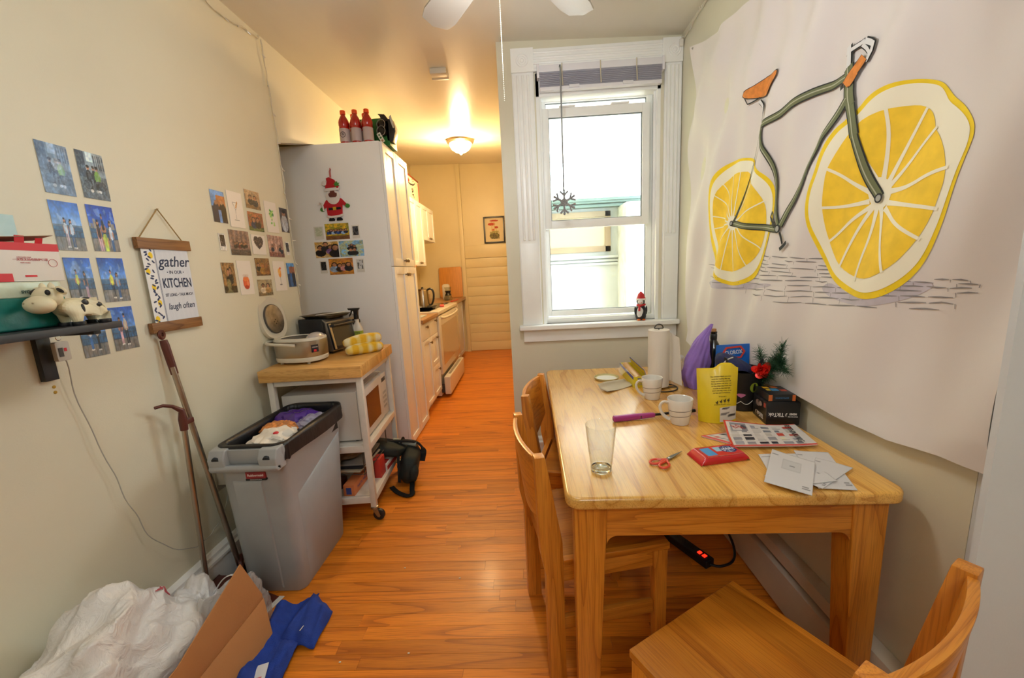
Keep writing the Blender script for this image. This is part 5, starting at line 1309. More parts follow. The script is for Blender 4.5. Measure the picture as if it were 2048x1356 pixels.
# ------------------------------------------------------------------ broom and dustpan
BR = mat('brown_plastic', '#5a2a20', .4); POLE = mat('pole_steel', '#b0a89c', .28, 1.0, vary=.1, vscale=8)
br = thing('broom', 'steel-poled broom with brown hanging grip leaning on the wall', 'broom', (-1.35, 1.55, 0))
b0, b1 = Vector((-1.350, 1.548, .10)), Vector((-1.418, 1.478, 1.13))
d = (b1 - b0).normalized()
G().cyl(b0 + d * .0, b1 - d * .09, .0105, n=14).build('pole', POLE, br, smooth=True)
G().tube([b1 - d * .12, b1 - d * .06, b1, b1 + d * .02], [.0125, .0135, .014, .012], 12, flat=.7).build('grip', BR, br, smooth=True)
eye = b1 + d * .042
nn = Vector((1, 0.3, 0)).normalized()
G().lathe(eye, [(.008, -.004), (.018, -.005), (.021, 0), (.018, .005), (.008, .004), (.007, 0), (.008, -.004)], 20, axis=nn, cap=False).build('hanging_eye', BR, br, smooth=True)
G().hexa([(-1.392, 1.606, .085), (-1.318, 1.502, .085), (-1.304, 1.512, .085), (-1.378, 1.616, .085), (-1.372, 1.582, .125), (-1.338, 1.530, .125), (-1.326, 1.538, .125), (-1.360, 1.590, .125)]).build('head', BR, br, bevel=.004)
g = G()
_r = random.Random(2)
for i in range(220):
    t = _r.random(); s = _r.uniform(-.5, .5)
    p = Vector((-1.386, 1.606, .088)).lerp(Vector((-1.312, 1.506, .088)), t) + Vector((.010, .007, 0)) * s * 1.4
    q = p + Vector(((t - .5) * .03 + _r.uniform(-.006, .006) + s * .01 - .002, -(t - .5) * .04 + s * .01, -.084))
    g.cyl(p, q, .0012, n=3, cap=False)
g.build('bristles', mat('bristle_brown', '#3a2a20', .7), br, kind='stuff')
dp = thing('long_handled_dustpan', 'long-handled brown and white dustpan standing before the broom', 'dustpan', (-1.20, 1.50, 0))
p0, p1 = Vector((-1.385, 1.408, .05)), Vector((-1.366, 1.432, .80))
d = (p1 - p0).normalized()
G().cyl(p0, p1, .0095, n=14).build('pole', POLE, dp, smooth=True)
G().tube([p1 - d * .005, p1 + d * .04, p1 + d * .075, p1 + Vector((-.010, -.02, .10)), p1 + Vector((-.022, -.045, .112)), p1 + Vector((-.03, -.07, .112))], [.013, .015, .011, .007, .006, .006], 12).build('grip', BR, dp, smooth=True)
G().box(p1.x - .012, p1.y, p1.z + .015, p1.x + .012, p1.y + .040, p1.z + .035).build('broom_clip', BR, dp, bevel=.003)
# pan: brown scoop with a white lip, opening towards the room
G().prism([(-1.40, 1.37), (-1.15, 1.37), (-1.125, 1.462), (-1.20, 1.490), (-1.40, 1.490)], .002, .010, 'z').build('pan', BR, dp, bevel=.002)
G().hexa([(-1.152, 1.368, .002), (-1.128, 1.372, .002), (-1.105, 1.468, .002), (-1.126, 1.466, .002), (-1.152, 1.368, .008), (-1.13, 1.372, .005), (-1.107, 1.468, .005), (-1.126, 1.466, .008)]).build('lip', mat('white_lip', '#d8d4cc', .5), dp)
G().box(-1.40, 1.368, .01, -1.16, 1.374, .07).box(-1.40, 1.374, .01, -1.394, 1.490, .10).add([(-1.40, 1.484, .01), (-1.21, 1.484, .01), (-1.21, 1.484, .03), (-1.40, 1.484, .10), (-1.40, 1.490, .01), (-1.21, 1.490, .01), (-1.21, 1.490, .03), (-1.40, 1.490, .10)], [(0, 1, 2, 3), (7, 6, 5, 4), (0, 4, 5, 1), (1, 5, 6, 2), (2, 6, 7, 3), (3, 7, 4, 0)]).box(-1.40, 1.374, .094, -1.30, 1.484, .10).build('scoop_wall', BR, dp, bevel=.002)

# ------------------------------------------------------------------ rubbish bin
GY = mat('grey_bin_plastic', '#9da0a1', .5, bump=.06, bscale=300, vary=.03, vscale=10)
BZ = 0.705
bn = thing('rubbish_bin', 'tall slim grey rubbish bin with a black liner, nearly full', 'bin', (-1.15, 1.70, 0))
# outer corner points, base and top
bx = (-1.292, -1.030, 1.498, 1.900)     # base x0 x1 y0 y1
tx = (-1.268, -1.000, 1.432, 1.965)     # top
def rr4(x0, x1, y0, y1, r): return rrect(x0, y0, x1, y1, r, 5)
def wall_ring(t, inset=0, r=.035):
    e = [a + (b - a) * t for a, b in zip(bx, tx)]
    return rr4(e[0] + inset, e[1] - inset, e[2] + inset, e[3] - inset, r), t * BZ
g = G(); prof = []
levels = [(0, .004), (.012, 0), (.30, 0), (.62, 0), (.88, 0), (.895, -.006), (.97, -.010), (1.0, -.008), (1.0, .006), (.93, .008), (.55, .010), (.5, .02)]
rings = []
for t, ins in levels:
    r, z = wall_ring(t, ins); rings.append([(p[0], p[1], z) for p in r])
n = len(rings[0]); P = [p for r in rings for p in r]
F = [(k * n + i, k * n + (i + 1) % n, (k + 1) * n + (i + 1) % n, (k + 1) * n + i) for k in range(len(rings) - 1) for i in range(n)]
F += [tuple(range(n - 1, -1, -1)), tuple(range((len(rings) - 1) * n, len(rings) * n))]
g.add(P, F).build('bin_body', GY, bn, smooth=True, angle=40)
# recessed-looking raised frames on the long side and the narrow front
def lerp_side(u, v, off):
    """right side (+x) of the bin: u along y, v height 0..1"""
    x = bx[1] + (tx[1] - bx[1]) * v + off
    y0 = bx[2] + (tx[2] - bx[2]) * v; y1 = bx[3] + (tx[3] - bx[3]) * v
    return (x, y0 + (y1 - y0) * u, v * BZ)
def lerp_front(u, v, off):
    y = bx[2] + (tx[2] - bx[2]) * v - off
    x0 = bx[0] + (tx[0] - bx[0]) * v; x1 = bx[1] + (tx[1] - bx[1]) * v
    return (x0 + (x1 - x0) * u, y, v * BZ)
def panel(fn, us, name):
    u0, u1 = us
    def edge(t): return .64 + .17 * t if u0 == .14 else .80
    A = [(u0, .03), (u1, .03), (u1, edge(1)), (u0, edge(0))]
    mid = [(a + (b - a) * t, c + (d - c) * t) for (a, c), (b, d) in zip(A, A[1:] + A[:1]) for t in (0, .25, .5, .75)]
    cx2 = (u0 + u1) / 2
    B = [(u + (cx2 - u) * .06, v + (.4 - v) * .03) for u, v in mid]
    P = [fn(u, v, .0003) for u, v in mid] + [fn(u, v, .006) for u, v in B]
    n = len(mid)
    return G().add(P, [(i, (i + 1) % n, n + (i + 1) % n, n + i) for i in range(n)] + [tuple(range(n, 2 * n))]).build(name, GY, bn, smooth=True, angle=50)
panel(lerp_side, (.14, .93), 'side_panel')
panel(lerp_front, (.20, .66), 'front_panel')
# front handle: two cheeks with a bar between them
g = G()
yF = 1.432
for x0, x1 in ((-1.272, -1.205), (-1.070, -.996)):
    g.prism([(yF + .03, BZ - .085), (yF - .012, BZ - .085), (yF - .030, BZ - .070), (yF - .034, BZ - .030), (yF - .018, BZ + .004), (yF + .03, BZ + .008)], x0, x1, 'x')
g.prism([(yF - .004, BZ - .085), (yF - .026, BZ - .085), (yF - .036, BZ - .070), (yF - .030, BZ - .055), (yF - .004, BZ - .060)], -1.272, -.996, 'x')
g.build('handle', GY, bn, bevel=.006, seg=3)
for x in (-1.238, -1.033):
    G().cyl((x, yF - .0335, BZ - .032), (x, yF - .025, BZ - .028), .014, n=18).build('vent_hole', mat('dark_hole', '#2c3034', .8), bn)
lb = G().box(-1.155, yF + .0030, BZ - .130, -1.075, yF + .013, BZ - .100).build('brand_label', mat('label_red', '#8e2126', .4), bn)
G().box(-1.157, yF + .0026, BZ - .136, -1.073, yF + .0128, BZ - .128).build('label_base', BLACK, bn)
Mf = lambda x, z, y: frame((x, y, z), (1, 0, 0), (0, 0, 1), (0, -1, 0))
text('Rubbermaid', .0135, Mf(-1.115, BZ - .114, yF + .0025), mat('label_white', '#e8e2da', .5), bn, off=.0002)
text('Commercial Products', .0055, Mf(-1.115, BZ - .132, yF + .0022), mat('label_white'), bn)
# liner folded over the rim
LIN = mat('black_liner', '#0e0f12', .45, bump=.9, bscale=22, stretch=(1, 1, .5))
def liner(u, v):
    a = 2 * math.pi * u
    n_ = 5 * math.sin(a * 3 + 1) + 3 * math.sin(a * 7)
    r = rr4(tx[0] - .004, tx[1] + .008, tx[2] + .012, tx[3] + .006, .05)
    i = u * len(r); k = int(i) % len(r); f2 = i - int(i)
    p = Vector(r[k]).lerp(Vector(r[(k + 1) % len(r)]), f2)
    c = Vector((-1.134, 1.70))
    dirn = (p - c).normalized()
    wv = .003 * math.sin(a * 9) + .002 * math.sin(a * 23)
    if v < .5:      # outside skirt
        t = v / .5
        z = BZ + .006 - (1 - t) * (.066 + .016 * math.sin(a * 2 + .5) + .010 * math.sin(a * 5) + .006 * math.sin(a * 13))
        off = .009 + wv + .004 * (1 - t)
    else:
        t = (v - .5) / .5
        z = BZ + .008 - max(0, t - .18) * .15
        off = .008 - min(t, .16) / .16 * .030 + wv * 1.5 * t
    q = p + dirn * off
    return (q.x, q.y, z)
G().grid(liner, 120, 14).build('liner', LIN, bn, smooth=True, angle=180)
G().grid(lambda u, v: (-1.250 + .23 * u, 1.47 + .46 * v, BZ - .085 - .01 * math.sin(9 * u + 4 * v) + .012 * math.sin(13 * v)), 14, 20).build('liner_floor', LIN, bn, smooth=True)
def crumple(c, size, seed, m, name, label, sq=.4, n=4):
    r = random.Random(seed)
    bm = bmesh.new(); bmesh.ops.create_icosphere(bm, subdivisions=n, radius=1)
    ph = [(Vector((r.gauss(0, 1), r.gauss(0, 1), r.gauss(0, 1))).normalized(), r.uniform(3, 11), r.uniform(0, 6)) for _ in range(7)]
    for v_ in bm.verts:
        s = sum(abs(math.sin(v_.co.dot(a) * f + p)) for a, f, p in ph) / 7
        v_.co *= .65 + .7 * s * sq + .1
        v_.co = Vector((v_.co.x * size[0], v_.co.y * size[1], v_.co.z * size[2])) + Vector(c)
    me = bpy.data.meshes.new(name); bm.to_mesh(me); bm.free()
    me.transform(Matrix.Translation(-Vector(c)))
    me.materials.append(m); me.shade_smooth(); me.set_sharp_from_angle(angle=math.radians(25))
    o = bpy.data.objects.new(name, me); C.objects.link(o); o.location = c
    if label: setp(o, label, 'rubbish')
    return o
crumple((-1.13, 1.60, .668), (.065, .085, .035), 3, mat('food_paper', '#d9d2c6', .6), 'paper_wrapper', 'crumpled white food wrapper in the bin', 1.3)
crumple((-1.17, 1.70, .680), (.055, .045, .024), 5, mat('orange_scraps', '#c98244', .6, vary=.4, vscale=60), 'food_scraps', 'orange and white food scraps in the bin', 1.4)
crumple((-1.16, 1.84, .672), (.085, .07, .034), 8, mat('purple_bag_film', '#4b2c86', .25), 'purple_wrapper', 'crumpled purple wrapper at the back of the bin', 1.2)
crumple((-1.07, 1.80, .670), (.05, .06, .026), 12, film('clear_film', '#d8d8e4', .45), 'clear_film', 'clear plastic film lying on the purple wrapper', 1.3)
crumple((-1.18, 1.51, .668), (.065, .020, .016), 21, mat('banana_yellow', '#d8a640', .55), 'yellow_peel', 'yellow folded card piece at the front of the bin', .6)
own('red_cap', G().ball((-1.10, 1.575, .710), .012, 12, 8, 1, 1, .6), CR, 'small red sweet wrapper on the bin rubbish', 'rubbish', loc=(-1.10, 1.575, .700), smooth=True)  # a red bottle cap lying on the rubbish

# ------------------------------------------------------------------ kitchen cart
RC = Matrix.Translation((-.873, 1.972, 0)) @ Matrix.Rotation(math.radians(4.2), 4, 'Z') @ Matrix.Translation((.873, -1.972, 0))
CT = .90
ct = thing('kitchen_cart', 'white steel kitchen cart on castors with a butcher-block top', 'cart', (-1.14, 2.28, 0))
X0, X1, Y0, Y1 = -1.400, -.873, 1.972, 2.60
def cb(name, m, boxes, **kw):
    g = G()
    for b in boxes: g.box(*b)
    return g.xf(RC).build(name, m, ct, **kw)
cb('butcher_block', BLOCK, [(X0, Y0, CT - .062, X1, Y1, CT)], bevel=.003)
CWH = mat('cart_white_steel', '#d5cfc6', .4, vary=.04, vscale=20)
lx0, lx1, ly0, ly1 = X0 + .030, X1 - .010, Y0 + .018, Y1 - .03
for x in (lx0, lx1 - .030):
    for y in (ly0, ly1 - .030):
        cb('leg', CWH, [(x, y, .085, x + .030, y + .030, CT - .062)], bevel=.002)
cb('top_rail', CWH, [(lx0 + .03, ly0 + .006, CT - .092, lx1 - .03, ly0 + .024, CT - .066), (lx0 + .03, ly1 - .024, CT - .092, lx1 - .03, ly1 - .006, CT - .066), (lx1 - .024, ly0 + .03, CT - .092, lx1 - .006, ly1 - .03, CT - .066), (lx0 + .006, ly0 + .03, CT - .092, lx0 + .024, ly1 - .03, CT - .066)], bevel=.001)
for z in (.412, .108):
    cb('shelf', CWH, [(lx0 + .004, ly0 + .031, z + .022, lx1 - .004, ly1 - .031, z + .034), (lx0 + .031, ly0 + .004, z, lx1 - .031, ly0 + .020, z + .036), (lx0 + .031, ly1 - .020, z, lx1 - .031, ly1 - .004, z + .036), (lx1 - .016, ly0 + .031, z, lx1 - .002, ly1 - .031, z + .036), (lx0 + .002, ly0 + .031, z, lx0 + .016, ly1 - .031, z + .036)], bevel=.001)
ZN = mat('zinc', '#a7a398', .35, 1.0)
for x in (lx0 + .015, lx1 - .015):
    for y in (ly0 + .015, ly1 - .015):
        c = RC @ Vector((x, y, 0))
        gg = G().lathe((c.x, c.y, .068), [(.019, 0), (.021, .003), (.021, .014), (.016, .0165), (0, .0168)], 20)
        gg.prism([(-.012, .075), (.020, .075), (.036, .030), (.028, .020), (.014, .024), (-.012, .060)], -.016, -.0135, mp=lambda u, v, h: (c.x + u * .8 + h * .3, c.y - h, v))
        gg.prism([(-.012, .075), (.020, .075), (.036, .030), (.028, .020), (.014, .024), (-.012, .060)], .0135, .016, mp=lambda u, v, h: (c.x + u * .8 + h * .3, c.y - h, v))
        cs = gg.build('caster', ZN, ct, bevel=.0008)
        wc = Vector((c.x + .022, c.y, .0325))
        G().lathe(wc - Vector((0, .011, 0)), [(.018, -.001), (.027, 0), (.0318, .003), (.0325, .011), (.0318, .019), (.027, .022), (.018, .023)], 28, axis=(0, 1, 0)).build('wheel', mat('black_rubber', '#1b1b1d', .5), cs, smooth=True)
        G().cyl(wc - Vector((0, .018, 0)), wc + Vector((0, .018, 0)), .005).build('axle', ZN, cs)

# microwave on the middle shelf, its door towards the kitchen passage
MW = mat('microwave_white', '#d0cdc8', .35)
mw = thing('microwave_oven', 'white microwave oven on the middle shelf of the cart', 'microwave', (-1.12, 2.28, .448))
mx0, mx1, my0, my1, mz0, mz1 = -1.345, -.945, 2.055, 2.525, .458, .738
def mbx(name, m, b, **kw): return G().box(*b).xf(RC).build(name, m, mw, **kw)
mbx('case', MW, (mx0, my0, mz0, mx1, my1, mz1), bevel=.004)
mbx('door', MW, (mx1 + .001, my0 + .002, mz0 + .004, mx1 + .034, my0 + .345, mz1 - .003), bevel=.006)
mbx('door_window', mat('dark_glass', '#202022', .12), (mx1 + .0345, my0 + .055, mz0 + .045, mx1 + .0355, my0 + .290, mz1 - .045))
mbx('control_panel', MW, (mx1 + .001, my0 + .349, mz0 + .004, mx1 + .032, my1 - .002, mz1 - .003), bevel=.004)
mbx('display', BLACK, (mx1 + .0322, my0 + .370, mz1 - .055, mx1 + .0335, my1 - .025, mz1 - .030))
g = G()
for i in range(4):
    for j in range(3): g.box(mx1 + .0322, my0 + .372 + j * .024, mz0 + .055 + i * .03, mx1 + .0335, my0 + .388 + j * .024, mz0 + .070 + i * .03)
g.xf(RC).build('buttons', mat('button_grey', '#a9a7a2', .5), mw)
g = G()
for x in (mx0 + .03, mx1 - .03):
    for y in (my0 + .03, my1 - .03): g.cyl((x, y, .4475), (x, y, .459), .012, n=12)
g.xf(RC).build('foot', BLACK, mw)

# rice cooker with its lid up
RK = Matrix.Translation((-1.278, 2.160, CT)) @ Matrix.Rotation(math.radians(-4), 4, 'Z') @ Matrix.Scale(.93, 4)
rk = thing('rice_cooker', 'steel and white rice cooker with its lid standing open', 'rice cooker', (-1.245, 2.175, CT))
PLW = mat('warm_white_plastic', '#cdc7b6', .38)
def egg(rx, ryf, n=44, p=2.7):
    out = []
    for i in range(n):
        a = 2 * math.pi * i / n; c, s = math.cos(a), math.sin(a)
        out.append((math.copysign(abs(c) ** (2 / p), c) * rx, math.copysign(abs(s) ** (2 / p), s) * ryf))
    return out
def loft(rings, cap0=True, cap1=True):
    n = len(rings[0]); P = [p for r in rings for p in r]
    F = [(k * n + i, k * n + (i + 1) % n, (k + 1) * n + (i + 1) % n, (k + 1) * n + i) for k in range(len(rings) - 1) for i in range(n)]
    if cap0: F.append(tuple(range(n - 1, -1, -1)))
    if cap1: F.append(tuple(range((len(rings) - 1) * n, len(rings) * n)))
    return G().add(P, F)
def eg(z, s, dx=0): return [(x * s + dx, y * s, z) for x, y in egg(.145, .115)]
loft([eg(.012, .90), eg(.014, .96), eg(.028, .985), eg(.040, .975)]).xf(RK).build('base', PLW, rk, smooth=True)
loft([eg(.040, .972), eg(.044, .985), eg(.110, 1.0), eg(.134, .995), eg(.136, .975)]).xf(RK).build('steel_band', mat('cooker_steel', '#b3aa9c', .3, 1.0, bump=.1, bscale=30, stretch=(1, 1, 20)), rk, smooth=True)
loft([eg(.136, .985), eg(.142, .99), eg(.152, .955), eg(.153, .80), eg(.147, .78), eg(.10, .72), eg(.07, .6)]).xf(RK).build('rim', PLW, rk, smooth=True)
G().lathe((-.02, 0, .075), [(.0, 0), (.06, .002), (.082, .02), (.086, .07), (.089, .0735), (.089, .070)], 36).xf(RK).build('inner_pot', mat('pot_grey', '#4c4a48', .3, .6), rk, smooth=True)
# control hump at the front (+x end)
g = G().ball((.098, 0, .140), .052, 24, 14, .85, 1.45, .72).xf(RK)
g.build('control_hump', mat('hump_silver', '#b9b3b0', .2, .3), rk, smooth=True)
# lid: rounded shield standing up at the hinge (-x end)
RL = RK @ Matrix.Translation((-.138, 0, .150)) @ Matrix.Rotation(math.radians(-98), 4, 'Y')
def lg(z, s, dx=0): return [(x * s + .125 + dx, y * s, z) for x, y in egg(.128, .108, p=2.5)]
loft([lg(.002, .93), lg(0, .99), lg(.014, 1.02), lg(.034, .96), lg(.046, .78), lg(.050, .4)]).xf(RL).build('lid', PLW, rk, smooth=True)
LN = mat('lid_liner_steel', '#8c8478', .35, .8, vary=.25, vscale=25)
loft([[(x * .70 + .118, y * .74, z) for x, y in egg(.128, .108, p=2.1)] for z in (.003, -.006)]).xf(RL).build('lid_gasket', mat('dark_gasket', '#4a4540', .5), rk, bevel=.002)
loft([[(x * .66 + .118, y * .69, z) for x, y in egg(.128, .108, p=2.1)] for z in (-.004, -.009)]).xf(RL).build('lid_liner', LN, rk, bevel=.002)
g = G()
for k, (a, b) in enumerate(((-.012, 0), (.012, 0), (0, .014), (0, -.014))): g.cyl((.10 + a, b, -.0085), (.10 + a, b, -.0105), .0035, n=10)
g.xf(RL).build('steam_holes', BLACK, rk)
pts = [(.045, -.125, .118), (.02, -.134, .122), (-.06, -.136, .128), (-.115, -.130, .131), (-.160, -.095, .133), (-.172, -.04, .134), (-.172, .04, .134), (-.160, .095, .133), (-.115, .130, .131), (-.06, .136, .128), (.02, .134, .122), (.045, .125, .118)]
G().tube(smoothp([Vector(p) for p in pts], False, 2), .0085, 10).xf(RK).build('carry_handle', PLW, rk, smooth=True)
g = G()
for x in (-.09, .08):
    for y in (-.07, .07): g.cyl((x, y, 0), (x, y, .016), .009, n=12)
g.xf(RK).build('foot', PLW, rk)
g = G().hexa([RK @ Vector(p) for p in [(.118, -.088, .068), (.142, -.055, .068), (.140, -.050, .068), (.115, -.083, .068), (.118, -.0885, .112), (.1425, -.0555, .112), (.140, -.050, .112), (.115, -.083, .112)]])
g.build('name_badge', mat('badge_black', '#22222a', .3), rk)
nr = (RK.to_3x3() @ Vector((.033, -.024, 0)).normalized()).normalized()
uu = (RK.to_3x3() @ Vector((.024, .033, 0)).normalized()).normalized()
pc = RK @ Vector((.1312, -.0728, .098))
text('ZOJIRUSHI', .0088, frame(pc + nr * .0012, uu, (0, 0, 1), nr), mat('label_white'), rk, sx=.72)
pc = RK @ Vector((.1312, -.0728, .078))
G().obox(pc, (.014, .0025, .012), rz=math.atan2(uu.y, uu.x)).build('red_mark', CR, rk)

# toaster oven
TO = Matrix.Translation((-1.262, 2.50, CT)) @ Matrix.Rotation(math.radians(-13), 4, 'Z') @ Matrix.Diagonal((.96, .90, 1, 1))
to = thing('toaster_oven', 'black and silver toaster oven with three knobs on the cart', 'toaster oven', (-1.245, 2.475, CT))
DK = mat('oven_dark', '#1d1e22', .35); SV = mat('oven_silver', '#8d8a85', .35, .8)
# front faces +x; body 0.25 deep (x), 0.37 wide (y), 0.215 high
G().prism([(-.125, .014), (.085, .014), (.085, .190), (.060, .215), (-.118, .215), (-.125, .205)], -.165, .170, 'y').xf(TO).build('case', DK, to, bevel=.004)
def sl(u, v, d=0):   # slanted door plane: u 0..1 along y, v 0..1 up
    return TO @ Vector((.122 - .030 * v + d, -.165 + .245 * u, .024 + .165 * v))
def slab4(a, b, c, d_, m, name, d0=0, d1=.012, **kw):
    return G().hexa([sl(a, b, d0), sl(c, b, d0), sl(c, d_, d0), sl(a, d_, d0), sl(a, b, d1), sl(c, b, d1), sl(c, d_, d1), sl(a, d_, d1)]).build(name, m, to, **kw)
G().prism([(.085, .014), (.120, .016), (.090, .198), (.060, .215), (.05, .19)], -.165, .170, 'y').xf(TO).build('front_frame', SV, to, bevel=.003)
slab4(0.0, 0.0, 1.0, 1.0, DK, 'door', .0005, .012, bevel=.003)
slab4(.10, .12, .92, .80, mat('oven_glass', '#39362f', .08, spec=.8), 'door_glass', .0122, .0135)
slab4(0, .04, .07, .98, mat('oven_chrome', '#c9c5bd', .2, .9), 'door_trim', .0125, .0165)
slab4(.93, .04, 1.0, .98, mat('oven_chrome'), 'door_trim', .0125, .0165)
G().tube([sl(.05, .90, .02), sl(.05, .90, .038), sl(.95, .90, .038), sl(.95, .90, .02)], .007, 10).build('door_handle', DK, to, smooth=True)
for i, v in enumerate((.86, .50, .14)):
    c = sl(1.19, v, .006)
    ax = (TO.to_3x3() @ Vector((.98, 0, .18))).normalized()
    G().lathe(c, [(.022, 0), (.022, .006), (.017, .012), (.016, .026), (.012, .028), (0, .028)], 20, axis=ax).build('knob', DK, to, smooth=True)
g = G()
for i in range(7): g.box(-.05 + i * .013, -.1662, .07, -.044 + i * .013, -.1648, .12)
g.xf(TO).build('side_vents', mat('vent_black', '#08080a', .7), to)
g = G()
for x in (-.10, .08):
    for y in (-.14, .14): g.cyl((x, y, 0), (x, y, .015), .012, n=12)
g.xf(TO).build('foot', BLACK, to)
tz = CT + .2155
TR = mat('tray_metal', '#77705f', .35, .85, vary=.2, vscale=20)
tr = thing('baking_tray', 'shallow metal baking tray lying on the toaster oven', 'tray', (-1.27, 2.43, tz))
RT2 = Matrix.Translation((-1.275, 2.47, tz)) @ Matrix.Rotation(math.radians(-16), 4, 'Z') @ Matrix.Scale(.92, 4)
def tray(s, z, r=.02): return [(x, y, z) for x, y in rrect(-.125 * s - .0, -.105 * s, .125 * s, .105 * s, r, 4)]
loft([tray(.86, .001), tray(1.0, .018), tray(1.06, .020), tray(1.06, .0185), tray(.985, .0165), tray(.85, .0035)]).xf(RT2).build('pan', TR, tr, smooth=True, angle=30)
o = own('paper_strip', G().obox((-1.235, 2.45, tz + .024), (.17, .055, .001), rz=.35, ry=-.05), mat('paper_white', '#d8d2c8', .7), 'folded white paper strip lying on the baking tray', 'paper', loc=(-1.235, 2.45, tz + .024))

# spray bottle
sbx, sby = -1.118, 2.555
sb = thing('spray_bottle', 'white spray bottle with black trigger and lime label', 'spray bottle', (sbx, sby, CT))
def oval(s, z, ax=.034, ay=.024): return [(sbx + x * s, sby + y * s, CT + z) for x, y in egg(ax, ay, 32, 2.4)]
loft([oval(.93, .0), oval(1.0, .006), oval(1.0, .110), oval(.9, .130), oval(.62, .150), oval(.42, .165), oval(.40, .190)]).build('bottle', mat('bottle_clear_white', '#cfcabf', .3), sb, smooth=True)
loft([oval(1.012, .030), oval(1.012, .108)], False, False).build('label', mat('lime_label', '#8fa838', .5), sb, smooth=True)
text("MEYER'S", .015, frame((sbx, sby - .0248, CT + .095), (1, 0, 0), (0, 0, 1), (0, -1, 0)), mat('label_dark', '#263018', .5), sb, off=.0002, sx=.85)
text('CLEAN DAY', .009, frame((sbx, sby - .0248, CT + .075), (1, 0, 0), (0, 0, 1), (0, -1, 0)), mat('label_dark'), sb)
G().lathe((sbx, sby, CT + .186), [(.0155, 0), (.0165, .004), (.0155, .028), (.010, .030), (0, .030)], 20).build('collar', BLACK, sb, smooth=True)
G().prism([(-.020, .258), (.028, .258), (.026, .250), (.017, .240), (.014, .212), (-.012, .212), (-.013, .236), (-.020, .243), (-.045, .246), (-.052, .258)], -.010, .010, mp=lambda u, v, h: (sbx + u, sby + h, CT + v)).build('spray_head', BLACK, sb, bevel=.003)
G().tube([(sbx - .026, sby, CT + .244), (sbx - .032, sby, CT + .225), (sbx - .045, sby, CT + .205)], [.006, .005, .004], 8).build('trigger', BLACK, sb, smooth=True)

# oven mitts
def plaid(name):
    m = bpy.data.materials.new(name); m.use_nodes = True
    nt = m.node_tree; b = nt.nodes['Principled BSDF']; b.inputs['Roughness'].default_value = .85
    tc = nt.nodes.new('ShaderNodeTexCoord'); mp = nt.nodes.new('ShaderNodeMapping'); mp.inputs['Rotation'].default_value = (0, 0, .7)
    nt.links.new(tc.outputs['Object'], mp.inputs[0])
    ws = []
    for ax in 'XY':
        wv = nt.nodes.new('ShaderNodeTexWave'); wv.bands_direction = ax; wv.inputs['Scale'].default_value = 5.5
        nt.links.new(mp.outputs[0], wv.inputs['Vector']); ws.append(wv)
    mx = nt.nodes.new('ShaderNodeMath'); mx.operation = 'ADD'
    nt.links.new(ws[0].outputs['Fac'], mx.inputs[0]); nt.links.new(ws[1].outputs['Fac'], mx.inputs[1])
    r = nt.nodes.new('ShaderNodeValToRGB'); r.color_ramp.interpolation = 'EASE'
    e = r.color_ramp.elements; e[0].position = .25; e[0].color = (*srgb('#ddd2ab'), 1); e[1].position = .75; e[1].color = (*srgb('#d9a91f'), 1)
    k = e.new(.5); k.color = (*srgb('#dcc065'), 1)
    dv = nt.nodes.new('ShaderNodeMath'); dv.operation = 'MULTIPLY'; dv.inputs[1].default_value = .5
    nt.links.new(mx.outputs[0], dv.inputs[0]); nt.links.new(dv.outputs[0], r.inputs[0]); nt.links.new(r.outputs[0], b.inputs['Base Color'])
    return m
MIT = plaid('yellow_plaid_cotton')
def mitt(z, ang, cx, cy, label, tilt=0):
    t = thing('oven_mitt', label, 'oven mitt', (cx, cy, z), 'oven mitts on the cart')
    nodes = [((0, 0, .030), (.040, .036)), ((.055, .01, .032), (.040, .036)), ((.105, .022, .030), (.034, .030)), ((.132, .030, .028), (.024, .022)), ((-.06, -.005, .028), (.042, .034)), ((-.10, -.008, .027), (.044, .030)), ((.02, -.045, .026), (.024, .022)), ((.055, -.072, .024), (.020, .019))]
    Mt = Matrix.Translation((cx, cy, z)) @ Matrix.Rotation(math.radians(ang), 4, 'Z') @ Matrix.Rotation(math.radians(tilt), 4, 'Y')
    nodes = [(tuple(Mt @ Vector(p)), r) for p, r in nodes]
    skin('cotton', nodes, [(0, 1), (1, 2), (2, 3), (0, 4), (4, 5), (0, 6), (6, 7)], MIT, t)
    return t
mitt(CT + .002, 218, -.975, 2.33, 'yellow plaid oven mitt underneath, lying flat on the butcher block')
mitt(CT + .050, 212, -.990, 2.355, 'yellow plaid oven mitt lying on top of the other one', 4)

# ------------------------------------------------------------------ things on the lowest cart shelf
SHZ = .1425
def carton(name, label, x0, y0, z0, x1, y1, z1, m, rot=0, extra=None, cat='box', group=None, bevel=.001, face=None):
    c = Vector(((x0 + x1) / 2, (y0 + y1) / 2, z0))
    t = thing(name, label, cat, tuple(c), group)
    Mr = Matrix.Translation(c) @ Matrix.Rotation(math.radians(rot), 4, 'Z') @ Matrix.Translation(-c)
    G().box(x0, y0, z0, x1, y1, z1).xf(Mr).build('carton', m, t, bevel=bevel)
    if extra: extra(t, Mr)
    return t
ORB = mat('orange_carton', '#d07a4a', .55); RDB = mat('red_carton', '#b8352c', .5); BLP = mat('blue_print', '#3a4a8c', .6)
def ex(t, Mr):
    text('PLASTIC WRAP', .022, Mr @ frame((-1.0075, 2.12, SHZ + .032), (0, 1, 0), (0, 0, 1), (1, 0, 0)), BLP, t, sx=.9)
    G().box(-1.055, 2.0095, SHZ + .010, -1.025, 2.0105, SHZ + .05).xf(Mr).build('blue_patch', BLP, t)
carton('film_box', 'long orange cling-film box on the lowest cart shelf', -1.07, 2.010, SHZ, -1.008, 2.27, SHZ + .065, ORB, 0, ex)
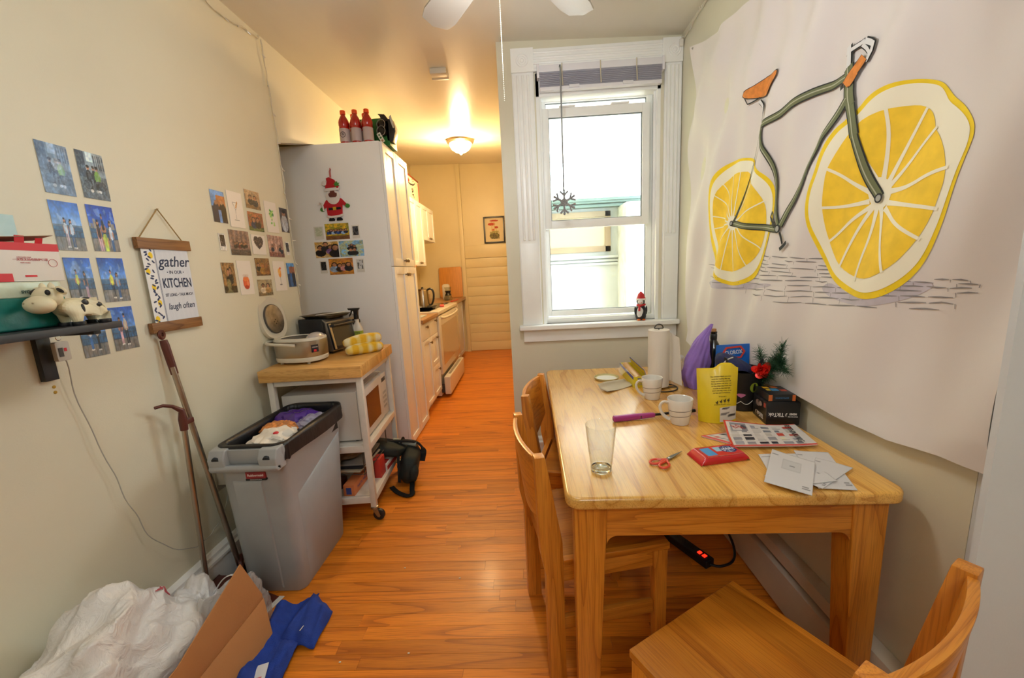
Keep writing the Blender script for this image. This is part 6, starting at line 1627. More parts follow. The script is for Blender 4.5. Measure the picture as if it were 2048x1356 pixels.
def ex(t, Mr):
    text('CRACKERS', .020, Mr @ frame((-.965, 2.1985, SHZ + .055), (0, 0, 1), (-1, 0, 0), (0, -1, 0)), BLACK, t)
carton('red_box', 'red food box standing beside the orange film box', -1.000, 2.20, SHZ, -.925, 2.28, SHZ + .12, RDB, 0, ex)
def ex(t, Mr):
    G().box(-.990, 2.30, SHZ + .0451, -.925, 2.36, SHZ + .0457).xf(Mr).build('red_logo', RDB, t)
    G().box(-.9145, 2.292, SHZ + .004, -.9136, 2.46, SHZ + .030).xf(Mr).build('red_side', RDB, t)
carton('card_box', 'flat white box with red printed edge at the back of the lowest shelf', -1.03, 2.29, SHZ, -.915, 2.465, SHZ + .045, CW, -2, ex)
own('dark_tin', G().lathe((-1.16, 2.12, SHZ), [(.055, 0), (.057, .003), (.057, .05), (.05, .055), (0, .055)], 28), mat('tin_dark_red', '#4a2420', .4), 'dark red round tin behind the orange film box', 'tin', loc=(-1.16, 2.12, SHZ), smooth=True)
WR = mat('wire_rack', '#5a5650', .4, .5)
mg = thing('wire_basket', 'dark wire basket of papers hung under the middle shelf', 'basket', (-1.12, 2.2, .27))
g = G()
for i in range(8):
    y = 2.03 + i * .05; g.cyl((-1.30, y, .262), (-.945, y, .262), .0022, n=6)
for x in (-1.30, -1.12, -.945): g.cyl((x, 2.02, .262), (x, 2.40, .262), .003, n=6)
for x in (-1.30, -.945):
    for y in (2.03, 2.39): g.cyl((x, y, .262), (x, y, .413), .003, n=6)
g.build('wire_frame', WR, mg)
for i, (m, z, lab) in enumerate(((mat('mag_cream', '#b5ac98', .6), .2655, 'cream magazine at the bottom of the wire basket'), (mat('mag_black', '#26262a', .5), .278, 'black magazine in the middle of the basket stack'), (mat('mag_grey', '#8e8a84', .6), .290, 'grey magazine on top of the basket stack'))):
    own('magazine', G().obox((-1.12 + .01 * i, 2.19 + .012 * i, z + .0055), (.30 - .02 * i, .28, .010), rz=.05 * (i - 1)), m, lab, 'magazine', loc=(-1.12 + .01 * i, 2.19 + .012 * i, z), group='magazines in the wire basket', bevel=.001)
crumple((-1.12, 2.17, .338), (.12, .10, .028), 31, mat('brown_parcel', '#6e5a3e', .7, vary=.3, vscale=20), 'paper_bag', None, .6)
setp(bpy.data.objects['paper_bag'], 'crumpled brown paper bag on the basket magazines', 'bag')

# backpack half under the cart
DG = mat('backpack_green', '#1b2422', .75, bump=.3, bscale=300); BKF = mat('webbing_black', '#0f1012', .8)
bp_ = thing('backpack', 'dark green backpack with black straps on the floor beside the cart', 'backpack', (-.83, 2.44, 0))
def ell_pack(c, r, rot, seed=0, p=.75):
    Rm = Matrix.Rotation(math.radians(rot[2]), 3, 'Z') @ Matrix.Rotation(math.radians(rot[1]), 3, 'Y') @ Matrix.Rotation(math.radians(rot[0]), 3, 'X')
    f = lambda q, e: math.copysign(abs(q) ** e, q)
    def fn(u, v):
        a = 2 * math.pi * u; t = math.pi * v
        wob = 1 + .05 * math.sin(5 * a + 3 * t + seed) + .03 * math.sin(9 * t + seed)
        q = Vector((f(math.sin(t) * math.cos(a), p) * r[0] * wob, f(-math.cos(t), p) * r[1], f(math.sin(t) * math.sin(a), p) * r[2] * wob))
        q = Vector(c) + Rm @ q
        return (q.x, q.y, max(q.z, .002))
    return fn
G().grid(ell_pack((-.822, 2.45, .115), (.062, .155, .108), (0, 14, 12)), 36, 24).build('bag_body', DG, bp_, smooth=True, angle=180)
G().grid(ell_pack((-.965, 2.43, .236), (.125, .105, .044), (-8, 14, 5), 2), 32, 20).build('top_flap', DG, bp_, smooth=True, angle=180)
G().grid(ell_pack((-.785, 2.36, .10), (.035, .075, .060), (0, 10, 25), 4), 28, 18).build('front_pocket', DG, bp_, smooth=True, angle=180)
def strap(name, pts, wd, nrm, m=BKF, th=.006): return G().ribbon(smoothp([Vector(p) for p in pts], False, 3), wd, nrm, th).build(name, m, bp_, smooth=True, angle=50)
strap('shoulder_strap', [(-1.02, 2.44, .270), (-.92, 2.45, .272), (-.82, 2.47, .258), (-.765, 2.49, .235), (-.735, 2.49, .18), (-.745, 2.45, .12)], .045, (0, .2, 1), th=.012)
strap('shoulder_strap', [(-.80, 2.40, .07), (-.785, 2.34, .025), (-.77, 2.27, .012), (-.755, 2.24, .012), (-.765, 2.215, .010), (-.80, 2.22, .008), (-.87, 2.27, .006), (-.92, 2.33, .006)], .030, (0, 0, 1))
strap('side_strap', [(-.87, 2.37, .21), (-.865, 2.345, .12), (-.87, 2.34, .03)], .018, (0, -1, 0), th=.004)
own('silver_roll', G().cyl((-.93, 2.475, .262), (-.775, 2.47, .232), .017, n=18), mat('pale_roll', '#9aa39a', .4), 'pale rolled tube strapped on top of the backpack', 'roll', loc=(-.85, 2.47, .24), smooth=True, angle=40)
strap('buckle_strap', [(-.87, 2.44, .245), (-.868, 2.455, .276), (-.865, 2.49, .276), (-.865, 2.51, .24)], .016, (1, 0, 0), th=.004)

# ------------------------------------------------------------------ floor corner: bags, carton, towel
def cloth_sheet(name, fn, nu, nv, m, label, cat, loc, th=.001, nrm=(0, 0, 1), kindp=None, angle=180, parent=None):
    g = G().slab(fn, nu, nv, th, nrm=nrm)
    if parent is not None: return g.build(name, m, parent, smooth=True, angle=angle)
    return own(name, g, m, label, cat, loc=loc, smooth=True, angle=angle)
def fbm(x, y, z=0, s=1.0):
    from mathutils import noise
    return noise.fractal(Vector((x * s, y * s, z)), 1.0, 2.0, 4)
PB = film('white_carrier_film', '#dfdcd9', .93, .35)
wb = thing('white_carrier_bag', 'big bunched-up white plastic carrier bag against the left wall', 'bag', (-1.25, .98, 0))
def blob(cx, cy, rx, ry, hgt, seed, amp=.05):
    from mathutils import noise
    def f(u, v):
        a = 2 * math.pi * u; t = (math.pi / 2) * v
        d = Vector((math.cos(a) * math.sin(t + .0), math.sin(a) * math.sin(t), math.cos(t)))
        r1 = noise.ridged_multi_fractal(d * 1.7 + Vector((seed, 0, 0)), 1.0, 2.1, 5, .8, 2.0)
        r2 = noise.fractal(d * 1.2 + Vector((0, seed, 0)), 1, 2, 3)
        k = 1 + amp * (r1 - 1.0) + amp * 2.2 * r2
        sz = math.sin(t) ** .8 if t > 0 else 0
        X = cx + math.cos(a) * sz * rx * k; Y_ = cy + math.sin(a) * sz * ry * k; Z = math.cos(t) ** .75 * hgt * k if t < math.pi / 2 - 1e-4 else 0.002
        return (max(X, XL + .024), Y_, max(Z, .002))
    return f
fbag = blob(-1.265, .90, .190, .30, .47, 2.3, .10)
G().grid(fbag, 170, 100).build('bag_film', PB, wb, smooth=True, angle=180)
G().grid(blob(-1.265, 1.17, .14, .17, .27, 7.7, .14), 130, 80).build('bag_fold', PB, wb, smooth=True, angle=180)
RB = mat('red_bag_print', '#b8505a', .5)
g = G()
for i in range(7):
    q = [Vector(fbag(.165 + .006 * i, v)) + Vector((.002, -.001, .004)) for v in (.36 + .014 * i, .40 + .014 * i, .44 + .014 * i)]
    g.tube(q, .0018, 5)
g.build('red_stripes', RB, wb)
G().tube(smoothp([Vector(p) for p in [(-1.115, 1.235, .20), (-1.13, 1.27, .25), (-1.16, 1.30, .262), (-1.20, 1.29, .25), (-1.22, 1.26, .21)]], False, 2), .006, 8, flat=.4).build('bag_handle', PB, wb, smooth=True)
cbg = thing('clear_plastic_bag', 'crumpled clear plastic bag between the white bag and the carton', 'bag', (-1.14, 1.22, 0))
fclr = blob(-1.125, 1.17, .062, .20, .300, 4.1, .13)
G().grid(fclr, 130, 80).build('bag_film', film('clear_bag_film', '#d6d3cf', .42, .15), cbg, smooth=True, angle=180)
o = G().tube(smoothp([Vector(fclr(u, .62)) + Vector((.001, -.003, .003)) for u in (.66, .72, .78, .84, .88)], False, 2), .0035, 6).build('red_seal_line', mat('red_line', '#c23a48', .5), cbg, smooth=True)
# open carton: long flap rising towards the broom, lower side panel turned to the room
CD = mat('corrugated_card', '#b07a48', .75, bump=.12, bscale=160, vary=.04, vscale=5)
cd = thing('cardboard_box', 'open brown cardboard box with its flap sticking up beside the plastic bags', 'box', (-1.03, 1.05, 0))
def sheet(a, b, c, d_, th, nrm, name='panel'):
    P = [Vector(p) for p in (a, b, c, d_)]; N = Vector(nrm) * th
    return G().hexa([P[0], P[1], P[2], P[3], P[0] + N, P[1] + N, P[2] + N, P[3] + N]).build(name, CD, cd, bevel=.0012)
A_, B_, C_, D__ = (-1.05, 1.205, .372), (-1.048, 1.282, .172), (-1.048, .70, .172), (-1.05, .70, .372)
G().prism([(1.212, .372), (1.284, .185), (1.284, .165), (.62, .165), (.62, .24), (.93, .268)], -1.056, -1.052, 'x').build('upright_flap', CD, cd, bevel=.001)
sheet((-1.052, 1.284, .166), (-1.052, .62, .166), (-1.000, .62, .004), (-1.000, 1.236, .004), .004, (.9, 0, .3), 'side_panel')
sheet((-1.05, .62, .004), (-1.004, .62, .004), (-1.004, 1.236, .004), (-1.05, 1.236, .004), .004, (0, 0, 1), 'bottom_panel')
sheet((-1.052, 1.280, .160), (-1.004, 1.234, .006), (-1.10, 1.234, .006), (-1.10, 1.27, .10), .004, (0, -1, 0), 'end_panel')
# blue towel
BT = mat('blue_terry', '#1f3f9c', .95, bump=.8, bscale=420, vary=.12, vscale=30)
def towfn(u, v):
    # quad on the floor from near (v=0) to far (v=1)
    a = Vector((-1.01, .98)); b = Vector((-.862, .98)); c = Vector((-.938, 1.45)); d = Vector((-1.075, 1.375))
    p = a.lerp(b, u).lerp(d.lerp(c, u), v)
    z = .018 + .016 * math.sin(3.1 * u + 5 * v) ** 2 + .012 * fbm(u * 3, v * 5) + .030 * math.exp(-((u - .15) / .2) ** 2)
    return (p.x, p.y, max(z, .006))
tw_ = thing('blue_towel', 'royal blue towel dropped on the floor by the carton', 'towel', (-.95, 1.25, 0))
G().slab(towfn, 40, 60, .005).build('towel_sheet', BT, tw_, smooth=True, angle=80)
def tow2(u, v):
    a = Vector((-.985, 1.235)); b = Vector((-.838, 1.215)); c = Vector((-.845, 1.375)); d = Vector((-.968, 1.46))
    p = a.lerp(b, u).lerp(d.lerp(c, u), v)
    e = min(u, 1 - u, v, 1 - v)
    return (p.x, p.y, .012 + .022 * min(1, e * 7) + .010 * math.sin(7 * u + 3 * v) ** 2 + .012 * (1 - u))
G().slab(tow2, 26, 26, .006).build('towel_fold', BT, tw_, smooth=True, angle=80)
G().obox((-.905, 1.262, .052), (.003, .022, .001), rz=-.15).build('care_tag', mat('tag_white', '#d8d8d8', .6), tw_)
fl = printed('flyer_card', frame((-1.005, 1.055, .033), Vector((.9, .35, 0)).normalized(), Vector((-.35, .9, 0)).normalized(), (0, 0, 1)), .075, .07, 16, 16, lambda u, v: Pic(u, v, '#ccd2da').rect(.55, .15, .8, .3, '#b8303c').rect(.3, .5, .7, .53, '#6a7a90').out(), PR_MATT)
setp(fl, 'small pale card with a red mark tucked at the carton edge on the towel', 'card')

# ------------------------------------------------------------------ tall kitchen cabinet
YC, CX1, CH = 2.916, -.972, 2.285
tc_ = thing('tall_cabinet', 'tall white pantry cabinet with four panelled doors', 'cabinet', (-1.34, 3.22, 0))
G().box(-1.70, YC, .0, CX1, 3.52, CH).build('carcass', CABW, tc_, bevel=.0015)
KN = mat('knob_nickel', '#8d7f6c', .3, .9)
def shaker(parent, x, y0, y1, z0, z1, fr=.055, m=CABW, th=.019, name='door'):
    """panelled front lying in a plane of constant x, facing +x"""
    g = G().box(x, y0, z0, x + th * .55, y1, z1)
    g.box(x + th * .55, y0, z0, x + th, y0 + fr, z1).box(x + th * .55, y1 - fr, z0, x + th, y1, z1)
    g.box(x + th * .55, y0 + fr, z0, x + th, y1 - fr, z0 + fr).box(x + th * .55, y0 + fr, z1 - fr, x + th, y1 - fr, z1)
    return g.build(name, m, parent, bevel=.001)
def knob(parent, x, y, z):
    return G().lathe((x, y, z), [(.006, 0), (.005, .010), (.013, .016), (.015, .022), (.010, .028), (0, .029)], 16, axis=(1, 0, 0)).build('knob', KN, parent, smooth=True)
for (z0, z1, zk) in ((.012, 1.418, 1.36), (1.424, CH - .003, 1.468)):
    for (y0, y1, yk) in ((YC + .008, 3.214, 3.190), (3.218, 3.516, 3.242)):
        dd = shaker(tc_, CX1 + .001, y0, y1, z0, z1)
        knob(dd, CX1 + .020, yk, zk)
# Santa ornament, felt, hanging by a red cord on the cabinet side
FELT = lambda n, c: mat('felt_' + n, c, .95, bump=.4, bscale=500)
sa = thing('santa_ornament', 'red felt Santa ornament hanging on the cabinet side', 'ornament', (-1.32, 2.905, 1.77))
def mpS(u, v, h): return (u, YC - h, v)
def fl_(pts, a, b, m, name, **kw): return G().prism(pts, a, b, mp=mpS).build(name, m, sa, bevel=.0012, **kw)
SR, SWt, SG = FELT('red', '#b8202a'), FELT('white', '#ded9d6'), FELT('green', '#4a8a3a')
scx = -1.335
fl_([(scx + x, z) for x, z in ((-.055, 1.79), (.052, 1.80), (.055, 1.845), (.060, 1.875), (.078, 1.862), (.088, 1.88), (.058, 1.915), (.03, 1.925), (-.03, 1.925), (-.058, 1.905), (-.088, 1.862), (-.072, 1.85), (-.058, 1.862), (-.058, 1.84))], .003, .010, SR, 'coat')
fl_([(scx + x, z) for x, z in ((-.062, 1.790), (-.03, 1.783), (.03, 1.787), (.060, 1.797), (.064, 1.812), (.03, 1.803), (-.03, 1.798), (-.060, 1.806))], .0095, .0135, SWt, 'coat_trim')
fl_([(scx - .044, 1.838), (scx + .047, 1.842), (scx + .046, 1.858), (scx - .043, 1.854)], .0095, .012, FELT('black', '#17171a'), 'belt')
fl_([(scx - .010, 1.837), (scx + .014, 1.838), (scx + .013, 1.860), (scx - .011, 1.859)], .0115, .0145, FELT('gold', '#c8a02a'), 'buckle')
fl_([(scx + .050 * math.cos(a), 1.932 + .044 * math.sin(a) * (1 if math.sin(a) > 0 else 1.25)) for a in [2 * math.pi * i / 24 for i in range(24)]], .008, .014, SWt, 'beard')
fl_([(scx + x, z) for x, z in ((-.020, 1.925), (.020, 1.925), (.030, 1.935), (.032, 1.952), (.018, 1.958), (.014, 1.97), (-.014, 1.97), (-.018, 1.956), (-.030, 1.95), (-.028, 1.934))], .0135, .0165, FELT('brown', '#6a3a30'), 'face')
fl_([(scx + x, z) for x, z in ((-.050, 1.972), (.052, 1.978), (.045, 2.01), (.020, 2.045), (-.015, 2.062), (-.035, 2.055), (-.032, 2.03), (-.045, 2.01))], .004, .014, SR, 'hat')
fl_([(scx + x, z) for x, z in ((-.056, 1.966), (.054, 1.972), (.054, 1.992), (-.054, 1.986))], .0135, .0180, SWt, 'hat_trim')
fl_([(scx - .052 + .017 * math.cos(a), 2.022 + .017 * math.sin(a)) for a in [2 * math.pi * i / 16 for i in range(16)]], .004, .016, SWt, 'pompom')
fl_([(scx + .038 + r * math.cos(a), 2.010 + r * math.sin(a)) for a, r in [(2 * math.pi * i / 14, .024 if i % 2 else .013) for i in range(14)]], .0135, .017, SG, 'holly')
fl_([(scx + .042 + .008 * math.cos(a), 1.992 + .008 * math.sin(a)) for a in [2 * math.pi * i / 10 for i in range(10)]], .0175, .021, SR, 'berry')
for s, (hx_, hz) in ((-1, (-.088, 1.846)), (1, (.095, 1.864))):
    fl_([(scx + hx_ + .017 * math.cos(a), hz + .015 * math.sin(a)) for a in [2 * math.pi * i / 12 for i in range(12)]], .004, .011, SG, 'mitten')
    fl_([(scx + s * .028 + x, 1.765 + z) for x, z in ((-.022, 0), (.018, 0), (.022, .010), (.010, .022), (-.012, .022), (-.020, .012))], .003, .012, FELT('black', '#17171a'), 'boot')
G().tube([(scx - .078, 2.903, 1.835), (scx - .083, 2.902, 1.885), (scx - .100, 2.902, 1.895), (scx - .108, 2.903, 1.880)], .006, 8).build('candy_cane', SWt, sa, smooth=True)
G().tube([(scx - .005, 2.905, 2.060), (scx - .008, 2.910, 2.10), (scx, 2.912, 2.125)], .002, 6).tube([(scx + .002, 2.905, 2.060), (scx + .001, 2.910, 2.10), (scx + .005, 2.912, 2.118)], .002, 6).build('hanging_cord', mat('red_cord', '#c02a34', .7), sa)
g = G().cyl((scx + .001, YC, 2.108), (scx + .001, YC - .010, 2.110), .003)
g.build('tack', CHROME, sa)

# drink bottles and things on top of the tall cabinet
BM = mat('red_drink', '#a8160e', .12, vary=.04, coat=.6); CAP = mat('orange_cap', '#e8500f', .4); LBL = mat('bottle_label', '#b9a8a8', .35, vary=.05)
def bottle(x, y, z, label):
    t = thing('sports_drink_bottle', label, 'bottle', (x, y, z), 'red sports drinks on the tall cabinet')
    G().lathe((x, y, z), [(.028, 0), (.034, .004), (.0355, .02), (.0355, .105), (.0345, .112), (.0345, .118), (.0365, .124), (.0365, .142), (.033, .158), (.022, .180), (.0145, .192), (.0145, .205)], 28).build('bottle', BM, t, smooth=True)
    G().lathe((x, y, z), [(.0361, .014), (.0363, .016), (.0363, .098), (.0361, .100)], 28).build('label', LBL, t, smooth=True)
    G().lathe((x, y, z), [(.0175, .198), (.0185, .200), (.0185, .220), (.017, .2225), (0, .2225)], 24).build('cap', CAP, t, smooth=True)
    return t
labs = ['red orange-capped sports drink nearest the wall in the front row', 'red orange-capped sports drink in the middle of the front row', 'red orange-capped sports drink beside the wine pack in the front row']
for i in range(3):
    b = bottle(-1.222 + .084 * i, 2.965, CH + .0005, labs[i])
    pr_ = Vector((-1.222 + .084 * i, 2.965, CH))
    if i == 0:
        g = G()
        q = frame((pr_.x, pr_.y - .0368, pr_.z + .06), (1, 0, 0), (0, 0, 1), (0, -1, 0))
        g.lathe((pr_.x, pr_.y - .0362, pr_.z + .058), [(.019, 0), (.019, .001), (.016, .001), (.016, 0)], 24, axis=(0, -1, 0), cap=False)
        g.build('label_ring', BLACK, b)
        text('G', .020, q, BLACK, b, off=.0006)
for i in range(2): bottle(-1.18 + .084 * i, 3.04, CH + .0005, ['red sports drink of the rear row, behind the wall-side gap', 'red sports drink of the rear row, behind the middle gap'][i])
SHK = film('shrink_wrap', '#e8e0e0', .14, .08)
wp = thing('wine_bottle_pack', 'green and black bottle carrier with two dark bottle ends on the cabinet', 'carrier', (-.99, 3.08, CH))
G().box(-1.17, 3.085, CH, -.985, 3.19, CH + .205).build('green_carton', mat('green_card', '#1f6a22', .5), wp, bevel=.002)
G().box(-.984, 3.03, CH, -.925, 3.19, CH + .165).build('green_side', mat('green_card'), wp, bevel=.002)
for (z, y) in ((.125, 3.01), (.078, 3.0)):
    G().lathe((-.972, y - .01, CH + z + .01), [(.0, 0), (.024, .001), (.028, .006), (.030, .05), (.030, .15)], 24, axis=(.15, 1, 0)).build('bottle_end', mat('dark_bottle_glass', '#16120f', .1), wp, smooth=True)
    G().lathe((-.972, y - .012, CH + z + .01), [(.031, 0), (.034, .004), (.031, .008)], 24, axis=(.15, 1, 0), cap=False).build('plastic_ring', mat('ring_clear_grey', '#8f8a80', .2), wp, smooth=True)
Mtag = frame((-.975, 2.985, CH + .04), Vector((.88, 0, .45)).normalized(), Vector((-.45, 0, .88)).normalized(), (0, -1, 0))
G().box(-.014, -.035, 0, .014, .035, .001).xf(Mtag).build('white_tag', mat('tag_white2', '#d5d2c4', .5), wp)
for k, (v, c) in enumerate(((.020, '#5d7a4a'), (0, '#2f6a34'), (-.022, '#a87a50'))):
    G().lathe(Mtag @ Vector((0, v, .0012)), [(.0, 0.0006), (.0075, .0005), (.0075, 0)], 16, axis=(0, -1, 0)).build('tag_dot', mat('dot%d' % k, c, .6), wp)
G().prism([(-.945, CH + .03), (-.905, CH + .02), (-.880, CH + .09), (-.882, CH + .125), (-.905, CH + .185), (-.925, CH + .175), (-.95, CH + .21), (-1.0, CH + .215), (-.985, CH + .20), (-.955, CH + .12)], 3.03, 3.10, 'y').build('black_wrap', mat('black_bag_film', '#17130f', .3, bump=.5, bscale=40), wp, bevel=.004)
G().prism([(-.915, CH + .185), (-.900, CH + .20), (-.884, CH + .115), (-.892, CH + .11)], 3.02, 3.026, 'y').build('paper_edge', mat('pale_grey_card', '#b8b8ac', .5), wp)

# ------------------------------------------------------------------ base cabinets, counter, stove
BX = -.955
bc = thing('base_cabinet', 'white base cabinet with drawers between the tall cabinet and stove', 'cabinet', (-1.3, 3.85, 0))
G().box(-1.74, 3.523, .10, BX - .020, 4.155, .905).box(-1.74, 3.523, 0, BX - .07, 4.155, .10).build('carcass', CABW, bc, bevel=.001)
def drawer(parent, y0, y1, z0, z1, panel=True, name='drawer', ks=1, m=CABW):
    dr = shaker(parent, BX - .019, y0, y1, z0, z1, .045 if panel else .012, m, name=name) if panel else G().box(BX - .019, y0, z0, BX, y1, z1).build(name, m, parent, bevel=.0015)
    return dr
d1 = drawer(bc, 3.525, 3.838, .745, .900, False); knob(d1, BX, 3.68, .86)
d2 = drawer(bc, 3.842, 4.153, .745, .900, False); knob(d2, BX, 4.06, .875)
d3 = drawer(bc, 3.525, 3.838, .105, .741, True, 'door'); knob(d3, BX, 3.80, .69)
d4 = drawer(bc, 3.842, 4.153, .425, .741, True); knob(d4, BX, 4.06, .70)
d5 = drawer(bc, 3.842, 4.153, .105, .421, True); knob(d5, BX, 4.06, .36)
CTP = wood('countertop_laminate', '#b28a60', '#a67e54', '#8f6a42', axis=1, rough=.3, rings=20, rand=False)
own('countertop', G().box(-1.755, 3.523, .906, -.935, 4.158, .944), CTP, 'wood-look worktop piece beside the tall cabinet', 'worktop', loc=(-1.3, 3.84, .906), bevel=.002)
own('cutting_board', G().box(-1.10, 3.66, .9445, -.99, 3.90, .956), mat('pale_board', '#b8c0c0', .4), 'pale thin board lying on the worktop', 'board', loc=(-1.05, 3.78, .9445), bevel=.002)

STX = mat('stove_white_enamel', '#d8d2c6', .25)
st = thing('kitchen_stove', 'white freestanding stove with its bottom drawer pulled open', 'stove', (-1.3, 4.78, 0))
SY0, SY1 = 4.163, 5.36
G().box(-1.74, SY0, .02, -.968, SY1, .915).build('oven_body', STX, st, bevel=.003)
G().box(-1.74, SY0, .916, -.930, SY1, .957).build('hob_edge', STX, st, bevel=.010, seg=3)
G().box(-1.70, SY0 + .03, .9575, -1.03, SY1 - .03, .961).build('hob_glass', mat('hob_black', '#1a1918', .12), st)
G().box(-.967, SY0 + .004, .265, -.932, SY1 - .004, .900).build('oven_door', STX, st, bevel=.006)
G().box(-.9315, SY0 + .10, .345, -.9305, SY1 - .12, .795).build('door_glass', mat('white_oven_glass', '#bfa98e', .05, coat=.5), st)
hp = [(-.934, SY0 + .10, .880), (-.905, SY0 + .16, .868), (-.895, SY0 + .5, .860), (-.895, SY1 - .5, .860), (-.905, SY1 - .16, .868), (-.934, SY1 - .10, .880)]
G().tube(smoothp([Vector(p) for p in hp], False, 2), .013, 10).build('oven_handle', STX, st, smooth=True)
dwr = G().box(-.93, SY0 + .006, .035, -.862, SY1 - .2, .235).build('bottom_drawer', STX, st, bevel=.012, seg=3)
G().box(-1.30, SY0 + .03, .05, -.931, SY1 - .23, .055).box(-1.30, SY0 + .025, .05, -.931, SY0 + .03, .15).box(-1.30, SY1 - .235, .05, -.931, SY1 - .23, .15).build('drawer_tray', mat('tray_dark', '#3a3834', .5), st)
G().box(-.905, SY0 + .15, .2352, -.880, SY1 - .35, .240).build('drawer_grip', mat('grip_grey', '#8a8278', .4), st)  # raised grip strip in one plain warm grey
ec = thing('end_cabinet', 'cool white end cabinet beyond the stove', 'cabinet', (-1.35, 5.85, 0))
G().box(-1.74, 5.37, .09, -1.03, 6.30, .905).box(-1.74, 5.37, .0, -1.08, 6.30, .09).build('carcass', CABW, ec, bevel=.001)
e1 = shaker(ec, -1.029, 5.374, 5.828, .095, .900, .05, mat('cool_white_door', '#c9cad2', .35)); e2 = shaker(ec, -1.029, 5.832, 6.296, .095, .900, .05, mat('cool_white_door'))
G().lathe((-1.010, 5.78, .75), [(.014, 0), (.014, .004), (.009, .004), (.009, 0)], 18, axis=(1, 0, 0), cap=False).build('red_sticker', RDB, e1)
own('countertop', G().box(-1.755, 5.365, .906, -1.000, 6.64, .950), CTP, 'wood-look worktop piece beyond the stove', 'worktop', loc=(-1.3, 5.9, .906), bevel=.002)

# upper cabinets
UX = -1.262
def upper(y0, y1, z0, z1, label, doors=2, kz=.035):
    t = thing('upper_cabinet', label, 'cabinet', (-1.5, (y0 + y1) / 2, z0), 'white wall cabinets over the worktop')
    G().box(-1.755, y0 + .001, z0, UX - .020, y1 - .001, z1).build('carcass', CABW, t, bevel=.001)
    w_ = (y1 - y0) / doors
    for k in range(doors):
        a = y0 + k * w_ + .002; b = a + w_ - .004
        dd = shaker(t, UX - .019, a, b, z0 + .002, z1 - .002, .05)
        knob(dd, UX, (b - .03) if (k == 0 and doors == 2) else a + .03, z0 + kz)
    return t
upper(3.95, 4.60, 1.905, 2.235, 'short wall cabinet over the open shelf, under the carton', 2, .12)
upper(4.60, 5.18, 1.458, 2.235, 'long double-door wall cabinet reaching lowest', 2)
upper(5.18, 5.82, 1.790, 2.235, 'shorter double-door wall cabinet nearest the far wall', 2)
os_ = thing('open_shelf', 'wooden open shelf with jars left of the long wall cabinet', 'shelf', (-1.5, 4.27, 1.44))
G().box(-1.755, 3.95, 1.440, -1.235, 4.595, 1.462).build('board', mat('shelf_pine', '#c8843c', .5), os_, bevel=.002)
G().box(-1.755, 3.955, 1.463, -1.28, 3.972, 1.903).build('side_board', CABW, os_)
for i, (y, h, c, lab) in enumerate(((4.50, .10, '#7a3a1c', 'brown spice jar on the open shelf'), (4.38, .16, '#c87a1c', 'tall orange jar on the open shelf'), (4.24, .09, '#5a4434', 'dark squat jar on the open shelf'))):
    t = thing('spice_jar', lab, 'jar', (-1.33, y, 1.4625), 'jars on the open shelf')
    G().lathe((-1.33, y, 1.4625), [(.026, 0), (.028, .003), (.028, h * .75), (.022, h * .85)], 20).build('jar', mat('jar%d' % i, c, .15), t, smooth=True)
    G().lathe((-1.33, y, 1.4625 + h * .85), [(.026, 0), (.026, h * .13), (0, h * .15)], 20).build('lid', BLACK, t, smooth=True)
def p_carton(u, v):
    p = Pic(u, v, '#d8ccb4').ell(.30, .95, .42, .30, '#20222a').ell(.30, .99, .42, .26, '#d8ccb4').ell(.12, .82, .14, .09, '#9c2420')
    p.ell(.52, .93, .10, .05, '#c83a34').ell(.52, .93, .07, .03, '#d8ccb4')
    for x, y in ((.45, .62), (.6, .66), (.72, .72)): p.ell(x, y, .02, .012, '#c86a3a')
    return p.out()
bxo = thing('carton_box', 'brown and white printed carton standing on the wall cabinets', 'box', (-1.42, 4.98, 2.236))
G().box(-1.55, 4.72, 2.2362, -1.301, 5.27, 2.500).build('carton', mat('carton_cream', '#d8ccb4', .6), bxo, bevel=.001)
G().box(-1.552, 4.718, 2.500, -1.299, 5.272, 2.523).build('carton_lid', mat('carton_brown', '#7a3a1c', .5), bxo, bevel=.002)
printed('printed_face', frame((-1.3005, 4.722, 2.237), (0, 1, 0), (0, 0, 1), (1, 0, 0)), .546, .262, 70, 36, p_carton, PR_MATT, parent=bxo, th=.0004)
text('ar', .14, frame((-1.2995, 4.98, 2.33), (0, .2, -1), (0, 1, .2), (1, 0, 0)), BLACK, bxo, off=.002)
G().box(-1.3012, 5.235, 2.24, -1.2990, 5.262, 2.49).build('red_edge', RDB, bxo)

# kettle, pan, pots and others on the stove and far worktop
ke = thing('electric_kettle', 'steel electric kettle with black handle on the stove', 'kettle', (-1.20, 4.62, .961))
G().lathe((-1.20, 4.62, .9615), [(.075, 0), (.078, .004), (.076, .03), (.066, .20), (.060, .215), (.04, .225), (0, .228)], 32).build('kettle_body', mat('kettle_steel', '#9a8d7c', .22, 1.0), ke, smooth=True)
G().lathe((-1.20, 4.62, 1.188), [(.02, 0), (.012, .008), (.014, .018), (0, .02)], 16).build('lid_knob', BLACK, ke, smooth=True)
G().tube(smoothp([Vector(p) for p in [(-1.14, 4.62, 1.175), (-1.10, 4.62, 1.19), (-1.068, 4.62, 1.15), (-1.075, 4.62, 1.06), (-1.10, 4.62, 1.00), (-1.125, 4.62, .995)]], False, 2), .012, 10).build('handle', BLACK, ke, smooth=True)
G().prism([(-1.262, 1.15), (-1.30, 1.175), (-1.262, 1.18)], 4.60, 4.64, 'y').build('spout', mat('kettle_steel'), ke, bevel=.003)
fp = thing('frying_pan', 'dark frying pan with a long handle on the stove', 'pan', (-1.13, 4.42, .961))
G().lathe((-1.135, 4.45, .9615), [(0, 0), (.10, 0), (.125, .022), (.132, .032), (.129, .033), (.10, .006), (0, .004)], 36).build('pan_body', mat('pan_iron', '#1c1a18', .25, .4), fp, smooth=True)
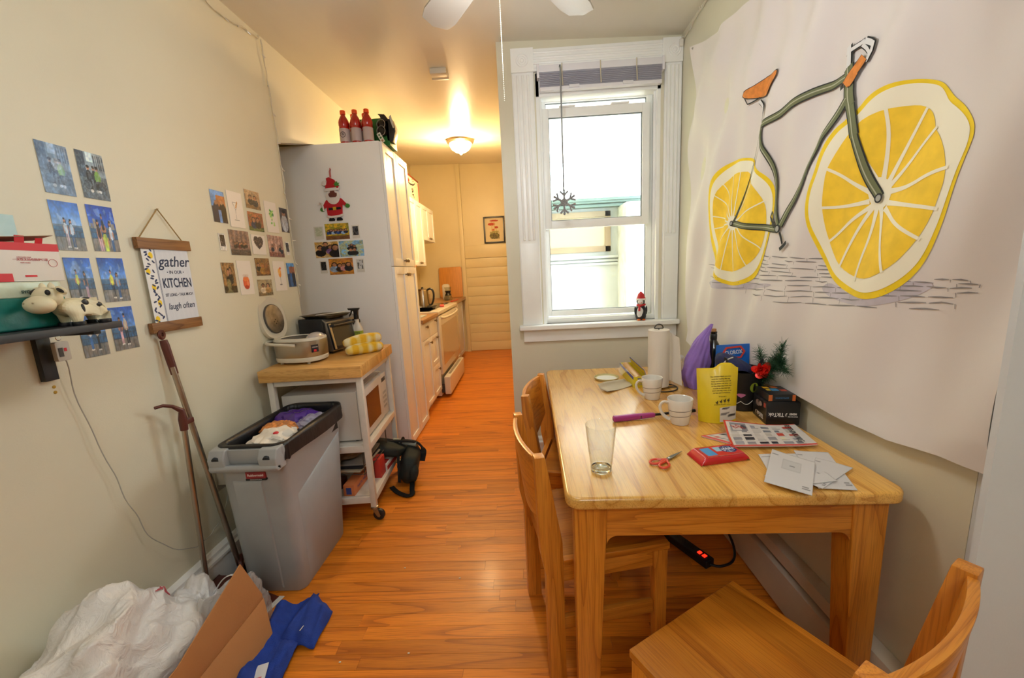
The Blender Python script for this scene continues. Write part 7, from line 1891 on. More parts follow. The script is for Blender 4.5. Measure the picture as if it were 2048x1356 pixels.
G().tube(smoothp([Vector(p) for p in [(-1.20, 4.36, .988), (-1.26, 4.30, 1.01), (-1.33, 4.24, 1.02)]], False, 2), .010, 10).build('handle', BLACK, fp, smooth=True)
lad = thing('steel_pot_lid', 'steel pot lid behind the frying pan', 'lid', (-1.25, 4.72, .961))
G().lathe((-1.22, 4.85, .9615), [(.11, 0), (.112, .004), (.08, .022), (.02, .034), (0, .035)], 32).build('dome', STEEL, lad, smooth=True)
G().lathe((-1.22, 4.85, .996), [(.008, 0), (.018, .012), (0, .018)], 16).build('lid_knob', BLACK, lad, smooth=True)
own('red_spatula', G().obox((-1.035, 5.75, .956), (.03, .30, .010), rz=-.12), mat('red_plastic', '#d02a20', .4), 'red spatula lying on the far worktop edge', 'spatula', loc=(-1.035, 5.75, .951), bevel=.004)
own('red_sponge', G().obox((-1.005, 4.72, .973), (.05, .10, .022), rz=.2), mat('pink_sponge', '#d8605a', .8), 'pink sponge on the stove edge', 'sponge', loc=(-1.005, 4.72, .962), bevel=.004)
cr = thing('glass_carafe', 'glass carafe with a black collar on the far worktop', 'carafe', (-1.15, 5.9, .951))
GLS = mat('clear_glass', '#ffffff', .02, trans=1.0)
G().lathe((-1.15, 5.90, .951), [(0, .002), (.055, .002), (.066, .012), (.066, .04), (.030, .105), (.030, .115), (.055, .20), (.052, .20), (.027, .115), (.027, .105), (.062, .04), (.062, .014), (.05, .006), (0, .006)], 32).build('glass_body', archglass('carafe_glass', (.90, .90, .86)), cr, smooth=True)
G().lathe((-1.15, 5.90, .951), [(.045, .075), (.050, .08), (.036, .105), (.036, .118), (.048, .145), (.043, .145)], 28).build('collar', BLACK, cr, smooth=True)
own('white_can', G().prism(rrect(-.055, 0, .055, .24, .03), -.025, .025, mp=lambda u, v, h: (-1.20 + u, 6.03 + h, .951 + v)), mat('can_white', '#cfc7b8', .35), 'white upright tin with rounded top behind the carafe', 'tin', loc=(-1.20, 6.03, .951), bevel=.008)
own('cutting_board', G().prism(rrect(-.190, 0, .195, .50, .03), -.011, .011, mp=lambda u, v, h: (-1.235 + u, 6.615 + h + v * .10, .951 + v)), mat('bamboo_board', '#c98a3c', .45, vary=.08, vscale=10, stretch=(6, 1, .6)), 'tall bamboo cutting board leaning on the far wall', 'cutting board', loc=(-1.235, 6.615, .951), bevel=.006)
own('dish_towel', G().grid(lambda u, v: (-1.50 + .16 * u + .03 * v, 4.78 + .03 * math.sin(14 * u), 1.44 - .32 * v * (1 - .15 * u)), 24, 8), mat('grey_towel', '#6a645a', .9), 'grey dish towel hanging below the wall cabinet', 'towel', loc=(-1.43, 4.78, 1.12), smooth=True, angle=180)
own('cooking_pot', G().lathe((-1.36, 5.12, .9615), [(0, .0), (.10, 0), (.105, .004), (.105, .11), (.108, .112), (.102, .114), (.10, .006), (0, .006)], 32), mat('pot_steel', '#6e655a', .3, 1.0), 'steel cooking pot at the back of the stove', 'pot', loc=(-1.36, 5.12, .9615), smooth=True)
own('utensil_jar', G().lathe((-1.40, 5.6, .951), [(0, .0), (.04, 0), (.045, .004), (.05, .12), (.046, .12), (.04, .006), (0, .006)], 24), mat('jar_ceramic', '#a88a68', .4), 'brown ceramic jar on the far worktop', 'jar', loc=(-1.40, 5.6, .951), smooth=True)

# framed mushroom print
fr = thing('framed_mushroom_print', 'black-framed red mushroom print on the far kitchen wall', 'picture', (-.46, 6.71, 1.81))
FX0, FX1, FZ0, FZ1 = -.634, -.286, 1.806, 2.232
g = G()
g.box(FX0, 6.700, FZ0, FX0 + .024, 6.7295, FZ1).box(FX1 - .024, 6.700, FZ0, FX1, 6.7295, FZ1).box(FX0 + .024, 6.700, FZ0, FX1 - .024, 6.7295, FZ0 + .024).box(FX0 + .024, 6.700, FZ1 - .024, FX1 - .024, 6.7295, FZ1)
g.build('frame', BLACK, fr, bevel=.002)
def p_mush(u, v):
    p = Pic(u, v, '#ddcfae')
    for x, y, rx, ry, c in ((.5, .88, .24, .035, '#a83a2a'), (.36, .74, .20, .06, '#b8402c'), (.60, .60, .12, .05, '#b0452e'), (.44, .50, .10, .04, '#b8553a')):
        p.ell(x, y, rx, ry, c).ell(x, y + ry * .3, rx * .8, ry * .5, '#c4523a', .6)
    for x, y0, y1 in ((.50, .30, .86), (.38, .28, .70), (.60, .25, .57), (.45, .22, .48)): p.rect(x - .02, y0, x + .025, y1, '#d2b77a')
    p.ell(.50, .25, .27, .13, '#6f6444').spk(18, 4, .7, '#8e8a4a', .5, (.25, .12, .76, .45)).spk(24, 9, .6, '#4a4436', .6, (.25, .12, .76, .36))
    return p.out()
printed('art_print', frame((FX0 + .022, 6.7145, FZ0 + .022), (1, 0, 0), (0, 0, 1), (0, -1, 0)), FX1 - FX0 - .044, FZ1 - FZ0 - .044, 70, 90, p_mush, PR_MATT, parent=fr, th=.001)

# ------------------------------------------------------------------ things on the table
T0 = TZ + .0004
tg_ = thing('pint_glass', 'clear empty pint glass standing near the table corner', 'glass', (.203, 1.098, T0))
TG = mat('tumbler_glass', '#f4fbf8', .0, trans=1.0)
TG.node_tree.nodes['Principled BSDF'].inputs['IOR'].default_value = 1.45
TGW = archglass('tumbler_wall', (.955, .965, .955))
G().lathe((.203, 1.098, T0), [(.0305, .012), (.0365, .060), (.0371, .0615), (.0367, .063), (.0445, .143), (.0440, .1442), (.0432, .143), (.0352, .063), (.0348, .0615), (.0350, .060), (.0292, .012)], 56, cap=False).build('glass_wall', TGW, tg_, smooth=True)
G().lathe((.203, 1.098, T0), [(0, 0), (.0280, 0), (.0302, .002), (.0306, .0117), (.0285, .0118), (.024, .0085), (0, .0075)], 56).build('glass_base', TG, tg_, smooth=True)
def mug(x, y, ang, label):
    t = thing('mug', label, 'mug', (x, y, T0), 'white mugs with grey swirl lines')
    WC = mat('mug_porcelain', '#ddd8cf', .22, coat=.3)
    H = .098
    prof = [(0, .002), (.024, .002), (.026, 0), (.031, .001), (.034, .012), (.0405, .05), (.0455, H - .002), (.0445, H), (.0425, H - .002), (.0375, .05), (.030, .012), (.0, .008)]
    G().lathe((x, y, T0), prof, 48).build('mug_body', WC, t, smooth=True)
    R = Matrix.Translation((x, y, T0)) @ Matrix.Rotation(math.radians(ang), 4, 'Z')
    pts = [(-.0425, 0, .082), (-.060, 0, .088), (-.073, 0, .078), (-.075, 0, .060), (-.064, 0, .038), (-.050, 0, .024), (-.0375, 0, .018)]
    G().tube(smoothp([Vector(p) for p in pts], False, 2), .0048, 10, flat=1.5).xf(R).build('handle', WC, t, smooth=True)
    GRM = mat('grey_glaze', '#77706c', .35)
    def rad(z): return float(np.interp(z, [.012, .05, H], [.034, .0405, .0455])) + .0003
    g = G()
    for z0, z1, a0 in ((.026, .040, -2.6), (.050, .058, -2.4)):
        P = []
        for i in range(41):
            a = a0 + 5.0 * i / 40; z = z0 + (z1 - z0) * (i / 40) + .004 * math.sin(3 * i / 40)
            for dz in (-.0012, .0012): P.append((rad(z + dz) * math.cos(a), rad(z + dz) * math.sin(a), z + dz))
        g.add(P, [(2 * i, 2 * i + 2, 2 * i + 3, 2 * i + 1) for i in range(40)])
    g.xf(R @ Matrix.Rotation(-math.pi / 2 , 4, 'Z')).build('swirl_line', GRM, t, smooth=True)
    return t
mug(.549, 1.722, 8, 'white mug with grey swirls beside the paper towel roll')
mug(.560, 1.430, 0, 'white mug with grey swirls in front of the yellow pouch')

PT = mat('paper_towel', '#dcd5ca', .9, bump=.25, bscale=240)
pt = thing('paper_towel_roll', 'tall paper towel roll on a dark wire stand', 'paper towel', (.627, 1.875, T0))
px_, py_ = .627, 1.875
G().lathe((px_, py_, T0), [(.02, .012), (.047, .012), (.0485, .014), (.0485, .284), (.047, .286), (.02, .286)], 44).build('roll', PT, pt, smooth=True)
G().grid(lambda u, v: (px_ + .047 + .030 * u + .018 * u * u * (1 - v), py_ - .012 - .030 * u + .012 * math.sin(4 * u), T0 + .040 + .235 * v * (1 - .10 * u) - .02 * u * (1 - v)), 16, 16).build('loose_sheet', PT, pt, smooth=True, angle=180)
WI = mat('dark_wire', '#4a4642', .3, .8)
g = G().cyl((px_, py_, T0 + .003), (px_, py_, T0 + .290), .003)
g.tube([(px_ + .020 * math.cos(a), py_, T0 + .292 + .020 * math.sin(a)) for a in [math.pi * i / 12 for i in range(13)]], .0028, 8)
g.tube([(px_ - .020, py_, T0 + .292), (px_ + .020, py_, T0 + .292)], .0028, 8)
g.build('stand_rod', WI, pt, smooth=True)
g = G().tube([(px_ + .01 + .075 * math.cos(a), py_ - .01 + .070 * math.sin(a), T0 + .0032) for a in [2 * math.pi * i / 36 for i in range(37)]], .003, 8)
g.tube([(px_ + .01 - .07, py_ - .01, T0 + .0032), (px_, py_, T0 + .0032), (px_ + .08, py_ - .01, T0 + .0032)], .003, 8)
g.build('stand_base', WI, pt, smooth=True)

wb_ = thing('food_wrap_box', 'yellow box of plastic food wrap with the brown roll showing', 'box', (.56, 2.02, T0))
WY = mat('wrap_yellow', '#d8c622', .5); WBL = mat('wrap_blue', '#3c3f9a', .5)
Rw = Matrix.Translation((.543, 1.885, T0)) @ Matrix.Rotation(math.radians(-1), 4, 'Z')
def wbx(name, m, b, **kw): return G().box(*b).xf(Rw).build(name, m, wb_, **kw)
wbx('carton_wall', WY, (-.032, 0, 0, .032, .002, .055)); wbx('carton_wall', WY, (-.032, .300, 0, .032, .302, .055))
wbx('carton_wall', WY, (-.032, .002, 0, -.030, .30, .055)); wbx('carton_wall', WY, (.030, .002, 0, .032, .30, .055)); wbx('carton_floor', WY, (-.03, .002, 0, .03, .30, .002))
wbx('blue_stripe', WBL, (-.0325, .0, .040, -.0318, .302, .0555))
G().cyl((-.002, .010, .034), (-.002, .292, .036), .023, n=24).xf(Rw).build('wrap_roll', mat('wrap_roll_tan', '#c09050', .25), wb_, smooth=True, angle=40)
G().hexa([Rw @ Vector(p) for p in [(.031, .004, .055), (.033, .004, .055), (.033, .300, .055), (.031, .300, .055), (.020, .010, .088), (.022, .010, .088), (.022, .296, .088), (.020, .296, .088)]]).build('lid_flap', WBL, wb_)
G().hexa([Rw @ Vector(p) for p in [(.0295, .004, .058), (.0300, .004, .058), (.0300, .300, .058), (.0295, .300, .058), (.0210, .010, .082), (.0215, .010, .082), (.0215, .296, .082), (.0210, .296, .082)]]).build('flap_stripe', WY, wb_)
Mw = Rw @ frame((0, -.0004, .040), (1, 0, 0), (0, 0, 1), (0, -1, 0))
text('750', .019, Mw, WBL, wb_, off=.0003)
text('SQUARE FT', .0085, Mw @ Matrix.Translation((0, -.016, 0)), WBL, wb_)
text('PLASTIC FOOD WRAP', .006, Mw @ Matrix.Translation((0, -.025, 0)), WBL, wb_)
G().grid(lambda u, v: tuple(Rw @ Vector((-.030 - .035 * u, .10 + .18 * v, .056 - .020 * u + .008 * math.sin(9 * v + 3 * u)))), 8, 16).build('loose_film', film('loose_clear_film', '#e6e0dc', .25, .1), wb_, smooth=True, angle=180)

ld = thing('jar_lid', 'cream-rimmed round lid lying face up on the table', 'lid', (.415, 2.065, T0))
G().lathe((.415, 2.065, T0), [(0, .001), (.060, .001), (.062, .004), (.064, .011), (.0615, .012), (.058, .004), (0, .0035)], 40).build('rim', mat('lid_cream', '#c8bc86', .35), ld, smooth=True)
G().lathe((.415, 2.065, T0), [(0, .0044), (.052, .0044), (.053, .0036)], 40).build('inner_disc', mat('lid_white', '#d8d6ce', .3), ld, smooth=True)

def napk(u, v):
    return .006 + .020 * math.exp(-((u - .06) / .14) ** 2) * (1 - .5 * v) + .004 * math.sin(5 * v + 2 * u)
nk = printed('brown_napkin', frame((0, 0, T0), (1, 0, 0), (0, 1, 0), (0, 0, 1)), 1, 1, 14, 12, lambda u, v: Pic(u, v, '#b5a78e').out(), PR_MATT, th=.0012, curl=napk, quad=((.335, 1.892), (.368, 1.815), (.530, 1.925), (.495, 2.018)))
setp(nk, 'brown paper napkin with one curled edge in front of the lid', 'napkin')

# gas lighter
li = thing('gas_lighter', 'purple long-nosed gas lighter behind the mug', 'lighter', (.43, 1.49, T0))
Rl = Matrix.Translation((.318, 1.462, T0 + .013)) @ Matrix.Rotation(math.radians(9.5), 4, 'Z')
PU = mat('magenta_plastic', '#a0307e', .3, coat=.3)
loft([[(x, s * y, s2 * z) for y, z in egg(.011, .012, 20, 3)] for x, s, s2 in ((0, .6, .6), (.004, 1, .95), (.05, 1.05, 1.0), (.10, .95, .95), (.125, .9, .85), (.150, .85, .8), (.163, .8, .75), (.170, .6, .6))]).xf(Rl).build('handle', PU, li, smooth=True)
G().prism([(.10, -.012), (.118, -.014), (.135, .004), (.118, .010), (.104, .008)], -.007, .007, mp=lambda u, v, h: (u, v * .9, h)).xf(Rl).build('trigger_guard', PU, li, bevel=.003)
G().obox((.112, -.006, 0), (.010, .012, .012)).xf(Rl).build('trigger', BLACK, li, bevel=.002)
G().cyl((.168, 0, 0), (.325, 0, .0), .0052, n=14).cyl((.325, 0, 0), (.340, 0, 0), .007, n=14).xf(Rl).build('nozzle', BLACK, li)

# scissors
ss = thing('scissors', 'small scissors with orange-red handles, blades closed', 'scissors', (.41, 1.14, T0))
Rs = Matrix.Translation((.418, 1.146, T0 + .004)) @ Matrix.Rotation(math.radians(38), 4, 'Z')
SO = mat('scissor_orange', '#d8452a', .35, coat=.3)
for s in (-1, 1):
    G().prism([(-.008, -.005), (.02, -.0055), (.074, 0.0 + .001 * s), (.02, .006), (-.008, .005)], -.001 * s, -.001 * s + .0014, 'z').xf(Rs).build('blade', mat('blade_steel', '#8f8f8c', .25, 1.0), ss)
    lp = [(-.010, 0), (-.022, s * .003), (-.032, s * .004), (-.048, s * .002), (-.062, s * .008), (-.066, s * .018), (-.058, s * .027), (-.042, s * .028), (-.030, s * .022), (-.024, s * .012), (-.016, s * .006)]
    G().tube(smoothp([Vector((a, b, .001)) for a, b in lp], False, 2) + [Vector((-.010, 0, .001))], .0036, 8).xf(Rs).build('handle', SO, ss, smooth=True)
G().lathe(Rs @ Vector((.004, 0, .002)), [(.003, 0), (.003, .001), (0, .0015)], 12).build('rivet', CHROME, ss)

# red pack of wipes
wq = thing('wipes_pack', 'flat red pack of wipes with blue label lying on the table', 'pack', (.57, 1.15, T0))
qa, qb, qc, qd = (.497, 1.098), (.655, 1.128), (.648, 1.205), (.486, 1.178)
def quadp(u, v):
    x = (qa[0] * (1 - u) + qb[0] * u) * (1 - v) + (qd[0] * (1 - u) + qc[0] * u) * v
    y = (qa[1] * (1 - u) + qb[1] * u) * (1 - v) + (qd[1] * (1 - u) + qc[1] * u) * v
    return x, y
WRD = mat('wipes_red_film', '#c41c24', .22, coat=.4, bump=.15, bscale=30)
def pillow(u, v):
    x, y = quadp(u, v)
    eu = min(u, 1 - u); ev = min(v, 1 - v)
    h = .020 * min(1, eu * 9) ** .6 * min(1, ev * 14 + .15) ** .5
    return (x, y, T0 + .002 + h)
G().slab(pillow, 44, 24, .0012).build('film_wrap', WRD, wq, smooth=True, angle=60)
loft([[(*quadp(.06 + .88 * u, .03 + .94 * v), T0 + z) for u, v in ((0, 0), (1, 0), (1, 1), (0, 1))] for z in (.0006, .0125)]).build('wipes_block', WRD, wq)
def p_wipes(u, v):
    p = Pic(u, v, '#c41c24').rect(.04, .12, .32, .88, '#2f8fd0').rect(.38, .40, .64, .92, '#d8586a').rect(.40, .44, .60, .86, '#8fc0dc')
    p.ell(.75, .55, .20, .36, '#1f2f6e').ell(.75, .55, .17, .28, '#d4d9e6').spk(1, 1, 0, '#ffffff')
    return p.out()
Mq = frame((quadp(.16, .08)[0], quadp(.16, .08)[1], T0 + .0235), Vector((.983, .184, 0)), Vector((-.184, .983, 0)), (0, 0, 1))
printed('printed_label', Mq, .118, .062, 60, 34, p_wipes, PR_GLOSS, parent=wq, th=.0008)
text('WET\nONES', .018, Mq @ Matrix.Translation((.088, .034, .0004)), mat('navy_ink', '#1f2f6e', .5), wq, off=.0006)

# yellow stand-up pouch
yb = thing('yellow_pouch', 'yellow stand-up pouch with printed hens and a white label', 'pouch', (.70, 1.46, T0))
YW2 = mat('pouch_yellow', '#ddc016', .4, coat=.15, bump=.25, bscale=22)
# face plane runs from lower-left to lower-right of the front
fa, fb = Vector((.630, 1.425)), Vector((.768, 1.408))
ud = (fb - fa).normalized(); nd = Vector((ud.y, -ud.x))   # towards the camera
HP = .200
def pouch(side):
    def f(u, v):
        wdt = 1.0 + .10 * (v - .5)
        p = fa + (fb - fa) * (.5 + (u - .5) * wdt)
        belly = math.sin(math.pi * min(1, max(0, u))) ** .7 * (.030 * (1 - v) ** .8 + .010 * math.sin(math.pi * v))
        top = HP * (1 + .10 * (math.exp(-((u - .70) / .22) ** 4)))
        z = T0 + .001 + top * v + (-.006 * math.sin(math.pi * u) * (1 - v))
        back = .022 + .018 * v
        q = p - nd * (back - side * belly)
        return (q.x, q.y, max(z, T0 + .0005))
    return f
g = G(); ff, fb_ = pouch(1), pouch(-1)
nu, nv = 26, 30
A = [ff(i / nu, j / nv) for j in range(nv + 1) for i in range(nu + 1)]; Bq = [fb_(i / nu, j / nv) for j in range(nv + 1) for i in range(nu + 1)]
n = len(A); Wd = nu + 1
F = [(j * Wd + i, j * Wd + i + 1, (j + 1) * Wd + i + 1, (j + 1) * Wd + i) for j in range(nv) for i in range(nu)]
F += [(n + a, n + d_, n + c, n + b) for a, b, c, d_ in F]
ring = list(range(nu)) + [j * Wd + nu for j in range(nv)] + [nv * Wd + i for i in range(nu, 0, -1)] + [j * Wd for j in range(nv, 0, -1)]
F += [(ring[k], n + ring[k], n + ring[(k + 1) % len(ring)], ring[(k + 1) % len(ring)]) for k in range(len(ring))]
g.add(A + Bq, F).build('pouch_film', YW2, yb, smooth=True, angle=70)
def onp(u, v, d=.0012):
    P = Vector(ff(u, v)); e = .01
    du = (Vector(ff(u + e, v)) - Vector(ff(u - e, v))).normalized(); dv = (Vector(ff(u, v + e)) - Vector(ff(u, v - e))).normalized()
    N = du.cross(dv).normalized(); dv = N.cross(du)
    return frame(P + N * (d + .0004), (ud.x, ud.y, .05), (-.05 * ud.x, -.05 * ud.y, 1), (nd.x, nd.y, 0))
INKB = mat('pouch_ink', '#4a3f12', .6)
lines = ['The chickens thank you very', 'much for reading this bag', 'Keep cool and dry and roll', 'the top down well after use', 'so the crisps stay fresh and', 'crunchy to the very last', 'one in the bag, every time', 'no fuss and no feathers']
for k, ln in enumerate(lines):
    text(ln, .0062, onp(.55, .80 - .037 * k, .0016), INKB, yb, off=.0001)
text('THANKS', .007, onp(.57, .475, .0016), INKB, yb)
g = G()
for k in range(4):
    Mh = onp(.43 + .095 * k, .405, .0022)
    g.add([Mh @ Vector(p) for p in [(-.003, -.003, 0), (.001, -.006, 0), (.005, -.002, 0), (.0035, .004, 0), (.0055, .009, 0), (.001, .006, 0), (-.001, .002, 0), (-.005, .004, 0)]], [tuple(range(8))])
    for dx in (-.0005, .002): g.add([Mh @ Vector(p) for p in [(dx, -.006, 0), (dx + .0007, -.006, 0), (dx + .0007, -.011, 0), (dx, -.011, 0)]], [(0, 1, 2, 3)])
g.build('hen_print', INKB, yb)
text('JOIN THE FLOCK TODAY', .0052, onp(.57, .345, .0016), INKB, yb)
def p_lab(u, v):
    p = Pic(u, v, '#d2cac0').rect(.1, .88, .5, .93, '#4a4444')
    r = random.Random(6)
    for i in range(10): p.rect(.08, .80 - i * .075, .08 + r.uniform(.3, .8), .815 - i * .075, '#7a7270')
    return p.rect(.45, .30, .95, .42, '#5a5450').out()
def labf(u, v):
    P = Vector(ff(.50 + .48 * u, .055 + .245 * v)); return P
g = G().grid(lambda u, v: tuple(labf(u, v) + Vector((nd.x, nd.y, 0)) * .0014), 12, 12)
lb_ = g.build('white_label', PR_MATT, yb, smooth=True, angle=180)
me = lb_.data
uu_, vv_ = np.meshgrid(np.linspace(0, 1, 13), np.linspace(0, 1, 13))
cc = np.stack([np.broadcast_to(c, uu_.shape) for c in p_lab(uu_, vv_)], -1) ** 2.2
ca = me.color_attributes.new('Col', 'FLOAT_COLOR', 'POINT'); full = np.ones((169, 4), dtype=np.float32); full[:, :3] = cc.reshape(-1, 3); ca.data.foreach_set('color', full.ravel())
text('MILD', .0075, onp(.62, .27, .0032), BLACK, yb); text('25.09.23', .0075, onp(.80, .155, .0034), BLACK, yb)

# magazines, envelopes
def fly(k):
    def f(u, v):
        p = Pic(u, v, '#d6d0cb').rect(0, 0, 1, .035, '#cf3a2c').rect(0, .965, 1, 1, '#cf3a2c').rect(0, 0, .03, 1, '#cf3a2c')
        r = random.Random(k)
        for i in range(6):
            for j in range(5):
                x, y = .06 + i * .145, .07 + j * .175
                c = r.choice(['#8e8c92', '#b9b2aa', '#3a3a40', '#c8c2bc', '#9a9aa4', '#c84a3a', '#ded6b8', '#7a7c84'])
                p.rect(x, y, x + r.uniform(.06, .12), y + r.uniform(.07, .14), c)
                p.rect(x, y - .025, x + .10, y - .012, '#6a6668')
        p.rect(.07, .62, .30, .93, '#8a8a90').rect(.10, .66, .22, .85, '#d2cdc8').ell(.25, .78, .04, .08, '#55555c')
        return p.out()
    return f
flat = frame((0, 0, 0), (1, 0, 0), (0, 1, 0), (0, 0, 1))
lo = printed('magazine', Matrix.Translation((0, 0, T0 + .0062)) @ flat, 1, 1, 40, 30, fly(2), PR_GLOSS, th=.0058, curl=lambda u, v: .0, quad=((.584, 1.300), (.668, 1.214), (.88, 1.225), (.80, 1.345)))
setp(lo, 'lower magazine poking out under the red-bordered one', 'magazine', 'advertising magazines on the table')
hi = printed('magazine', Matrix.Translation((0, 0, T0 + .013)) @ flat, 1, 1, 130, 100, fly(5), PR_GLOSS, th=.0055, curl=lambda u, v: .0005 + .022 * max(0, v - .5) * max(0, .6 - u) * 2.6 + .004 * max(0, u - .8) * 4, quad=((.636, 1.200), (.893, 1.187), (.925, 1.345), (.692, 1.372)))
setp(hi, 'red-bordered magazine of gadget pictures lying on top', 'magazine', 'advertising magazines on the table')
text('RETHINKING', .026, frame((.872, 1.270, T0 + .0185), Vector((-.25, -.965, 0)).normalized(), Vector((.965, -.25, 0)).normalized(), (0, 0, 1)), BLACK, hi, sx=.9)
hi_red = mat('mag_red_ink', '#c23a2e', .5)
text('HOLIDAY\nSALE', .017, frame((.715, 1.330, T0 + .0225), Vector((.3, -.95, 0)).normalized(), Vector((.95, .3, 0)).normalized(), (0, 0, 1)), hi_red, hi, sx=.8)

def env(lab, quad, z, win=False, th=.0012, seed=1, name='envelope'):
    def f(u, v):
        p = Pic(u, v, '#c9c6c6')
        if win: p.rect(.30, .50, .72, .80, '#b2b0b0').rect(.31, .515, .71, .785, '#bdbbbb').rect(.46, .60, .60, .612, '#6a686a').rect(.46, .64, .58, .652, '#6a686a').rect(.46, .68, .62, .692, '#6a686a')
        p.rect(.03, .86, .18, .872, '#7a787a').rect(.03, .90, .15, .912, '#7a787a').rect(.78, .06, .97, .075, '#6a686a').rect(.78, .10, .95, .115, '#6a686a').rect(.78, .14, .93, .155, '#6a686a')
        return p.out()
    o = printed(name, Matrix.Translation((0, 0, T0 + z)) @ flat, 1, 1, 60, 40, f, PR_MATT, th=th, curl=lambda u, v: .0006 + .0012 * math.sin(3 * u + seed) ** 2 * v, quad=quad)
    return setp(o, lab, 'envelope', 'letters at the table corner')
env('large white letter at the bottom of the pile, left edge showing', ((.655, 1.022), (.84, 1.02), (.865, 1.155), (.695, 1.158)), .0018, seed=1)
env('white letter reaching furthest towards the wall, under the others', ((.735, .962), (.822, .948), (.898, 1.150), (.810, 1.172)), .0040, seed=2)
env('letter with a pointed flap turned to the right', ((.722, .985), (.740, .955), (.893, 1.052), (.838, 1.118)), .0068, seed=3)
env('letter peeking out at the lower left under the window envelope', ((.632, 1.022), (.660, .965), (.80, .985), (.80, 1.03)), .0092, seed=4)
env('window envelope lying on top of the letter pile', ((.612, .988), (.688, .918), (.808, 1.078), (.742, 1.168)), .0120, win=True, seed=5, th=.0016)
# re-orient print on the top one is carried by its corners: long side runs away from the viewer

# black game box pair
gb = thing('black_game_box', 'black party game box with white lettering on its long side', 'box', (.90, 1.43, T0))
GB1 = mat('game_box_black', '#17181b', .35)
# corners on the table: near-left (.853,1.415) .. near-right (.962,1.335), back-left (.812,1.475)
Rg = Matrix.Translation((.852, 1.385, T0)) @ Matrix.Rotation(math.radians(-9), 4, 'Z')
GW, GD, GHt = .106, .116, .087
G().box(0, 0, .0, GW, GD, GHt - .020).xf(Rg).build('box_base', GB1, gb, bevel=.001)
G().box(-.0012, -.0012, .004, GW + .0012, GD + .0012, GHt).xf(Rg).build('box_lid', GB1, gb, bevel=.001)
WI2 = mat('white_box_print', '#dcd8d4', .5)
Mf_ = Rg @ frame((GW / 2, -.0015, GHt / 2), (-1, 0, 0), (0, 0, -1), (0, -1, 0))
text('TikTok', .020, Mf_ @ Matrix.Translation((.022, .004, 0)), WI2, gb, off=.0005, sx=.85)
text('♪', .019, Mf_ @ Matrix.Translation((-.010, .004, 0)), WI2, gb, off=.0005)
text('WHAT DO YOU', .0055, Mf_ @ Matrix.Translation((-.032, .011, 0)), WI2, gb, off=.0002, sx=.8)
text('MEME?', .0105, Mf_ @ Matrix.Translation((-.032, .001, 0)), WI2, gb, off=.0004, sx=.8)
Ms_ = Rg @ frame((-.0016, GD / 2, GHt / 2), (0, 1, 0), (0, 0, -1), (-1, 0, 0))
text('TikTok ♪', .022, Ms_ @ Matrix.Translation((.0, .022, 0)), WI2, gb, off=.0005, sx=.85)
def p_gside(u, v):
    return Pic(u, v, '#1a1b1f').ell(.35, .55, .16, .26, '#8a7470').ell(.55, .62, .12, .20, '#a08a84').ell(.42, .70, .05, .08, '#3a3030').rect(.80, .55, .95, .9, '#b04a3c').out()
printed('printed_side', Rg @ frame((-.0014, GD * .97, GHt * .40), (0, -1, 0), (0, 0, 1), (-1, 0, 0)), GD * .94, GHt * .52, 40, 20, p_gside, PR_GLOSS, parent=gb, th=.0002)
bz = T0 + GHt + .0006
gc = thing('small_game_box', 'small black card game box with orange ends and coloured blocks on its lid', 'box', (.90, 1.45, bz))
Rg2 = Matrix.Translation((.852, 1.380, bz)) @ Matrix.Rotation(math.radians(-6), 4, 'Z')
G().box(.004, .006, 0, .092, .110, .026).xf(Rg2).build('card_box', GB1, gc, bevel=.001)
OG = mat('orange_box_print', '#c2622a', .45)
G().box(.0035, .0055, .002, .016, .0062, .024).xf(Rg2).build('orange_end', OG, gc); G().box(.082, .0055, .002, .0925, .0062, .024).xf(Rg2).build('orange_end', OG, gc)
text('EXPLODING', .008, Rg2 @ frame((.048, .0054, .013), (-1, 0, 0), (0, 0, -1), (0, -1, 0)), mat('blue_box_print', '#2f5f86', .5), gc, off=.0003)
g1 = [((.02, .08), (.04, .10), '#d8a01c'), ((.035, .05), (.06, .075), '#2f86b8'), ((.05, .085), (.07, .105), '#c8682a'), ((.065, .045), (.085, .065), '#b8402a'), ((.02, .055), (.033, .07), '#d8b83a')]
for k, (a, b, c) in enumerate(g1): G().box(a[0], a[1], .0261, b[0], b[1], .0265).xf(Rg2).build('lid_print', mat('lidprint%d' % k, c, .45), gc)

# black cat treat bucket with a navy cap thrown over it
kb = thing('black_cat_bucket', 'black cat-faced bucket with pink nose, green eyes and pointed ears', 'bucket', (.862, 1.588, T0))
KB = mat('bucket_black', '#121214', .55, vary=.05)
kc = (.862, 1.588)
G().lathe((*kc, T0), [(0, .001), (.068, .001), (.071, .004), (.087, .155), (.089, .160), (.085, .160), (.068, .006), (0, .005)], 44).build('bucket_body', KB, kb, smooth=True)
Rk = Matrix.Translation((*kc, T0)) @ Matrix.Rotation(math.radians(-24), 4, 'Z')
def onk(a, z, d=.0012):
    r = .0705 + .0165 * (z / .155) + d
    a = math.radians(a)
    N = Rk.to_3x3() @ Vector((math.sin(a), -math.cos(a), 0)); U = Rk.to_3x3() @ Vector((math.cos(a), math.sin(a), 0))
    return frame(Rk @ Vector((r * math.sin(a), -r * math.cos(a), z)), U, (0, 0, 1), N)
def patch(pts, a, z, m, name, d=.0012):
    P = []
    for x, y in pts:
        aa = a + math.degrees(x / .085); Mx = onk(aa, z + y, d); P.append(Mx.translation)
    return G().add(P, [tuple(range(len(P)))]).build(name, m, kb)
PK = mat('pink_felt', '#b86a94', .7); LG = mat('lime_felt', '#8a9a24', .7); WHF = mat('white_line', '#c9c6be', .7)
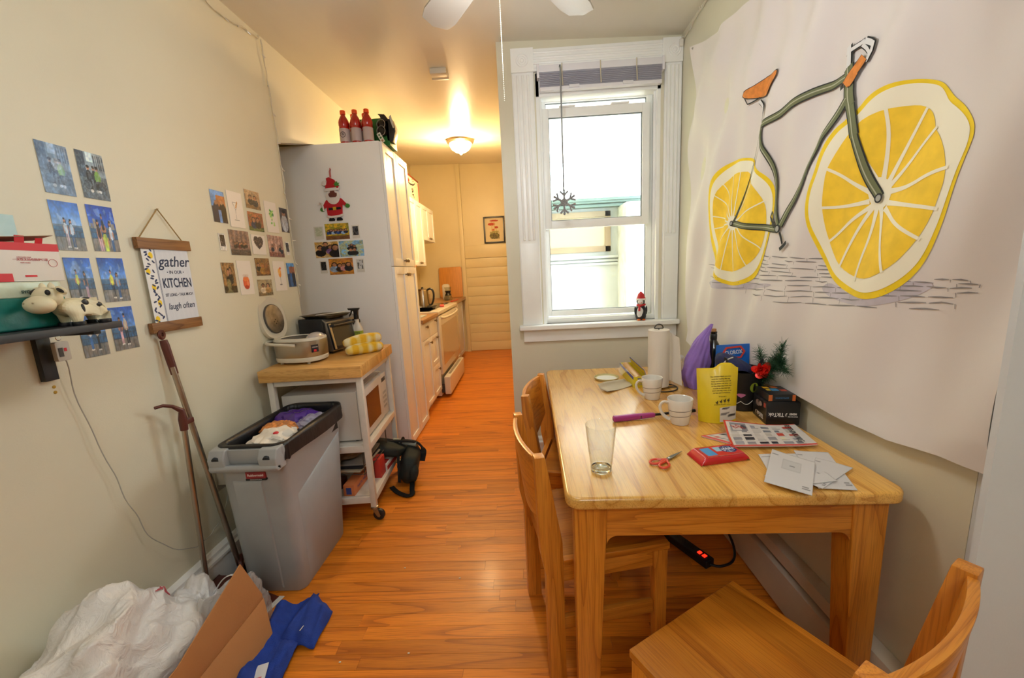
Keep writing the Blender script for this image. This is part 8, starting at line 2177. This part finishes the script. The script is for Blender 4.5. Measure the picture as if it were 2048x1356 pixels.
patch([(-.018, .010), (-.010, .014), (.010, .014), (.018, .010), (.010, .002), (0, -.003), (-.010, .002)], 0, .062, PK, 'nose')
for a in (-32, 32):
    patch([(.017 * math.cos(t), .020 * math.sin(t)) for t in [2 * math.pi * i / 20 for i in range(20)]], a, .102, LG, 'eye')
    patch([(.005 * math.cos(t), .017 * math.sin(t)) for t in [2 * math.pi * i / 16 for i in range(16)]], a, .102, KB, 'pupil', .0020)
g = G()
pts = []
for i in range(31):
    t = i / 30; x = -.048 + .096 * t
    z = .050 - .014 * abs(math.sin(math.pi * 2 * t)) - .004 * (1 - abs(2 * t - 1))
    pts.append(onk(math.degrees(x / .085), z - .002, .0016).translation)
g.tube(pts, .0013, 6).build('mouth_line', WHF, kb, smooth=True)
for s in (-1, 1):
    Mx = onk(s * 42, .150, -.004)
    G().prism([(-.032, 0), (.032, 0), (.012 + s * .012, .062), (.002 + s * .012, .066)], -.004, .0, 'z').xf(Mx).build('ear', KB, kb, bevel=.002)
    G().prism([(-.018, .010), (.018, .010), (.008 + s * .010, .048)], .0004, .0014, 'z').xf(Mx).build('inner_ear', PK, kb)
nb_ = thing('navy_cap', 'navy cloth cap thrown over the cat bucket', 'cap', (.85, 1.60, T0 + .16))
NV = mat('navy_cloth', '#232a52', .85, bump=.3, bscale=400)
# slouching cap: high crown towards the window, falling to a point on the right
def capf(u, v):
    a = 2 * math.pi * u; t = math.pi / 2 * v
    ct_ = math.cos(t); cA = math.cos(a)
    X = kc[0] - .012 - .026 * ct_ + .078 * math.sin(t) * cA * (1.12 if cA > 0 else .95)
    Y_ = kc[1] + .012 + .078 * math.sin(t) * math.sin(a)
    z = T0 + .163 + .052 * ct_ ** .8 * (1 - .5 * math.sin(t) * cA) + .004 * math.sin(6 * a) * math.sin(t) - .030 * max(0, cA) * math.sin(t) ** 2
    return (X, Y_, z)
G().grid(capf, 48, 18).build('cap_cloth', NV, nb_, smooth=True, angle=180)
G().tube(smoothp([Vector(p) for p in [(kc[0] - .084, kc[1] - .02, T0 + .182), (kc[0] - .070, kc[1] - .03, T0 + .206), (kc[0] - .050, kc[1] - .035, T0 + .214)]], False, 2), .006, 8, flat=.5).build('white_piping', WHF, nb_, smooth=True)

# blue pouch of gloves behind
cp = thing('blue_glove_pouch', 'blue pouch of disposable gloves standing at the wall', 'pouch', (.89, 1.71, T0))
CBL = mat('pouch_blue', '#1560b8', .3, coat=.3, bump=.2, bscale=20)
ca_, cb_ = Vector((.862, 1.99)), Vector((.955, 1.80))
cud = Vector((.746, -.666))
cc0 = Vector((.838, 1.765))
def cpf(side):
    def f(u, v):
        p = cc0 + cud * (.148 * (u * (1 - .10 * v) + .05 * v))
        nn = Vector((cud.y, -cud.x))
        b = math.sin(math.pi * u) ** .6 * (.016 * (1 - v) + .006)
        q = p + nn * (side * b)
        return (min(q.x, .9405), q.y, T0 + .001 + (.222 + .020 * u) * v)
    return f
f1, f2 = cpf(1), cpf(-1)
A = [f1(i / 20, j / 20) for j in range(21) for i in range(21)]; Bq = [f2(i / 20, j / 20) for j in range(21) for i in range(21)]
n = 441; Wd = 21; nu = nv = 20
F = [(j * Wd + i, j * Wd + i + 1, (j + 1) * Wd + i + 1, (j + 1) * Wd + i) for j in range(nv) for i in range(nu)]
F += [(n + a, n + d_, n + c, n + b) for a, b, c, d_ in F]
ring = list(range(nu)) + [j * Wd + nu for j in range(nv)] + [nv * Wd + i for i in range(nu, 0, -1)] + [j * Wd for j in range(nv, 0, -1)]
F += [(ring[k], n + ring[k], n + ring[(k + 1) % len(ring)], ring[(k + 1) % len(ring)]) for k in range(len(ring))]
G().add(A + Bq, F).build('pouch_film', CBL, cp, smooth=True, angle=70)
nn = Vector((cud.y, -cud.x, 0))
def Mc(u, z, d=.0245): 
    p = Vector(f1(u, z / .224)); return frame((p.x + nn.x * .0022, p.y + nn.y * .0022, p.z), (cud.x, cud.y, .06), (-.06 * cud.x, -.06 * cud.y, 1), (nn.x, nn.y, 0))
CLR = mat('logo_red', '#c23a2a', .5); CLW = mat('logo_white', '#cdd4dc', .5)
g = G()
hexo = [(-.040, -.004), (-.026, .020), (.026, .028), (.040, .008), (.026, -.018), (-.026, -.026)]
hexi = [(-.032, -.003), (-.022, .014), (.022, .021), (.032, .006), (.022, -.013), (-.022, -.019)]
Mh = Mc(.55, .190) @ Matrix.Diagonal((1.15, 1.15, 1, 1))
g.add([Mh @ Vector((x, y, .0008)) for x, y in hexo] + [Mh @ Vector((x, y, .0008)) for x, y in hexi], [(i, (i + 1) % 6, 6 + (i + 1) % 6, 6 + i) for i in range(6)]).build('logo_diamond', CLR, cp)
text('CLOROX', .023, Mc(.55, .191) @ Matrix.Translation((0, 0, .0012)) @ Matrix.Rotation(.18, 4, 'Z'), CLW, cp, off=.0006, sx=.72)
text('disposable', .021, Mc(.62, .150) @ Matrix.Translation((0, 0, .0012)) @ Matrix.Rotation(.12, 4, 'Z'), CLW, cp, off=.0002, sx=.78)
text('gloves', .014, Mc(.66, .118) @ Matrix.Translation((0, 0, .0012)) @ Matrix.Rotation(.12, 4, 'Z'), CLW, cp, sx=.8)

# wine bottle in a lilac bag
wo = thing('wine_bottle', 'dark corked wine bottle behind the lilac bag', 'bottle', (.908, 1.925, T0))
G().lathe((.908, 1.925, T0), [(0, .004), (.030, 0), (.036, .004), (.036, .160), (.032, .182), (.0145, .215), (.0135, .245), (.0155, .248), (.0155, .256), (.0135, .257)], 36).build('bottle_glass', mat('wine_glass', '#141710', .08, coat=.5), wo, smooth=True)
G().lathe((.908, 1.925, T0 + .256), [(.011, 0), (.0115, .012), (.010, .014), (0, .0145)], 18).build('cork', mat('cork', '#a9784c', .8), wo, smooth=True)
G().lathe((.908, 1.925, T0), [(.0146, .216), (.0155, .22), (.0160, .242), (.0140, .245)], 24).build('black_collar', BLACK, wo, smooth=True)
lbg = thing('lilac_paper_bag', 'crumpled lilac paper gift bag leaning at the table end', 'bag', (.81, 1.87, T0))
LI = mat('lilac_paper', '#8a68b8', .6, bump=.9, bscale=26, vary=.10, vscale=14)
def lil(u, v):
    # narrow standing bag: section shrinks to a torn point at the top
    a = 2 * math.pi * u
    w_ = float(np.interp(v, [0, .15, .4, .7, 1], [.050, .062, .058, .036, .006]))
    d2 = float(np.interp(v, [0, .5, 1], [.052, .045, .008]))
    ox = float(np.interp(v, [0, .2, .5, .8, 1], [.806, .800, .812, .836, .874]))
    k = 1 + .07 * math.sin(5 * a + 9 * v) + .05 * math.sin(11 * a - 14 * v)
    return (ox + w_ * math.cos(a) * k, 1.868 + d2 * math.sin(a) * k + .008 * v, T0 + .001 + .300 * v)
G().grid(lil, 56, 36).build('bag_paper', LI, lbg, smooth=True, angle=40)
wpb = thing('white_produce_bag', 'translucent white plastic bag behind the paper towel roll', 'bag', (.76, 2.26, T0))
G().grid(lambda u, v: (lambda p: (min(p[0], .94), p[1], p[2] + T0))(blob(.80, 2.21, .10, .065, .125, 9.1, .10)(u, v)), 80, 44).build('bag_film', film('milky_film', '#e2dfe0', .75, .3), wpb, smooth=True, angle=180)
own('orange_lid', G().lathe((.735, 2.155, T0), [(0, 0), (.022, 0), (.023, .002), (.023, .018), (.020, .020), (0, .020)], 24), mat('orange_red_lid', '#d8502a', .4), 'small orange-red lid beside the lilac bag', 'lid', loc=(.735, 2.155, T0), smooth=True)
pkc = thing('paper_cup', 'white paper cup with a dark printed mark behind the towel roll', 'cup', (.70, 2.00, T0))
G().lathe((.705, 2.00, T0), [(0, .003), (.024, .003), (.025, 0), (.034, .115), (.036, .117), (.034, .119), (.032, .115), (.024, .006), (0, .006)], 32).build('cup_body', mat('cup_paper', '#cfc6bc', .6), pkc, smooth=True)
G().box(.700, 1.9685, T0 + .045, .716, 1.9705, T0 + .085).build('cup_print', mat('cup_print', '#5a4a48', .6), pkc)

# bow and fir sprig
bo = thing('foil_bow', 'shiny red foil flower bow among the things at the wall', 'bow', (.905, 1.56, T0))
FO = mat('red_foil', '#e8281a', .22, .35, bump=.6, bscale=60)
fc = Vector((.925, 1.700, T0 + .168))
fc = Vector((.886, 1.492, T0 + .180))
r = random.Random(9)
for i in range(26):
    a = r.uniform(0, 6.28); t = r.uniform(.15, 1.45)
    dd = Vector((math.cos(a) * math.sin(t) * .9 - .1, -math.cos(t), math.sin(a) * math.sin(t))).normalized()
    s = dd.orthogonal().normalized(); q = dd.cross(s); L_ = .030 + .008 * r.random()
    s = (s * math.cos(a) + q * math.sin(a))
    pts = [fc, fc + dd * L_ * .6 + s * .010, fc + dd * L_ + s * .004, fc + dd * L_ * .85 - s * .008, fc + dd * L_ * .3]
    G().ribbon(smoothp(pts, False, 2), .016, dd.cross(s), .0006).build('petal', FO, bo, smooth=True)
G().cyl((.890, 1.575, T0 + .03), (fc.x, fc.y, fc.z), .003, n=8).build('wire_stem', mat('green_wire', '#2a4a2a', .6), bo)
fs = thing('fir_sprig', 'artificial green fir sprig leaning on the tapestry', 'sprig', (.90, 1.55, T0))
base = Vector((.892, 1.560, T0 + .03)); tip = Vector((.918, 1.430, T0 + .215))
stem = smoothp([base, Vector((.900, 1.535, T0 + .13)), Vector((.912, 1.49, T0 + .18)), tip], False, 2)
G().tube(stem, .0035, 6).build('stem', mat('sprig_stem', '#4a3a26', .8), fs)
g = G(); g2 = G()
r = random.Random(12)
for b in range(5):
    b0 = Vector(stem[int(len(stem) * (.40 + .11 * b))]); b1 = b0 + Vector((-.006 + .003 * b, (-.075, .03, -.05, -.07, -.01)[b], (.03, .075, .065, .005, .07)[b]))
    pts_ = [b0.lerp(b1, i / 8) for i in range(9)]
    g2.tube(pts_, .002, 5)
    for p in pts_ + stem[int(len(stem) * .3):]:
        for k in range(26):
            d_ = (b1 - b0).normalized() * .7 + Vector((r.gauss(0, 1), r.gauss(0, 1), r.gauss(0, 1))).normalized()
            e = p + d_.normalized() * r.uniform(.020, .036)
            if e.x > .938: e.x = .938 - (e.x - .938) * .5
            if p.x < .95: g.cyl(p, e, .0009, .0003, n=3, cap=False)
g2.build('twigs', mat('sprig_stem'), fs)
g.build('needles', mat('fir_green', '#1f4a2c', .6, vary=.3, vscale=50), fs, kind='stuff')

# ------------------------------------------------------------------ power strip under the table
ps = thing('power_strip', 'black power strip with lit red switches on the floor under the table', 'power strip', (.72, 1.69, 0))
Rp = Matrix.Translation((.715, 1.675, 0)) @ Matrix.Rotation(math.radians(-62), 4, 'Z')
PB_ = mat('strip_black', '#15161a', .4)
G().box(-.19, -.026, .004, .11, .026, .040).xf(Rp).build('housing', PB_, ps, bevel=.005, seg=3)
g = G()
for i in range(5):
    x = -.165 + i * .045
    g.box(x - .006, -.009, .0401, x - .004, .001, .0406).box(x + .004, -.009, .0401, x + .006, .001, .0406).cyl((x, .009, .0401), (x, .009, .0406), .0028, n=10)
g.xf(Rp).build('sockets', mat('socket_dark', '#05050a', .6), ps)
for x in (.055, .080):
    G().box(x - .007, -.009, .040, x + .007, .009, .044).xf(Rp).build('lit_switch', mat('lit_red_switch', '#c81a10', .3, emit='#ff2410', estr=2.5), ps, bevel=.001)
pts = [Rp @ Vector((.11, 0, .02)), Vector((.80, 1.56, .02)), Vector((.87, 1.575, .03)), Vector((.905, 1.64, .05)), Vector((.905, 1.72, .09)), Vector((.895, 1.80, .14)), Vector((.89, 1.90, .12)), Vector((.88, 2.1, .02)), Vector((.86, 2.5, .008))]
G().tube(smoothp(pts, False, 3), .0055, 8).build('cord', PB_, ps, smooth=True)

# ------------------------------------------------------------------ fairy lights
FW = mat('fairy_wire', '#cfc8b4', .5); FBL = mat('fairy_bulb', '#d8d2c4', .25, coat=.4)
def string(name, label, pts, step, seed, loc, out=(1, 0, 0), amp=.008):
    t = thing(name, label, 'fairy lights', loc, 'unlit fairy light strings')
    P = resample([Vector(p) for p in smoothp([Vector(p) for p in pts], False, 2)], .02, False)
    r = random.Random(seed)
    wob = [p + Vector((out[0] * abs(r.gauss(0, amp * .3)), abs(r.gauss(0, amp * .3)) * out[1], 0)) + Vector((0, r.gauss(0, amp * .5) * (1 if out[0] else 0), r.gauss(0, amp * .4))) for p in P]
    g = G().tube(wob, .0019, 5)
    P2 = [p + Vector((out[0] * .003, out[1] * .003, 0)) + Vector((0, .004 * math.sin(i * .7), .004 * math.cos(i * .6))) for i, p in enumerate(wob)]
    g.tube(P2, .0019, 5)
    g.build('wire', FW, t, smooth=True)
    k = 3
    while k < len(P) - 1:
        p = wob[k]; d_ = Vector((out[0] * .6, r.uniform(-.8, .8) * (1 if out[0] else .3), r.uniform(-1, .2))).normalized()
        b = G().cyl(p, p + d_ * .020, .0042, .003, n=8)
        o = b.build('bulb', FBL, t)
        k += step
    return t
string('fairy_lights', 'unlit fairy lights running just under the ceiling on the left wall', [(XL + .006, 1.45, 2.66), (XL + .006, 1.70, 2.68), (XL + .006, 1.90, 2.665), (XL + .006, 2.05, 2.655), (XL + .006, 2.20, 2.66), (XL + .006, 2.44, 2.715)], 4, 3, (XL, 2.0, 2.66), amp=.012)
string('fairy_lights', 'unlit fairy lights hanging straight down the wall corner above the cabinet', [(XL + .008, 2.445, 2.71), (XL + .008, 2.462, 2.5), (XL + .008, 2.468, 2.3), (XL + .008, 2.472, 2.17), (XL + .008, 2.476, 1.7), (XL + .008, 2.476, 1.25)], 6, 5, (XL, 2.46, 1.25), amp=.006)
string('fairy_lights', 'unlit fairy lights at the ceiling corner beside the tapestry', [(XR - .010, 2.02, 2.60), (XR - .008, 2.2, 2.635), (XR - .008, 2.45, 2.62), (XR - .008, 2.57, 2.60), (XR - .010, 2.585, 2.645)], 5, 8, (XR, 2.4, 2.6), out=(-1, 0, 0), amp=.006)
own('cord_clip', G().prism(rrect(.957, 2.575, .978, 2.612, .005), YW - .050, YW - .0335, mp=lambda u, v, h: (u, h, v)), WHITE, 'small white adapter clip hanging at the upper window corner', 'clip', loc=(.967, YW - .04, 2.59), bevel=.002)
# floor specks
for i, (x, y_) in enumerate(((-.62, 1.62), (-.48, 1.20), (-.72, 1.17), (-.35, 1.55))):
    own('crumb', G().ball((x, y_, .003), .004, 7, 5, 1.2, .8, .5), mat('crumb_white', '#d8d0c0', .8), ['white crumb on the floor by the bin', 'white crumb on the floor in front of the towel', 'white crumb on the floor beside the blue towel', 'white crumb in the middle of the floor'][i], 'crumb', loc=(x, y_, .001), group='crumbs on the oak floor')
